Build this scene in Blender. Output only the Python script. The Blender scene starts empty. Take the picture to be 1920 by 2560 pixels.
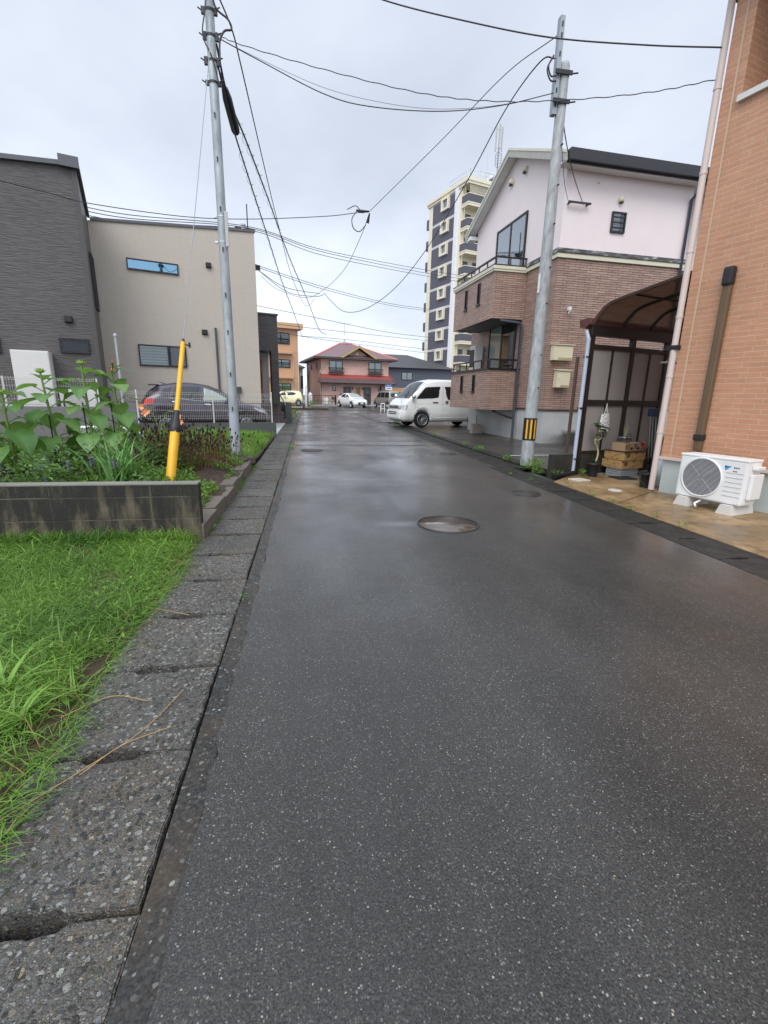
import bpy, bmesh, math, random
import numpy as np
from mathutils import Matrix, Vector
R = math.radians
sc = bpy.context.scene
COL = sc.collection
# ------------------------------------------------------------------ camera
cam = bpy.data.cameras.new('camera'); cam.sensor_fit = 'VERTICAL'; cam.sensor_height = 36
cam.lens = 1144 / 2560 * 36; cam.clip_end = 2000; cam.clip_start = .05
cob = bpy.data.objects.new('camera', cam); COL.objects.link(cob)
cob.matrix_world = (Matrix.Translation((0, 0, 1.3)) @ Matrix.Rotation(R(-9.56), 4, 'Z')
                    @ Matrix.Rotation(R(90 - 14.27), 4, 'X') @ Matrix.Rotation(R(1.15), 4, 'Z'))
sc.camera = cob
# ------------------------------------------------------------------ exposure, sky, sun
sc.view_settings.view_transform = 'Standard'; sc.view_settings.look = 'None'
sc.view_settings.exposure = EXPOSURE = 0.30; sc.view_settings.gamma = 1
SUN_EL, SUN_AZ = 46, 203          # degrees, azimuth clockwise from +Y (behind the camera, to the left)
w = bpy.data.worlds.new('World'); sc.world = w; w.use_nodes = True
nt = w.node_tree; N = nt.nodes; L = nt.links; N.clear()
def wn(t, **k):
    n = N.new(t)
    for a, b in k.items(): setattr(n, a, b)
    return n
out = wn('ShaderNodeOutputWorld'); bgn = wn('ShaderNodeBackground'); L.new(bgn.outputs[0], out.inputs[0])
sky = wn('ShaderNodeTexSky', sky_type='NISHITA', sun_disc=False)
sky.sun_elevation = R(SUN_EL); sky.sun_rotation = R(SUN_AZ); sky.air_density = 1.5; sky.dust_density = 3
tc = wn('ShaderNodeTexCoord'); sep = wn('ShaderNodeSeparateXYZ'); L.new(tc.outputs['Generated'], sep.inputs[0])
# cloud deck: noise on the plane overhead (direction divided by its height)
zc = wn('ShaderNodeMath', operation='MAXIMUM'); zc.inputs[1].default_value = .0; L.new(sep.outputs[2], zc.inputs[0])
za = wn('ShaderNodeMath', operation='ADD'); za.inputs[1].default_value = .16; L.new(zc.outputs[0], za.inputs[0])
dv = wn('ShaderNodeVectorMath', operation='DIVIDE'); L.new(tc.outputs['Generated'], dv.inputs[0])
cx = wn('ShaderNodeCombineXYZ'); [L.new(za.outputs[0], cx.inputs[i]) for i in range(3)]
L.new(cx.outputs[0], dv.inputs[1])
mp = wn('ShaderNodeMapping'); mp.inputs['Scale'].default_value = (1, .75, .01); mp.inputs['Rotation'].default_value = (0, 0, .5)
mp.inputs['Location'].default_value = (3.1, 1.7, 0); L.new(dv.outputs[0], mp.inputs[0])
n1 = wn('ShaderNodeTexNoise'); n1.inputs['Scale'].default_value = .85; n1.inputs['Detail'].default_value = 6; n1.inputs['Roughness'].default_value = .52
L.new(mp.outputs[0], n1.inputs[0])
cr = wn('ShaderNodeValToRGB'); L.new(n1.outputs[0], cr.inputs[0])
e = cr.color_ramp.elements; e[0].position = .36; e[0].color = (.575, .635, .755, 1); e[1].position = .62; e[1].color = (.785, .845, .955, 1)
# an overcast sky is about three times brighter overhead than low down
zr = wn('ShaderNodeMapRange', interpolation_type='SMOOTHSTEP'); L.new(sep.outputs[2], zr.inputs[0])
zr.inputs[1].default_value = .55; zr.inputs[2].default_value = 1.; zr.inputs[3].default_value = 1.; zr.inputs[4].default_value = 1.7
# brighter towards the low sky
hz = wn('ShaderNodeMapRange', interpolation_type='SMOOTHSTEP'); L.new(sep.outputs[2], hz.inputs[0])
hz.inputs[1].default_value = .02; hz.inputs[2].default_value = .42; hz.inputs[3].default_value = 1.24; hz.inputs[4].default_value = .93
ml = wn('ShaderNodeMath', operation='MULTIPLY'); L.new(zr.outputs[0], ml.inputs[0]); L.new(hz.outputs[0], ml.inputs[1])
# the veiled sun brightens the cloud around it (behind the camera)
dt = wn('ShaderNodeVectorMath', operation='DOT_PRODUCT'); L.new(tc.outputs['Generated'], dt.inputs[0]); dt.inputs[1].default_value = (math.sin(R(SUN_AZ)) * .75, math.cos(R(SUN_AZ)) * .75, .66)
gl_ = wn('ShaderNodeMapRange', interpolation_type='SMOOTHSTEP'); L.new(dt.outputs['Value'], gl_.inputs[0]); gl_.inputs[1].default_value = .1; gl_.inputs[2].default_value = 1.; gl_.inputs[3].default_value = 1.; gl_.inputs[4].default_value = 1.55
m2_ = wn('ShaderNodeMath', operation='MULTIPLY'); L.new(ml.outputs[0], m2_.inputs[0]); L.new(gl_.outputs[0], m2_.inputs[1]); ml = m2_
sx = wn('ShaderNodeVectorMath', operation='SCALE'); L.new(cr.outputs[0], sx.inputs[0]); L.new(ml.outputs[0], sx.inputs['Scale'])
ss = wn('ShaderNodeVectorMath', operation='SCALE'); L.new(sky.outputs[0], ss.inputs[0]); ss.inputs['Scale'].default_value = .1
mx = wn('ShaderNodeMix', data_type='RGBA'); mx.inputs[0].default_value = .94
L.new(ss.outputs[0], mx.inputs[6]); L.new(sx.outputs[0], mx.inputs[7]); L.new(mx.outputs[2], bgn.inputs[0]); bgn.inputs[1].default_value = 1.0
sl = bpy.data.lights.new('sun', 'SUN'); sl.energy = 1.3; sl.angle = R(35); sl.color = (1, .965, .92)
so = bpy.data.objects.new('sun', sl); COL.objects.link(so)
so.rotation_euler = (R(90 - SUN_EL), 0, R(180 - SUN_AZ)); so.location = (0, 0, 40)

# ------------------------------------------------------------------ helpers
rnd = random.Random(7)
NP = np.random.default_rng(11)
class MB:
    """collects shapes; build() links them as ONE mesh object"""
    def __init__(s, xf=None): s.v = []; s.f = []; s.m = []; s.xf = xf; s.mi = 0; s.sm = []
    def add(s, vs, fs, smooth=False):
        o = len(s.v)
        for p in vs:
            p = Vector(p)
            s.v.append(tuple(s.xf @ p) if s.xf is not None else tuple(p))
        for f in fs: s.f.append(tuple(i + o for i in f)); s.m.append(s.mi); s.sm.append(smooth)
        return s
    def box(s, x0, x1, y0, y1, z0, z1, ch=0):
        if x1 < x0: x0, x1 = x1, x0
        if y1 < y0: y0, y1 = y1, y0
        if z1 < z0: z0, z1 = z1, z0
        if ch <= 0:
            vs = [(x, y, z) for z in (z0, z1) for y in (y0, y1) for x in (x0, x1)]
            return s.add(vs, [(0, 2, 3, 1), (4, 5, 7, 6), (0, 1, 5, 4), (2, 6, 7, 3), (0, 4, 6, 2), (1, 3, 7, 5)])
        c = ch; b = bmesh.new(); bmesh.ops.create_cube(b, size=1)
        for q in b.verts: q.co = Vector(((x0 + x1) / 2 + q.co.x * (x1 - x0), (y0 + y1) / 2 + q.co.y * (y1 - y0), (z0 + z1) / 2 + q.co.z * (z1 - z0)))
        bmesh.ops.bevel(b, geom=b.edges[:], offset=c, segments=2, affect='EDGES', profile=.6)
        b.verts.index_update(); s.add([q.co[:] for q in b.verts], [[q.index for q in f.verts] for f in b.faces]); b.free(); return s
    def quad(s, a, b, c, d): return s.add([a, b, c, d], [(0, 1, 2, 3)])
    def poly(s, pts): return s.add(pts, [tuple(range(len(pts)))])
    def prism(s, pts, d):
        """planar polygon pts extruded by vector d"""
        n = len(pts); d = Vector(d); P = [Vector(p) for p in pts]
        return s.add(P + [p + d for p in P], [tuple(range(n - 1, -1, -1)), tuple(range(n, 2 * n))] + [(i, (i + 1) % n, n + (i + 1) % n, n + i) for i in range(n)])
    def tube(s, pts, r, n=8, cap=True):
        P = [Vector(p) for p in pts]; k = len(P)
        rr = r if isinstance(r, (list, tuple)) else [r] * k
        vs = []; up = None
        for i, p in enumerate(P):
            t = (P[min(i + 1, k - 1)] - P[max(i - 1, 0)]).normalized()
            if up is None: up = t.orthogonal().normalized()
            up = (up - t * up.dot(t)); up = up.normalized() if up.length > 1e-6 else t.orthogonal().normalized()
            sd = t.cross(up)
            for j in range(n):
                a = 2 * math.pi * j / n; vs.append(p + (up * math.cos(a) + sd * math.sin(a)) * rr[i])
        fs = [(i * n + j, i * n + (j + 1) % n, (i + 1) * n + (j + 1) % n, (i + 1) * n + j) for i in range(k - 1) for j in range(n)]
        s.add(vs, fs, True)
        if cap: s.add(vs[:n], [tuple(range(n - 1, -1, -1))]); s.add(vs[-n:], [tuple(range(n))])
        return s
    def cyl(s, p, q, r, n=14): return s.tube([p, q], r, n)
    def lathe(s, prof, n=20, o=(0, 0, 0)):
        vs = [(o[0] + r * math.cos(2 * math.pi * j / n), o[1] + r * math.sin(2 * math.pi * j / n), o[2] + z) for r, z in prof for j in range(n)]
        k = len(prof)
        fs = [(i * n + j, i * n + (j + 1) % n, (i + 1) * n + (j + 1) % n, (i + 1) * n + j) for i in range(k - 1) for j in range(n)]
        return s.add(vs, fs, True)
    def build(s, name, mat, parent=None, smooth=None):
        me = bpy.data.meshes.new(name); me.from_pydata(s.v, [], s.f)
        for q in (mat if isinstance(mat, (list, tuple)) else [mat]): me.materials.append(q)
        me.polygons.foreach_set('material_index', s.m)
        me.polygons.foreach_set('use_smooth', s.sm if smooth is None else [smooth] * len(s.f)); me.update()
        return link(name, me, parent)
def link(name, data, parent=None):
    o = bpy.data.objects.new(name, data); COL.objects.link(o)
    if parent is not None: o.parent = parent
    return o
def npmesh(name, V, F, mats, parent=None, tint=None, smooth=True):
    """numpy verts (n,3) and faces (m,k) to one mesh object, with an optional per-vertex random tint"""
    V = np.asarray(V, dtype=np.float32); F = np.asarray(F, dtype=np.int32)
    me = bpy.data.meshes.new(name); me.vertices.add(len(V)); me.vertices.foreach_set('co', V.ravel())
    k = F.shape[1]; me.loops.add(F.size); me.loops.foreach_set('vertex_index', F.ravel())
    me.polygons.add(len(F)); me.polygons.foreach_set('loop_start', np.arange(0, F.size, k, dtype=np.int32)); me.polygons.foreach_set('loop_total', np.full(len(F), k, dtype=np.int32))
    if tint is not None:
        a = me.attributes.new('tint', 'FLOAT', 'POINT'); a.data.foreach_set('value', np.asarray(tint, dtype=np.float32))
    me.polygons.foreach_set('use_smooth', np.full(len(F), smooth)); me.update(calc_edges=True)
    for q in (mats if isinstance(mats, (list, tuple)) else [mats]): me.materials.append(q)
    return link(name, me, parent)
def tag(o, label=None, cat=None, group=None, kind=None):
    if label: o['label'] = label
    if cat: o['category'] = cat
    if group: o['group'] = group
    if kind: o['kind'] = kind
    return o
def thing(name, label, cat, loc=(0, 0, 0), rz=0, group=None):
    o = bpy.data.objects.new(name, None); COL.objects.link(o); o.empty_display_size = .3
    o.location = loc; o.rotation_euler = (0, 0, rz); return tag(o, label, cat, group)
def struct(o): o['kind'] = 'structure'; return o
def copy_tree(o, parent=None):
    c = o.copy(); COL.objects.link(c); c.parent = parent
    for ch in list(o.children): copy_tree(ch, c)
    return c
def T(x, y, z=0, hd=90):
    """frame whose local X runs along heading hd (degrees clockwise from +Y), local Y to its left"""
    return Matrix.Translation((x, y, z)) @ Matrix.Rotation(R(90 - hd), 4, 'Z')
def spline(pts, n=8):
    P = [Vector(p) for p in pts]; P = [P[0] * 2 - P[1]] + P + [P[-1] * 2 - P[-2]]; o = []
    for i in range(1, len(P) - 2):
        a, b, c, d = P[i - 1:i + 3]
        for j in range(n):
            t = j / n; o.append(.5 * ((2 * b) + (c - a) * t + (2 * a - 5 * b + 4 * c - d) * t * t + (3 * b - a - 3 * c + d) * t ** 3))
    return o + [P[-2]]
# ------------------------------------------------------------------ materials
class NB:
    def __init__(s, name):
        s.m = bpy.data.materials.new(name); s.m.use_nodes = True; s.t = s.m.node_tree; s.b = s.t.nodes['Principled BSDF']; s.tc = None
    def n(s, t, **k):
        q = s.t.nodes.new(t)
        for a, b in k.items(): setattr(q, a, b)
        return q
    def l(s, a, b): s.t.links.new(a, b)
    def co(s, scale=(1, 1, 1), rot=(0, 0, 0), loc=(0, 0, 0), kind='Object'):
        if s.tc is None: s.tc = s.n('ShaderNodeTexCoord')
        q = s.n('ShaderNodeMapping'); q.inputs['Scale'].default_value = scale; q.inputs['Rotation'].default_value = rot; q.inputs['Location'].default_value = loc
        s.l(s.tc.outputs[kind], q.inputs[0]); return q.outputs[0]
    def flat(s):
        """(x + y, z): runs along any axis-aligned wall"""
        if s.tc is None: s.tc = s.n('ShaderNodeTexCoord')
        a = s.n('ShaderNodeSeparateXYZ'); s.l(s.tc.outputs['Object'], a.inputs[0])
        b = s.n('ShaderNodeMath', operation='ADD'); s.l(a.outputs[0], b.inputs[0]); s.l(a.outputs[1], b.inputs[1])
        c = s.n('ShaderNodeCombineXYZ'); s.l(b.outputs[0], c.inputs[0]); s.l(a.outputs[2], c.inputs[1]); return c.outputs[0]
    def noise(s, vec, scale=5, detail=4, rough=.55, dist=0):
        q = s.n('ShaderNodeTexNoise'); q.inputs['Scale'].default_value = scale; q.inputs['Detail'].default_value = detail; q.inputs['Roughness'].default_value = rough
        q.inputs['Distortion'].default_value = dist
        if vec is not None: s.l(vec, q.inputs[0])
        return q.outputs[0]
    def vor(s, vec, scale=5, feature='F1', out='Distance', rand=1):
        q = s.n('ShaderNodeTexVoronoi', feature=feature); q.inputs['Scale'].default_value = scale; q.inputs['Randomness'].default_value = rand
        s.l(vec, q.inputs[0]); return q.outputs[out]
    def ramp(s, fac, *stops, interp='LINEAR'):
        q = s.n('ShaderNodeValToRGB'); s.l(fac, q.inputs[0]); q.color_ramp.interpolation = interp; e = q.color_ramp.elements
        while len(e) < len(stops): e.new(.5)
        for a, (p, c) in zip(e, stops): a.position = p; a.color = (c, c, c, 1) if isinstance(c, (int, float)) else (*c, 1)
        return q.outputs[0]
    def mix(s, fac, a, b, mode='MIX'):
        q = s.n('ShaderNodeMix', data_type='RGBA', blend_type=mode)
        for v, i in ((fac, 0), (a, 6), (b, 7)):
            if isinstance(v, (int, float)): q.inputs[i].default_value = v if i == 0 else (v, v, v, 1)
            elif isinstance(v, tuple): q.inputs[i].default_value = (*v, 1)
            else: s.l(v, q.inputs[i])
        return q.outputs[2]
    def math(s, op, a, b=0):
        q = s.n('ShaderNodeMath', operation=op)
        for v, i in ((a, 0), (b, 1)):
            if isinstance(v, (int, float)): q.inputs[i].default_value = v
            else: s.l(v, q.inputs[i])
        return q.outputs[0]
    def bump(s, h, strength=.3, dist=.01, prev=None):
        q = s.n('ShaderNodeBump'); q.inputs['Strength'].default_value = strength; q.inputs['Distance'].default_value = dist; s.l(h, q.inputs['Height'])
        if prev is not None: s.l(prev, q.inputs['Normal'])
        return q.outputs[0]
    def attr(s, n): q = s.n('ShaderNodeAttribute', attribute_name=n); return q.outputs['Fac']
    def set(s, color=None, rough=None, metal=None, spec=None, normal=None, coat=None, trans=None, alpha=None, sss=None):
        for k, v in (('Base Color', color), ('Roughness', rough), ('Metallic', metal), ('Specular IOR Level', spec), ('Normal', normal), ('Coat Weight', coat), ('Transmission Weight', trans), ('Alpha', alpha)):
            if v is None: continue
            if isinstance(v, (int, float)): s.b.inputs[k].default_value = v
            elif isinstance(v, tuple): s.b.inputs[k].default_value = (*v, 1)
            else: s.l(v, s.b.inputs[k])
        return s.m
def C(h):
    """sRGB hex to linear"""
    return tuple(((c / 255 + .055) / 1.055) ** 2.4 if c > 10 else c / 255 / 12.92 for c in (int(h[i:i + 2], 16) for i in (0, 2, 4)))
def plain(name, col, rough=.5, metal=0, spec=.5, var=.12, scale=6, bump=0, coat=None):
    b = NB(name); v = b.co(); f = b.noise(v, scale, 5)
    c = b.mix(f, tuple(x * (1 - var) for x in col), tuple(min(1, x * (1 + var)) for x in col))
    b.set(color=c, rough=rough, metal=metal, spec=spec, coat=coat)
    if bump: b.set(normal=b.bump(b.noise(v, scale * 8, 3), bump, .01))
    return b.m
def leafmat(name, dark, light, rough=.45, trans=.25, spec=.4):
    b = NB(name); f = b.attr('tint'); c = b.ramp(f, (0, dark), (1, light)); b.set(color=c, rough=rough, spec=spec)
    tl = b.n('ShaderNodeBsdfTranslucent'); b.l(b.mix(.35, c, (.25, .42, .03)), tl.inputs[0])
    mxs = b.n('ShaderNodeMixShader'); mxs.inputs[0].default_value = trans
    b.l(b.b.outputs[0], mxs.inputs[1]); b.l(tl.outputs[0], mxs.inputs[2]); b.l(mxs.outputs[0], b.t.nodes['Material Output'].inputs[0]); return b.m
M = {}
M['black'] = plain('black_metal', (.012, .012, .014), .38)
M['blackp'] = plain('black_plastic', (.016, .016, .018), .5)
M['rubber'] = plain('rubber', (.012, .012, .012), .75, spec=.3)
M['white'] = plain('white_paint', (.78, .78, .76), .4, var=.04)
M['offwhite'] = plain('off_white_paint', (.66, .65, .61), .45, var=.06)
M['cream'] = plain('cream_paint', (.72, .66, .47), .5, var=.06)
M['chrome'] = plain('chrome', (.75, .76, .78), .12, 1)
M['alu'] = plain('aluminium', (.55, .56, .57), .35, .9)
M['conc'] = plain('concrete', (.33, .32, .30), .75, var=.22, scale=3, bump=.3)
M['paleconc'] = plain('pale_concrete', (.47, .47, .45), .7, var=.12, scale=2.5, bump=.15)
M['cable'] = plain('cable', (.035, .03, .04), .55)
M['wood'] = plain('wood', (.30, .14, .05), .5, var=.25)
M['curtain'] = plain('white_curtain', (.62, .64, .62), .8, var=.03)
M['darkroom'] = plain('dark_interior', (.02, .022, .024), .8)
def glass(name, tintc=(.9, .95, 1), mirror=.9, floor=.10):
    b = NB(name); g = b.n('ShaderNodeBsdfGlossy'); g.inputs['Roughness'].default_value = .02; g.inputs[0].default_value = (*tintc, 1)
    t = b.n('ShaderNodeBsdfTransparent'); t.inputs[0].default_value = (.80, .86, .84, 1)
    fr = b.n('ShaderNodeFresnel'); fr.inputs[0].default_value = 1.9
    fa = b.math('MAXIMUM', b.math('MULTIPLY', fr.outputs[0], mirror), floor); m2 = b.n('ShaderNodeMixShader'); b.l(fa, m2.inputs[0]); b.l(t.outputs[0], m2.inputs[1]); b.l(g.outputs[0], m2.inputs[2])
    b.l(m2.outputs[0], b.t.nodes['Material Output'].inputs[0]); return b.m
M['glass'] = glass('window_glass'); M['mirror'] = glass('reflecting_glass', floor=.42); M['bluemirror'] = glass('blue_film_glass', (.26, .46, .60), floor=.7); M['darkglass'] = glass('dark_window_glass', mirror=.35, floor=.035); M['clear'] = glass('clear_glass', floor=.06)
M['tint'] = plain('tinted_glass', (.012, .015, .016), .04, spec=.8, var=.05)
# ------------------------------------------------------------------ ground surfaces
def asphalt(name, base=.032, stone=115, white=.10, rough=(.26, .5), brown=0.0, big=.25, wet=.5, band=0):
    b = NB(name); v0 = b.co((1, 1, 1))
    wn_ = b.n('ShaderNodeTexNoise'); wn_.inputs['Scale'].default_value = stone * .8; wn_.inputs['Detail'].default_value = 2; b.l(v0, wn_.inputs[0])
    wc = b.n('ShaderNodeVectorMath', operation='MULTIPLY_ADD'); b.l(wn_.outputs['Color'], wc.inputs[0]); wc.inputs[1].default_value = (.9 / stone,) * 3; b.l(v0, wc.inputs[2]); v = wc.outputs[0]
    def layer(sc_, lo, hi, amp, th):
        c1 = b.n('ShaderNodeTexVoronoi'); c1.inputs['Scale'].default_value = sc_; b.l(v, c1.inputs[0]); sp = b.n('ShaderNodeSeparateColor'); b.l(c1.outputs['Color'], sp.inputs[0])
        rad = b.ramp(sp.outputs[2], (0, th * .45), (1, th)); inside = b.ramp(b.math('SUBTRACT', rad, c1.outputs['Distance']), (0, 0), (.08, 1))
        tone = b.ramp(sp.outputs[0], (0, lo * .7), (.38, lo * 1.3), (.62, hi * .5), (.88, hi), (.965, hi * 1.8), (1, amp)); hue = b.ramp(sp.outputs[1], (0, (.95, 1, 1.05)), (.55, (1, 1, 1)), (.75, (.86, 1.05, .9)), (.9, (1, .98, .9)), (1, (1.25, .95, .7)))
        return inside, b.mix(1, tone, hue, 'MULTIPLY'), c1.outputs['Distance']
    i1, c1, d1 = layer(stone, base * .7, .085, .33, .62); i2, c2, d2 = layer(stone * .5, base, .10, .36, .34)
    fine = b.noise(v0, stone * 1.0, 4, .8); c = b.mix(b.ramp(fine, (.36, 0), (.66, 1)), (base * .18, base * .175, base * .17), (base * 2.5, base * 2.45, base * 2.4))
    c = b.mix(i1, c, c1); sel = b.math('MULTIPLY', i2, white * 4); c = b.mix(sel, c, c2)
    lg = b.noise(v0, .55, 6, .6); c = b.mix(1, c, b.ramp(lg, (.25, 1 - big), (.75, 1 + big)), 'MULTIPLY')
    if brown: c = b.mix(b.math('MULTIPLY', b.ramp(b.noise(v0, 2.3, 5), (.45, 0), (.7, 1)), brown), c, (.085, .058, .034))
    if band:    # tyre-worn bands along the lane and a damp stain spreading from the right edge
        c = b.mix(1, c, b.ramp(b.noise(b.co((1.5, .10, 1)), 1.3, 4, .55), (.32, .78), (.68, 1.22)), 'MULTIPLY')
        d2 = b.n('ShaderNodeVectorMath', operation='DISTANCE'); b.l(b.co((.62, 1.7, 1)), d2.inputs[0]); d2.inputs[1].default_value = (3.1 * .62, 5.15 * 1.7, 0)
        c = b.mix(b.math('MULTIPLY', b.ramp(b.math('ADD', d2.outputs['Value'], b.math('MULTIPLY', b.noise(v0, 2.5, 5), .5)), (.45, 1), (1.15, 0)), .3), c, (.020, .015, .011))
    r = b.ramp(b.noise(v0, .9, 6, .62), (.35, rough[0]), (.65, rough[1]))
    h = b.math('ADD', b.math('MULTIPLY', d1, -1.0), b.noise(v0, stone, 3))
    nb = b.bump(h, .35, .003)
    c = b.mix(1, c, (1.03, 1.01, .93), 'MULTIPLY'); b.set(color=c, rough=r, spec=.34, normal=nb)
    # standing water left of the manhole: a smooth film with a shape of its own
    ds = b.n('ShaderNodeVectorMath', operation='DISTANCE'); b.l(b.co((1, 2.4, 1), loc=(0, 0, 0)), ds.inputs[0]); ds.inputs[1].default_value = (.92, 4.52 * 2.4, 0)
    pud = b.ramp(b.math('ADD', ds.outputs['Value'], b.math('MULTIPLY', b.noise(v0, 5, 4), .25)), (.22, 1), (.62, 0))
    cw = b.math('MULTIPLY', b.ramp(b.noise(b.co((1, .55, 1)), .7, 5, .55, .3), (.38, .25), (.62, 1)), wet)
    b.l(b.math('MAXIMUM', cw, pud), b.b.inputs['Coat Weight']); b.l(b.math('MULTIPLY', b.ramp(b.noise(v0, 1.4, 5), (.35, .10), (.65, .26)), b.math('SUBTRACT', 1.0, b.math('MULTIPLY', pud, .75))), b.b.inputs['Coat Roughness'])
    b.l(b.bump(b.noise(v0, 30, 4), .32, .008), b.b.inputs['Coat Normal']); b.b.inputs['Coat IOR'].default_value = 1.33; return b.m
M['asphalt'] = asphalt('wet_asphalt', .031, 165, .22, (.36, .6), wet=1.0, band=1)
M['asphalt_old'] = asphalt('old_asphalt', .022, 75, .06, (.4, .6), brown=.6, wet=.25)
M['asphalt_lot'] = asphalt('lot_asphalt', .022, 90, .05, (.3, .55), brown=.5, wet=.6)
M['asphalt_patch'] = asphalt('patch_asphalt', .03, 130, .05, (.2, .36), wet=.9)
def slabmat(name, base, brown, sc_=46, rough=.6, light=1.0):
    b = NB(name); v0 = b.co(); obi = b.n('ShaderNodeObjectInfo'); wp = b.n('ShaderNodeVectorMath', operation='ADD'); b.l(v0, wp.inputs[0]); b.l(obi.outputs['Location'], wp.inputs[1]); w_ = wp.outputs[0]
    wn_ = b.n('ShaderNodeTexNoise'); wn_.inputs['Scale'].default_value = sc_ * .7; wn_.inputs['Detail'].default_value = 3; b.l(w_, wn_.inputs[0])
    wc = b.n('ShaderNodeVectorMath', operation='MULTIPLY_ADD'); b.l(wn_.outputs['Color'], wc.inputs[0]); wc.inputs[1].default_value = (1.0 / sc_,) * 3; b.l(w_, wc.inputs[2]); v = wc.outputs[0]
    worn = b.ramp(b.noise(w_, 2.6, 6, .65), (.48, 0), (.64, 1)); wb_ = b.math('MULTIPLY', worn, brown)
    sand = b.noise(v0, 150, 4, .7); cem = b.mix(b.ramp(sand, (.3, 0), (.7, 1)), b.mix(wb_, (base * .5,) * 3, (.075, .054, .034)), b.mix(wb_, (base * 1.2, base * 1.12, base * .95), (.25, .195, .135)))
    c = cem; hs = None
    for k_, (f_, th) in enumerate(((1.7, .60), (.9, .62), (.52, .34))):
        c1 = b.n('ShaderNodeTexVoronoi'); c1.inputs['Scale'].default_value = sc_ * f_; mpv = b.n('ShaderNodeMapping'); mpv.inputs['Scale'].default_value = (1, 1.5 - .5 * k_, 1); mpv.inputs['Rotation'].default_value = (0, 0, .6 + k_); b.l(v, mpv.inputs[0]); b.l(mpv.outputs[0], c1.inputs[0]); sp = b.n('ShaderNodeSeparateColor'); b.l(c1.outputs['Color'], sp.inputs[0])
        rad = b.ramp(sp.outputs[2], (0, th * .4), (1, th)); ins = b.ramp(b.math('SUBTRACT', rad, c1.outputs['Distance']), (0, 0), (.05, 1))
        tone = b.ramp(sp.outputs[0], (0, base * .35), (.5, base * .8), (.78, base * 1.4), (.94, base * 2.4 * light), (1, .24 * light)); hue = b.ramp(sp.outputs[1], (0, (.97, 1, 1.0)), (.3, (1, 1, .95)), (.6, (1.05, 1, .9)), (.8, (.94, 1.05, .86)), (1, (1.25, 1, .74)))
        c = b.mix(ins, c, b.mix(1, tone, hue, 'MULTIPLY')); hs = ins if hs is None else b.math('ADD', hs, ins)
    c = b.mix(1, c, b.ramp(b.noise(v0, 240, 4, .75), (.3, .45), (.7, 1.6)), 'MULTIPLY')
    lg = b.noise(w_, 1.1, 5, .6); c = b.mix(1, c, b.ramp(lg, (.3, .72), (.7, 1.22)), 'MULTIPLY')
    mo = b.ramp(b.noise(w_, 5, 6, .7), (.60, 0), (.72, .7)); c = b.mix(mo, c, (.02, .024, .010))
    b.set(color=c, rough=b.ramp(b.noise(v0, 7, 4), (.3, rough - .2), (.7, rough + .1)), normal=b.bump(b.math('ADD', hs, b.math('MULTIPLY', sand, 1.2)), 1.0, .008), spec=.28); return b.m
M['slab'] = slabmat('gutter_slab_concrete', .155, .7, 66)
M['slab_dark'] = slabmat('dark_gutter_slab_concrete', .042, .12, 70, .5, .5)
b = NB('soil'); v = b.co(); c = b.ramp(b.noise(v, 14, 8, .7), (.25, (.022, .014, .010)), (.5, (.06, .037, .024)), (.78, (.13, .085, .055)))
b.set(color=c, rough=.85, normal=b.bump(b.noise(v, 30, 6, .7), .9, .03)); M['soil'] = b.m
b = NB('lawn_soil'); v = b.co(); c = b.ramp(b.noise(v, 9, 8, .7), (.3, (.03, .02, .012)), (.5, (.075, .05, .028)), (.7, (.07, .075, .02)))
b.set(color=c, rough=.9, normal=b.bump(b.noise(v, 40, 6, .7), .8, .02)); M['lawn_soil'] = b.m
b = NB('ochre_concrete'); v = b.co()
f = b.noise(v, 1.5, 7, .62, .4); c = b.ramp(f, (.28, (.10, .062, .026)), (.45, (.24, .155, .07)), (.6, (.36, .24, .12)), (.75, (.36, .27, .17)))
f2 = b.noise(v, 7, 6, .7); c = b.mix(b.ramp(f2, (.48, 0), (.68, .7)), c, (.06, .040, .02))
sp = b.n('ShaderNodeSeparateXYZ'); b.l(v, sp.inputs[0])
g = b.math('ADD', b.math('ADD', b.math('MULTIPLY', sp.outputs[0], .9), b.math('MULTIPLY', sp.outputs[1], .55)), b.math('MULTIPLY', b.noise(v, 1.1, 4), 1.5))
mr = b.n('ShaderNodeMapRange', interpolation_type='SMOOTHSTEP'); b.l(g, mr.inputs[0]); mr.inputs[1].default_value = 9.0; mr.inputs[2].default_value = 9.75
c = b.mix(mr.outputs[0], c, b.ramp(f, (.3, (.22, .19, .14)), (.7, (.40, .37, .30))))
b.set(color=c, rough=b.ramp(f, (.35, .28), (.65, .55)), normal=b.bump(b.noise(v, 55, 4), .15, .005)); M['ochre'] = b.m
M['far_ground'] = plain('far_ground', (.075, .073, .07), .7, var=.3, scale=.3)
def sheet(name, pts, z, mat, thick=0):
    q = MB(); P = [(x, y, z) for x, y in pts]
    if thick: q.prism([(x, y, z - thick) for x, y in pts], (0, 0, thick))
    else: q.poly(P)
    return struct(q.build(name, mat))
sheet('ground', [(-400, -60), (400, -60), (400, 700), (-400, 700)], -.15, M['far_ground'])
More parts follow.
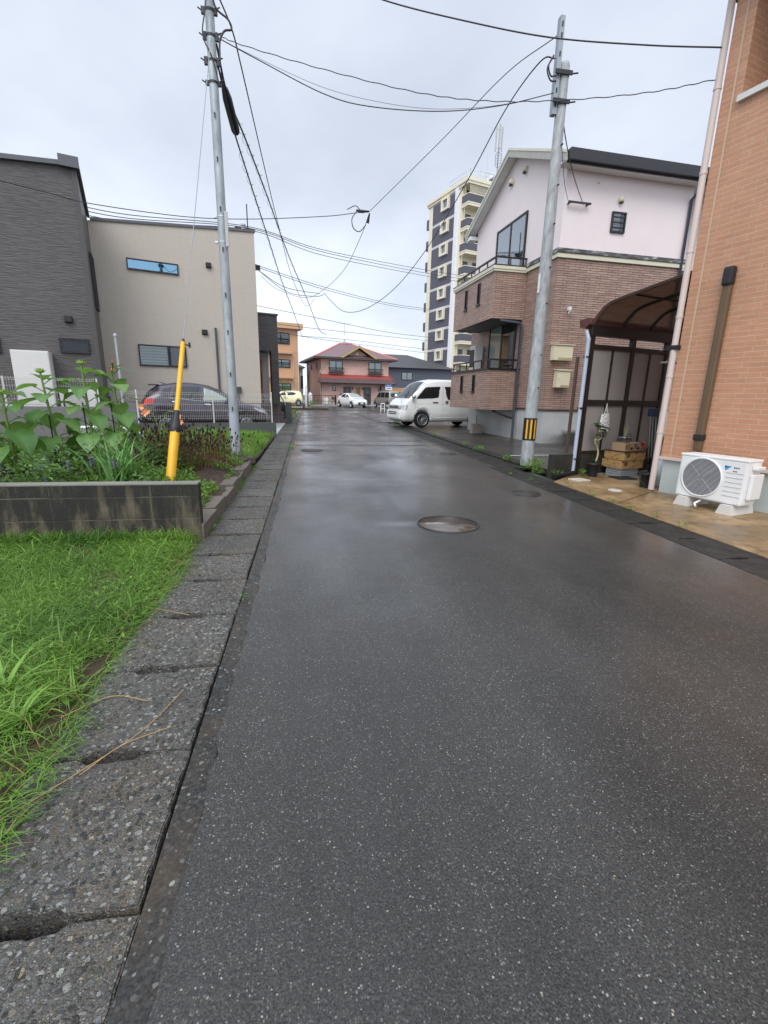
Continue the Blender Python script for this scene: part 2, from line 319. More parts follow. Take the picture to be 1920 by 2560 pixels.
# the lane: new asphalt with a slightly wandering left edge
le = [(-.365 + rnd.uniform(-.012, .012), -3 + .09 * i) for i in range(405)]
sheet('road', [(3.42, -3), (3.42, 20), (3.1, 33.6)] + [(x, y) for x, y in reversed(le) if y < 33.6], 0, M['asphalt'], .12)
sheet('road_edge_strip', [(-.449, -3), (-.36, -3), (-.36, 33.6), (-.449, 33.6)], -.006, M['asphalt_old'], .12)
sheet('cross_road', [(-90, 33.6), (90, 33.6), (90, 40.2), (-90, 40.2)], -.004, M['asphalt'], .1)
sheet('road_patch', [(-.35, 12.2), (.9, 12.35), (2.2, 12.25), (3.38, 12.1), (3.38, 13.0), (1.8, 13.25), (.5, 13.3), (-.35, 13.25)], .004, M['asphalt_patch'])
sheet('gutter_edge', [(3.40, 20), (3.9, 20), (3.9, 23.3), (3.7, 33.6), (3.08, 33.6)], -.003, M['asphalt_old'], .1)
sheet('road_patch', [(-.35, 27.6), (3.2, 27.3), (3.2, 28.9), (-.35, 29.1)], .004, M['asphalt_patch'])
q = MB()   # sealed joints and cracks across the road
for y0, dy in ((12.18, .04), (13.28, .05), (27.3, .1), (29.2, .1)):
    pts = [(-.36 + 3.76 * i / 16, y0 + .10 * math.sin(i * .5) + rnd.uniform(-.02, .02), .009) for i in range(17)]
    for a, c2 in zip(pts, pts[1:]): q.quad(a, c2, (c2[0], c2[1] + dy, .009), (a[0], a[1] + dy, .009))
struct(q.build('road_joint', M['asphalt_lot']))
# the ochre apron, the parking place of the brown house, the far car park, the plots beyond the cross road
sheet('apron', [(3.9, -4), (13, -4), (13, 10.3), (7.2, 8.22), (4.58, 7.36), (3.9, 6.75)], .004, M['ochre'], .1)
sheet('parking_place', [(4.45, 7.3), (4.8, 7.48), (7.2, 8.16), (13, 10.3), (40, 12), (40, 23.2), (4.45, 23.2)], .012, M['asphalt_lot'], .1)
sheet('car_park', [(3.5, 23.2), (40, 23.2), (40, 33.2), (3.5, 33.2)], .008, M['asphalt_lot'], .1)
sheet('car_park', [(-.2, 40.2), (30, 40.2), (30, 75), (-.2, 75)], .02, M['asphalt_lot'], .1)
sheet('far_plot', [(-60, 40.6), (-.4, 40.6), (-.4, 90), (-60, 90)], .10, M['asphalt_lot'], .2)
q = MB(); q.box(-60, 1.8, 40.25, 40.5, -.1, .16); struct(q.build('far_kerb', M['soil']))
q = MB(); q.box(-60, -.4, 41.5, 41.7, .05, .22); struct(q.build('far_kerb', M['conc']))
q = MB()
for x0, y0 in ((4.0, 32.6), (3.85, 31.1), (3.8, 28.65), (3.75, 26.2), (3.8, 23.8)): q.quad((x0, y0, .012), (x0 + 5.2, y0 + .1, .012), (x0 + 5.2, y0 + .24, .012), (x0, y0 + .14, .012))
q.quad((6, 17.2, .016), (7.4, 17.2, .016), (7.4, 17.3, .016), (6, 17.3, .016))
q.quad((4.6, 9.9, .016), (7.0, 10.1, .016), (7.0, 10.17, .016), (4.6, 9.98, .016))
struct(q.build('parking_line', plain('road_paint', (.62, .62, .60), .5, var=.25, scale=20)))
# low concrete kerb of the parking place
q = MB()
for i in range(24):
    y0 = 8.62 + i * .6
    if y0 < 21: q.box(4.16, 4.34, y0, y0 + .592, -.1, .03 + .006 * rnd.random(), .008); q.box(4.35, 4.45, y0, y0 + .592, -.1, .012)
struct(q.build('kerb', M['slab_dark']))
# gutters: concrete cover slabs with drain slots at their joints
def slab_mesh(name, wx, ly, slot, mat, seed):
    r = random.Random(seed); pts = []
    def edge(a, c2, n, j):
        for i in range(n):
            t = i / n; pts.append((a[0] + (c2[0] - a[0]) * t + r.uniform(-j, j), a[1] + (c2[1] - a[1]) * t + r.uniform(-j, j)))
    s0, s1 = wx * .26, wx * .68; h = .005
    edge((0, 0), (s0, 0), 4, .003); edge((s0, 0), (s0 + .03, slot), 2, .003); edge((s0 + .03, slot), (s1 - .03, slot), 6, .005); edge((s1 - .03, slot), (s1, 0), 2, .003); edge((s1, 0), (wx, 0), 4, .003)
    edge((wx, 0), (wx, ly), 14, .004); edge((wx, ly), (s1, ly), 4, .003); edge((s1, ly), (s1 - .03, ly - slot), 2, .003); edge((s1 - .03, ly - slot), (s0 + .03, ly - slot), 6, .005); edge((s0 + .03, ly - slot), (s0, ly), 2, .003); edge((s0, ly), (0, ly), 4, .003); edge((0, ly), (0, 0), 14, .004)
    bmx = bmesh.new(); vs = [bmx.verts.new((x, y, -.1)) for x, y in pts]; f = bmx.faces.new(vs)
    ex = bmesh.ops.extrude_face_region(bmx, geom=[f]); up = [g for g in ex['geom'] if isinstance(g, bmesh.types.BMVert)]
    for g in up: g.co.z = 0
    top = [g for g in ex['geom'] if isinstance(g, bmesh.types.BMFace)]
    bmesh.ops.bevel(bmx, geom=[g for g in top[0].edges], offset=h, segments=2, affect='EDGES')
    bmesh.ops.recalc_face_normals(bmx, faces=bmx.faces); bmesh.ops.triangulate(bmx, faces=bmx.faces)
    me = bpy.data.meshes.new(name); bmx.to_mesh(me); bmx.free(); me.materials.append(mat); return me
SL = [slab_mesh('gutter_cover', .512, .544, .024, M['slab'], i) for i in range(5)]
y = -1.79; i = 0
while y < 33:
    o = link('gutter_cover', SL[i % 5]); o.location = (-.972 + rnd.uniform(-.006, .006), y, rnd.uniform(-.006, .004)); o.rotation_euler = (rnd.uniform(-.006, .006), rnd.uniform(-.006, .006), rnd.uniform(-.006, .006))
    tag(o, 'mottled exposed-aggregate concrete gutter cover slab along the left edge of the road', 'gutter cover', 'gutter covers along the left edge of the road')
    y += .556; i += 1
SR = [slab_mesh('gutter_cover', .475, .568, .015, M['slab_dark'], 20 + i) for i in range(3)]
y = .9; i = 0
while y < 21.5:
    o = link('gutter_cover', SR[i % 3]); o.location = (3.425 if y < 8.3 else 3.62, y, rnd.uniform(-.004, .0)); o.rotation_euler = (0, 0, rnd.uniform(-.006, .006))
    tag(o, 'dark wet concrete gutter cover slab along the right edge of the road', 'gutter cover', 'gutter covers along the right edge of the road')
    y += .57; i += 1
sheet('gutter_bed', [(-.99, -3), (-.43, -3), (-.43, 33.6), (-.99, 33.6)], -.146, plain('gutter_void_black', (.006, .006, .005), .9))  # near-black colour stands in for the shade inside the gutter
sheet('gutter_bed', [(3.41, -3), (4.2, -3), (4.2, 33.6), (3.41, 33.6)], -.118, M['soil'])
sheet('gutter_edge', [(3.41, 8.3), (3.615, 8.3), (3.615, 23), (3.41, 23)], -.004, M['asphalt_old'], .1)
sheet('gutter_edge', [(4.10, 8.3), (4.16, 8.3), (4.16, 23), (4.10, 23)], -.01, M['slab_dark'], .1)
# uneven soil of the verge, the flower bed
def soilgrid(name, x0, x1, y0, y1, st, zf, mat):
    xs = np.arange(x0, x1 + 1e-6, st); ys = np.arange(y0, y1 + 1e-6, st); V = [(x, yy, zf(x, yy)) for yy in ys for x in xs]; nx = len(xs)
    F = [(j * nx + i, j * nx + i + 1, (j + 1) * nx + i + 1, (j + 1) * nx + i) for j in range(len(ys) - 1) for i in range(nx - 1)]
    return struct(npmesh(name, V, F, mat))
def wob(x, y): return .5 * math.sin(3.1 * x + 1.3 * y) * math.sin(2.3 * y - .7 * x) + .3 * math.sin(9 * x + 4 * y) * math.sin(8 * y) + .2 * math.sin(23 * x - 11 * y)
def lawn_z(x, y): return -.003 + .010 * wob(x, y) + min(1, max(0, (-.985 - x) / .25)) * .035 - (.012 if x > -.97 else 0)
def bed_z(x, y):
    a = min(1, max(0, (-1.05 - x) / .9)); far = min(1, max(0, (y - 8.3) / 1.2)); z = .13 + .24 * a
    near_side = z * (1 - far) + far * (.03 + .10 * min(1, max(0, (-1.0 - x) / 1.2)))
    return near_side + .022 * wob(x * 1.3, y * 1.3)
soilgrid('lawn_soil', -6.505, -.95, -3, 4.2, .055, lawn_z, M['lawn_soil'])
soilgrid('flower_bed', -9, -1.0, 4.29, 15.4, .1, bed_z, M['soil'])
# concrete forecourt in front of the steps
sheet('forecourt', [(-.99, 14.7), (-.99, 33.5), (-14, 33.5), (-14, 10.6)], .02, M['paleconc'], .1)
# ------------------------------------------------------------------ building helpers
def window(root, xf, x0, x1, z0, z1, mull=(), trans=(), back='dark', dp=.055, fw=.04, frame=None, pane='glass', sill=0, name='window'):
    """sash window on a wall plane (xf: x along the wall, y into it): frame bars, a pane and what is seen behind it"""
    q = MB(xf)
    q.box(x0, x1, -dp, 0, z1 - fw, z1); q.box(x0, x1, -dp, 0, z0, z0 + fw); q.box(x0, x0 + fw, -dp, 0, z0 + fw, z1 - fw); q.box(x1 - fw, x1, -dp, 0, z0 + fw, z1 - fw)
    for m_ in mull: xm = x0 + (x1 - x0) * m_; q.box(xm - fw * .6, xm + fw * .6, -dp * .9, 0, z0 + fw, z1 - fw)
    for m_ in trans: zm = z0 + (z1 - z0) * m_; q.box(x0 + fw, x1 - fw, -dp * .8, 0, zm - fw * .35, zm + fw * .35)
    if sill: q.box(x0 - .02, x1 + .02, -dp - sill, 0, z0 - .05, z0)
    wo = q.build(name, frame or M['black'], root)
    g = MB(xf); g.quad((x0 + fw * .5, -dp * .6, z0 + fw * .5), (x1 - fw * .5, -dp * .6, z0 + fw * .5), (x1 - fw * .5, -dp * .6, z1 - fw * .5), (x0 + fw * .5, -dp * .6, z1 - fw * .5)); g.build('pane', M[pane], wo)
    if back == 'dark':
        g = MB(xf); g.quad((x0 + .01, -.006, z0 + .01), (x1 - .01, -.006, z0 + .01), (x1 - .01, -.006, z1 - .01), (x0 + .01, -.006, z1 - .01)); g.build('dark_interior', M['darkroom'], wo)
    elif back == 'curtain' or back == 'half':
        g = MB(xf); n = max(6, int((x1 - x0) * (0.5 if back == 'half' else 1) / .035)); xe = x1 - .01 if back == 'curtain' else x0 + (x1 - x0) * .5
        P = [(x0 + .01 + (xe - x0 - .01) * i / n, -.012 - .006 * (i % 2)) for i in range(n + 1)]
        for a, c2 in zip(P, P[1:]): g.quad((*a, z0 + .02), (*c2, z0 + .02), (*c2, z1 - .02), (*a, z1 - .02))
        g.build('curtain', M['curtain'], wo)
        g = MB(xf); g.quad((x0 + .01, -.004, z0 + .01), (x1 - .01, -.004, z0 + .01), (x1 - .01, -.004, z1 - .01), (x0 + .01, -.004, z1 - .01)); g.build('dark_interior', M['darkroom'], wo)
    elif back == 'blind':
        g = MB(xf); n = max(4, int((z1 - z0) / .085))
        for i in range(n):
            za = z0 + .02 + (z1 - z0 - .04) * i / n; g.quad((x0 + .02, -.008, za), (x0 + (x1 - x0) * .62, -.008, za), (x0 + (x1 - x0) * .62, -.028, za + .075), (x0 + .02, -.028, za + .075))
        g.build('blind', M['curtain'], wo)
        g = MB(xf); g.quad((x0 + .01, -.004, z0 + .01), (x1 - .01, -.004, z0 + .01), (x1 - .01, -.004, z1 - .01), (x0 + .01, -.004, z1 - .01)); g.build('dark_interior', M['darkroom'], wo)
    return wo
def hood(root, xf, x, z, w_=.17, name='vent_hood', mat='blackp'):
    q = MB(xf); q.box(x - w_ / 2, x + w_ / 2, -.10, -.004, z - w_ * .42, z + w_ * .5, .015); q.box(x - w_ / 2 - .008, x + w_ / 2 + .008, -.012, 0, z - w_ * .5, z + w_ * .53)
    return q.build(name, M[mat], root)
def dome(root, xf, x, z, r=.085, mat='cream'):
    q = MB(xf); n = 12; vs = []; fs = []
    for i in range(6):
        a = i / 5 * 1.5
        for j in range(n): t = 2 * math.pi * j / n; vs.append((x + r * math.cos(a) * math.cos(t), -.02 - r * 1.2 * math.sin(a), z + r * math.cos(a) * math.sin(t)))
    q.add(vs, [(i * n + j, i * n + (j + 1) % n, (i + 1) * n + (j + 1) % n, (i + 1) * n + j) for i in range(5) for j in range(n)], True)
    q.cyl((x, 0, z), (x, -.02, z), r * 1.1, 12)
    o = q.build('vent_dome', M[mat], root)
    q = MB(xf); q.box(x - r * .55, x + r * .55, -r * 1.05, -.03, z - r * 1.05, z - r * .35); q.build('grille', M['blackp'], o); return o
def siding(name, col, kind):
    b = NB(name); v = b.flat()
    if kind == 'wave':      # grey board with long shallow horizontal ripples
        mp_ = b.n('ShaderNodeMapping'); mp_.inputs['Scale'].default_value = (3.4, 34, 1); b.l(v, mp_.inputs[0])
        f = b.noise(mp_.outputs[0], 1.0, 3, .5, .6); st = b.ramp(f, (.42, 0), (.5, .6), (.62, 1))
        c = b.mix(st, tuple(x * .80 for x in col), tuple(x * 1.12 for x in col)); c = b.mix(1, c, b.ramp(b.noise(b.co(), .7, 4), (.3, .9), (.7, 1.1)), 'MULTIPLY')
        b.set(color=c, rough=.55, normal=b.bump(f, .6, .03))
    elif kind == 'weave':   # beige board with a fine woven grid
        br = b.n('ShaderNodeTexBrick'); br.offset = 0; br.inputs['Scale'].default_value = 1; br.inputs['Brick Width'].default_value = .028; br.inputs['Row Height'].default_value = .016; br.inputs['Mortar Size'].default_value = .0035
        br.inputs['Color1'].default_value = (*col, 1); br.inputs['Color2'].default_value = (*[x * .86 for x in col], 1); br.inputs['Mortar'].default_value = (*[x * .62 for x in col], 1); b.l(v, br.inputs[0])
        mp_ = b.n('ShaderNodeMapping'); mp_.inputs['Scale'].default_value = (9, 1.2, 1); b.l(v, mp_.inputs[0])
        c = b.mix(1, br.outputs[0], b.ramp(b.noise(mp_.outputs[0], 1, 4), (.3, .985), (.7, 1.015)), 'MULTIPLY')
        br2 = b.n('ShaderNodeTexBrick'); br2.offset = 0; br2.inputs['Scale'].default_value = 1; br2.inputs['Brick Width'].default_value = .91; br2.inputs['Row Height'].default_value = .455; br2.inputs['Mortar Size'].default_value = .003
        br2.inputs['Color1'].default_value = br2.inputs['Color2'].default_value = (1, 1, 1, 1); br2.inputs['Mortar'].default_value = (.86, .86, .86, 1); b.l(v, br2.inputs[0])
        b.set(color=b.mix(1, c, br2.outputs[0], 'MULTIPLY'), rough=.6, normal=b.bump(br.outputs['Fac'], .25, .003))
    return b.m
def bricks(name, c1, c2, mortar, bw, rh, ms, rough=.55, bias=0, bump=.5, var=.3, inv=True, off=.5, stain=0, patch=6):
    b = NB(name); v = b.flat(); br = b.n('ShaderNodeTexBrick'); br.offset = off; br.inputs['Scale'].default_value = 1
    for k_, x in (('Brick Width', bw), ('Row Height', rh), ('Mortar Size', ms), ('Bias', bias), ('Mortar Smooth', .15)): br.inputs[k_].default_value = x
    br.inputs['Color1'].default_value = (*c1, 1); br.inputs['Color2'].default_value = (*c2, 1); br.inputs['Mortar'].default_value = (*mortar, 1); b.l(v, br.inputs[0])
    mp_ = b.n('ShaderNodeMapping'); mp_.inputs['Scale'].default_value = (1 / bw * .9, 1 / rh * .9, 1); b.l(v, mp_.inputs[0])
    c = b.mix(1, br.outputs[0], b.ramp(b.noise(mp_.outputs[0], 1, 2), (.25, 1 - var), (.75, 1 + var)), 'MULTIPLY')
    c = b.mix(1, c, b.ramp(b.noise(b.co(), .6, 5), (.25, .9), (.75, 1.1)), 'MULTIPLY')
    h = b.math('ADD', b.math('MULTIPLY', br.outputs['Fac'], -1.0), b.math('MULTIPLY', b.noise(b.co(), 60, 3), .4))
    b.set(color=c, rough=rough, normal=b.bump(h, bump, .012)); return b.m
M['greyside'] = siding('dark_grey_siding', C('565250'), 'wave')
M['beigeside'] = siding('beige_siding', C('d5cabb'), 'weave')
M['greytrim'] = plain('dark_grey_trim', (.075, .070, .067), .45, var=.08)
M['porchside'] = siding('porch_siding', C('4a4645'), 'wave')
M['stepstone'] = bricks('step_tile', (.10, .075, .07), (.085, .065, .062), (.2, .18, .17), .3, .155, .006, var=.12, bump=.2, off=0)
M['greenwall'] = bricks('grey_plastered_block', (.085, .092, .085), (.078, .085, .08), (.06, .065, .06), .8, .45, .004, var=.12, bump=.15)
M['roof_grey'] = plain('grey_metal_roof', (.10, .10, .11), .45, var=.1)

# ------------------------------------------------------------------ two-tone house on the left
LX, LY = -.99, 14.5
LR = R(18)
hs = thing('house', 'two-storey house in dark grey and beige siding behind the mesh fence', 'house', (LX, LY, 0), LR)
F0 = Matrix.Translation((0, 2.9, 0)); FG = Matrix.Translation((0, .9, 0))
q = MB(); q.xf = None
q.prism([(-4.41, 2.9, .95), (.29, 2.9, .95), (.29, 2.9, 6.42), (-4.41, 2.9, 5.99)], (0, 6.5, 0)); q.build('beige_wall', M['beigeside'], hs)
q = MB(); q.box(-4.40, .27, 2.93, 9.3, 0, .948); q.box(-12.4, -4.44, .93, 8.8, 0, .948); q.build('foundation', M['paleconc'], hs)
q = MB(); q.prism([(-4.34, 2.86, 5.995), (.33, 2.86, 6.424), (.33, 2.86, 6.50), (-4.34, 2.86, 6.07)], (0, 6.6, 0)); q.build('roof', M['roof_grey'], hs)
q = MB(); q.prism([(-12.4, .9, .95), (-4.42, .9, .95), (-4.42, .9, 6.6), (-12.4, .9, 5.85)], (0, 1.999, 0))
q.prism([(-12.4, 2.899, .95), (-4.42, 2.899, .95), (-4.42, 2.899, 6.0), (-12.4, 2.899, 5.3)], (0, 6, 0)); q.build('dark_wall', M['greyside'], hs)
q = MB()   # the side face of the dark part is smooth board
q.poly([(-4.412, .90, .95), (-4.412, 2.9, .95), (-4.412, 2.9, 6.05), (-4.412, .90, 6.6)]); q.box(-4.52, -4.41, .885, .899, .95, 6.55); q.build('corner_board', M['greytrim'], hs)
q = MB()
q.prism([(-12.5, .80, 5.78), (-4.36, .80, 6.56), (-4.36, .80, 6.66), (-12.5, .80, 5.88)], (0, .14, 0))
q.prism([(-4.40, .80, 6.60), (-4.40, 2.86, 6.04), (-4.40, 2.86, 6.16), (-4.40, .80, 6.72)], (.06, 0, 0))
q.prism([(-12.4, .94, 5.9), (-4.40, .94, 6.64), (-4.40, 3.0, 6.1), (-12.4, 3.0, 5.4)], (0, 0, .02)); q.box(-4.75, -4.33, .74, .80, 6.5, 6.74)
q.build('roof', M['roof_grey'], hs)
wo = window(hs, F0, -3.53, -2.11, 4.83, 5.14, fw=.035, pane='bluemirror'); wo['label'] = 'long narrow upper window reflecting the sky'
window(hs, F0, -3.46, -2.08, 2.07, 2.71, mull=(.62,), back='blind', pane='clear')
hood(hs, F0, -1.2, 5.23, .15); hood(hs, F0, -1.46, 3.2, .16)
window(hs, FG, -5.27, -4.62, 2.22, 2.58, pane='darkglass'); window(hs, FG, -7.3, -6.5, 2.14, 2.55, pane='darkglass'); hood(hs, FG, -5.0, 3.04, .17)
FS = Matrix.Translation((-4.405, 0, 0)) @ Matrix.Rotation(R(90), 4, 'Z')
window(hs, FS, 1.75, 2.55, 3.5, 4.9, mull=(.5,))
q = MB(); q.cyl((-1.12, 2.83, .9), (-1.12, 2.83, 3.3), .034); q.cyl((-1.12, 2.83, 3.3), (-1.12, 2.83, 3.36), .04); q.build('downpipe', plain('slate_pipe', (.07, .075, .10), .4), hs)
q = MB(); q.box(-.62, -.40, 2.78, 2.88, 1.28, 1.5, .02); q.cyl((-.55, 2.84, .8), (-.55, 2.84, 1.28), .015, 6); q.cyl((-.48, 2.84, .8), (-.48, 2.84, 1.28), .015, 6); q.build('meter_box', M['greytrim'], hs)
# porch block at its right end
q = MB(); q.box(.30, 1.86, 6.3, 9.2, 3.04, 4.46); q.box(1.56, 1.86, 6.3, 6.62, .84, 3.04); q.build('porch', M['porchside'], hs)
q = MB(); q.box(.26, 1.90, 6.26, 9.2, 4.46, 4.52); q.build('porch_roof', M['greytrim'], hs)
q = MB(); q.box(.30, 1.72, 7.5, 7.6, .84, 3.03); q.build('porch_back_wall', bricks('pale_board', (.42, .42, .42), (.40, .40, .40), (.25, .25, .25), .12, 4, .006, off=0, var=.04), hs)
q = MB(); q.box(.75, 1.42, 7.42, 7.499, .86, 2.75, .01); dr = q.build('door', M['wood'], hs)
q = MB(); q.cyl((1.35, 7.39, 1.5), (1.35, 7.39, 2.2), .015, 8); q.build('handle', M['black'], dr)
# the small backing flank of the beige block towards the porch
q = MB(); q.box(.02, .285, 9.0, 9.3, .95, 6.3); q.build('rear_wall', M['beigeside'], hs)

st = thing('stairs', 'brown tiled front steps with a black handrail beside the low grey wall', 'stairs', (LX, LY, 0), LR)
q = MB()
for i, xr in enumerate((2.26, 2.10, 2.10, 1.96, 1.95)): q.box(.8, xr, 6.55 + .001 * i, 8.3, .167 * i + .02, .167 * (i + 1) + .02 - (.001 if i < 4 else 0))
q.build('steps', M['stepstone'], st)
q = MB(); q.tube([(1.84, 6.62, 1.5), (2.19, 6.62, .80)], .028, 8); q.build('handrail', M['alu'], st)
for x, z0, z1 in ((1.94, .82, 1.28), (2.14, .18, .88)):
    q = MB(); q.box(x - .018, x + .018, 6.60, 6.636, z0, z1); q.build('rail_post', M['black'], st)
gw = thing('low_wall', 'short grey plastered wall standing right of the brown steps', 'wall', (LX, LY, 0), LR)
q = MB(); q.box(2.2, 2.5, 6.75, 8.6, 0, .92, .006); q.build('wall_body', M['greenwall'], gw)

# ------------------------------------------------------------------ mesh fence on its low wall
fw_ = thing('fence_wall', 'low grey block wall under the white mesh fence by the verge', 'wall', (LX, LY, 0), LR)
q = MB(); q.box(-4.2, .04, -.06, .06, -.1, .45, .004); q.build('lower_course', M['greenwall'], fw_)
q = MB(); q.box(-9.5, -4.2, -.061, .061, -.1, .88, .004); q.build('upper_course', plain('grey_cement', (.17, .168, .16), .75, var=.15, scale=3, bump=.2), fw_)
def mesh_panel(q, x0, x1, z0, z1, dx=.05, zs=None, r=.0026):
    n = int((x1 - x0) / dx)
    for i in range(n + 1):
        x = x0 + (x1 - x0) * i / n; q.tube([(x, 0, z0), (x, 0, z1 - .06), (x, -.03, z1)], r, 4, False)
    for z in (zs or (z0 + .06, z0 + .12, z0 + .28, z0 + .44, z0 + .60, z1 - .08, z1 - .03)): q.tube([(x0, -.003, z), (x1, -.003, z)], r * 1.3, 4, False)
mf = thing('mesh_fence', 'white wire mesh fence in front of the dark purple car', 'fence', (LX, LY, 0), LR)
for a, c2 in ((-4.15, -3.66), (-3.62, -1.75), (-1.71, -.08)):
    q = MB(); mesh_panel(q, a, c2, .52, 1.30); q.build('mesh_panel', M['offwhite'], mf)
for x in (-.06, -1.73, -3.64):
    q = MB(); q.cyl((x, .03, .44), (x, .03, 1.31), .019, 10); q.lathe([(.02, 0), (.021, .01), (0, .02)], 10, (x, .03, 1.31)); q.build('post', M['offwhite'], mf)
mf = thing('mesh_fence', 'upper step of white wire mesh fence in front of the tall beige water heater', 'fence', (LX, LY, 0), LR)
for a, c2 in ((-9.4, -6.42), (-6.38, -4.55)):
    q = MB(); mesh_panel(q, a, c2, .93, 1.58); q.build('mesh_panel', M['offwhite'], mf)
for x in (-4.5, -6.4, -8.3):
    q = MB(); q.cyl((x, .03, .87), (x, .03, 1.58), .019, 10); q.build('post', M['offwhite'], mf)
q = MB(); q.cyl((-3.96, -.10, -.05), (-3.96, -.10, 2.62), .032, 10); q.lathe([(.045, 0), (.05, .03), (.04, .07), (0, .09)], 12, (-3.96, -.10, 2.6))
o = q.build('pipe', plain('grey_pipe', (.36, .38, .40), .4)); o.location = (LX, LY, 0); o.rotation_euler.z = LR
tag(o, 'tall thin grey pipe with a round cap beside the beige wall', 'pipe')
wh = thing('water_heater', 'tall beige hot water tank against the dark grey wall', 'water heater', (LX, LY, 0), LR)
q = MB(); q.box(-6.22, -5.46, .30, .86, .35, 2.2, .012); q.build('tank', M['offwhite'], wh)
q = MB(); q.box(-6.2, -5.48, .289, .299, .36, .9); q.box(-6.2, -5.48, .29, .30, .92, 2.17); q.build('front_cover', M['offwhite'], wh)
for x in (-6.1, -5.6):
    q = MB(); q.box(x - .05, x + .05, .35, .45, 0, .35); q.build('foot', M['conc'], wh)
hp = thing('heat_pump', 'beige heat pump unit behind the sunflowers beside the tall water heater', 'heat pump', (LX, LY, 0), LR)
q = MB(); q.box(-5.38, -4.58, .42, .74, .62, 1.30, .02); q.build('body', M['offwhite'], hp)
q = MB(); q.xf = Matrix.Translation((-5.06, .418, .96)) @ Matrix.Rotation(R(90), 4, 'X')
q.lathe([(.27, 0), (.25, .012), (.23, .004)], 24)
for a in range(-4, 5): q.box(-math.sqrt(.055 - (a * .05) ** 2), math.sqrt(.055 - (a * .05) ** 2), a * .05 - .005, a * .05 + .005, -.001, .006)
q.build('fan_grille', M['blackp'], hp)
q = MB(); q.box(-5.4, -4.5, .35, .8, -.05, .62); q.build('base_block', M['conc'], hp)
# ------------------------------------------------------------------ brown and pink house
M['brownbrick'] = bricks('brown_stone_siding', C('ae9283'), C('9d8174'), C('3c302b'), .34, .060, .005, .5, var=.2, bump=.9, off=.37)
M['pinkwall'] = plain('pink_render', C('e9dddb'), .65, var=.05, scale=1.6, bump=.12)
M['creamband'] = plain('cream_band', (.66, .64, .49), .5, var=.12, scale=4)
b = NB('weathered_band'); v = b.co((2.2, 2.2, 9)); c = b.ramp(b.noise(v, 1.6, 6, .65), (.40, (.05, .05, .052)), (.55, (.12, .12, .12)), (.66, (.46, .46, .44))); b.set(color=c, rough=.6); M['band'] = b.m
M['rooftrim'] = plain('dark_roof_trim', (.030, .030, .034), .4, var=.1)
b = NB('dark_foot_foundation'); v = b.co(); sp = b.n('ShaderNodeSeparateXYZ'); b.l(v, sp.inputs[0])
hgt = b.math('SUBTRACT', sp.outputs[2], b.math('MULTIPLY', b.noise(v, 1.1, 5, .6), 1.1)); ms = b.ramp(b.math('ADD', hgt, .5), (.16, 1), (.40, 0))
xm = b.n('ShaderNodeMapRange'); b.l(sp.outputs[0], xm.inputs[0]); xm.inputs[1].default_value = -.1; xm.inputs[2].default_value = .9
c = b.mix(b.math('MULTIPLY', ms, xm.outputs[0]), b.ramp(b.noise(v, 2, 5), (.3, (.44, .45, .44)), (.7, (.54, .54, .52))), (.045, .05, .035)); b.set(color=c, rough=.75); M['found'] = b.m  # dark olive mixed in unevenly towards the ground, more to the right
PX, PY = 6.76, 12.71
ph = thing('house', 'two-storey house with pink upper walls over brown stone siding and corner balconies', 'house', (PX, PY, 0), R(3))
q = MB(); q.box(0, 3.95, 0, 5.7, 1.0, 5.0); q.box(3.95, 9, .9, 5.7, 1.0, 5.0); q.build('brown_wall', M['brownbrick'], ph)
q = MB(); q.box(0, 3.95, 0, 5.7, 5.22, 7.30); q.box(3.95, 9, .9, 5.7, 5.22, 7.30); q.prism([(0, 0, 7.30), (0, 5.7, 7.30), (0, 2.85, 8.575)], (9, 0, 0)); q.build('pink_wall', M['pinkwall'], ph)
q = MB(); q.box(.03, 8.9, .03, 5.6, -.1, .97); q.build('foundation', M['found'], ph)
q = MB(); q.box(-.008, 3.96, -.012, 5.7, .968, 1.002); q.build('flashing', M['rooftrim'], ph)
q = MB(); q.box(-.05, 4.0, -.05, 5.7, 5.0, 5.09); q.box(-.035, 3.99, -.035, 5.7, 5.09, 5.12); q.build('cream_band', M['creamband'], ph)
q = MB(); q.box(-.075, 4.02, -.075, 5.7, 5.12, 5.22); q.build('weathered_band', M['band'], ph)
q = MB()   # roof slabs with an overhang all round
zr, ze, ov, y0, y1 = 8.62, 7.16, .30, -.45, 6.15
q.prism([(-ov, y0, ze), (-ov, 2.85, zr), (-ov, 2.85, zr + .09), (-ov, y0, ze + .09)], (9.5, 0, 0)); q.prism([(-ov, y1, ze), (-ov, 2.85, zr), (-ov, 2.85, zr + .09), (-ov, y1, ze + .09)], (9.5, 0, 0)); q.build('roof', plain('dark_slate_roof', (.05, .05, .055), .55, var=.2), ph)
q = MB()   # barge boards and eaves soffit
for ya, yb in ((y0, 2.85), (2.85, y1)):
    za, zb = (ze, zr) if ya < 2 else (zr, ze)
    q.prism([(-ov - .03, ya, za - .13), (-ov - .03, yb, zb - .13), (-ov - .03, yb, zb + .10), (-ov - .03, ya, za + .10)], (.03, 0, 0))
q.build('barge_board', plain('barge_grey', (.40, .395, .35), .55, var=.25, scale=5), ph)
q = MB()
for ya, yb in ((y0, 2.85), (2.85, y1)):
    za, zb = (ze, zr) if ya < 2 else (zr, ze)
    q.prism([(-ov - .045, ya, za + .05), (-ov - .045, yb, zb + .05), (-ov - .045, yb, zb + .115), (-ov - .045, ya, za + .115)], (.014, 0, 0))
q.build('barge_cap', M['creamband'], ph)
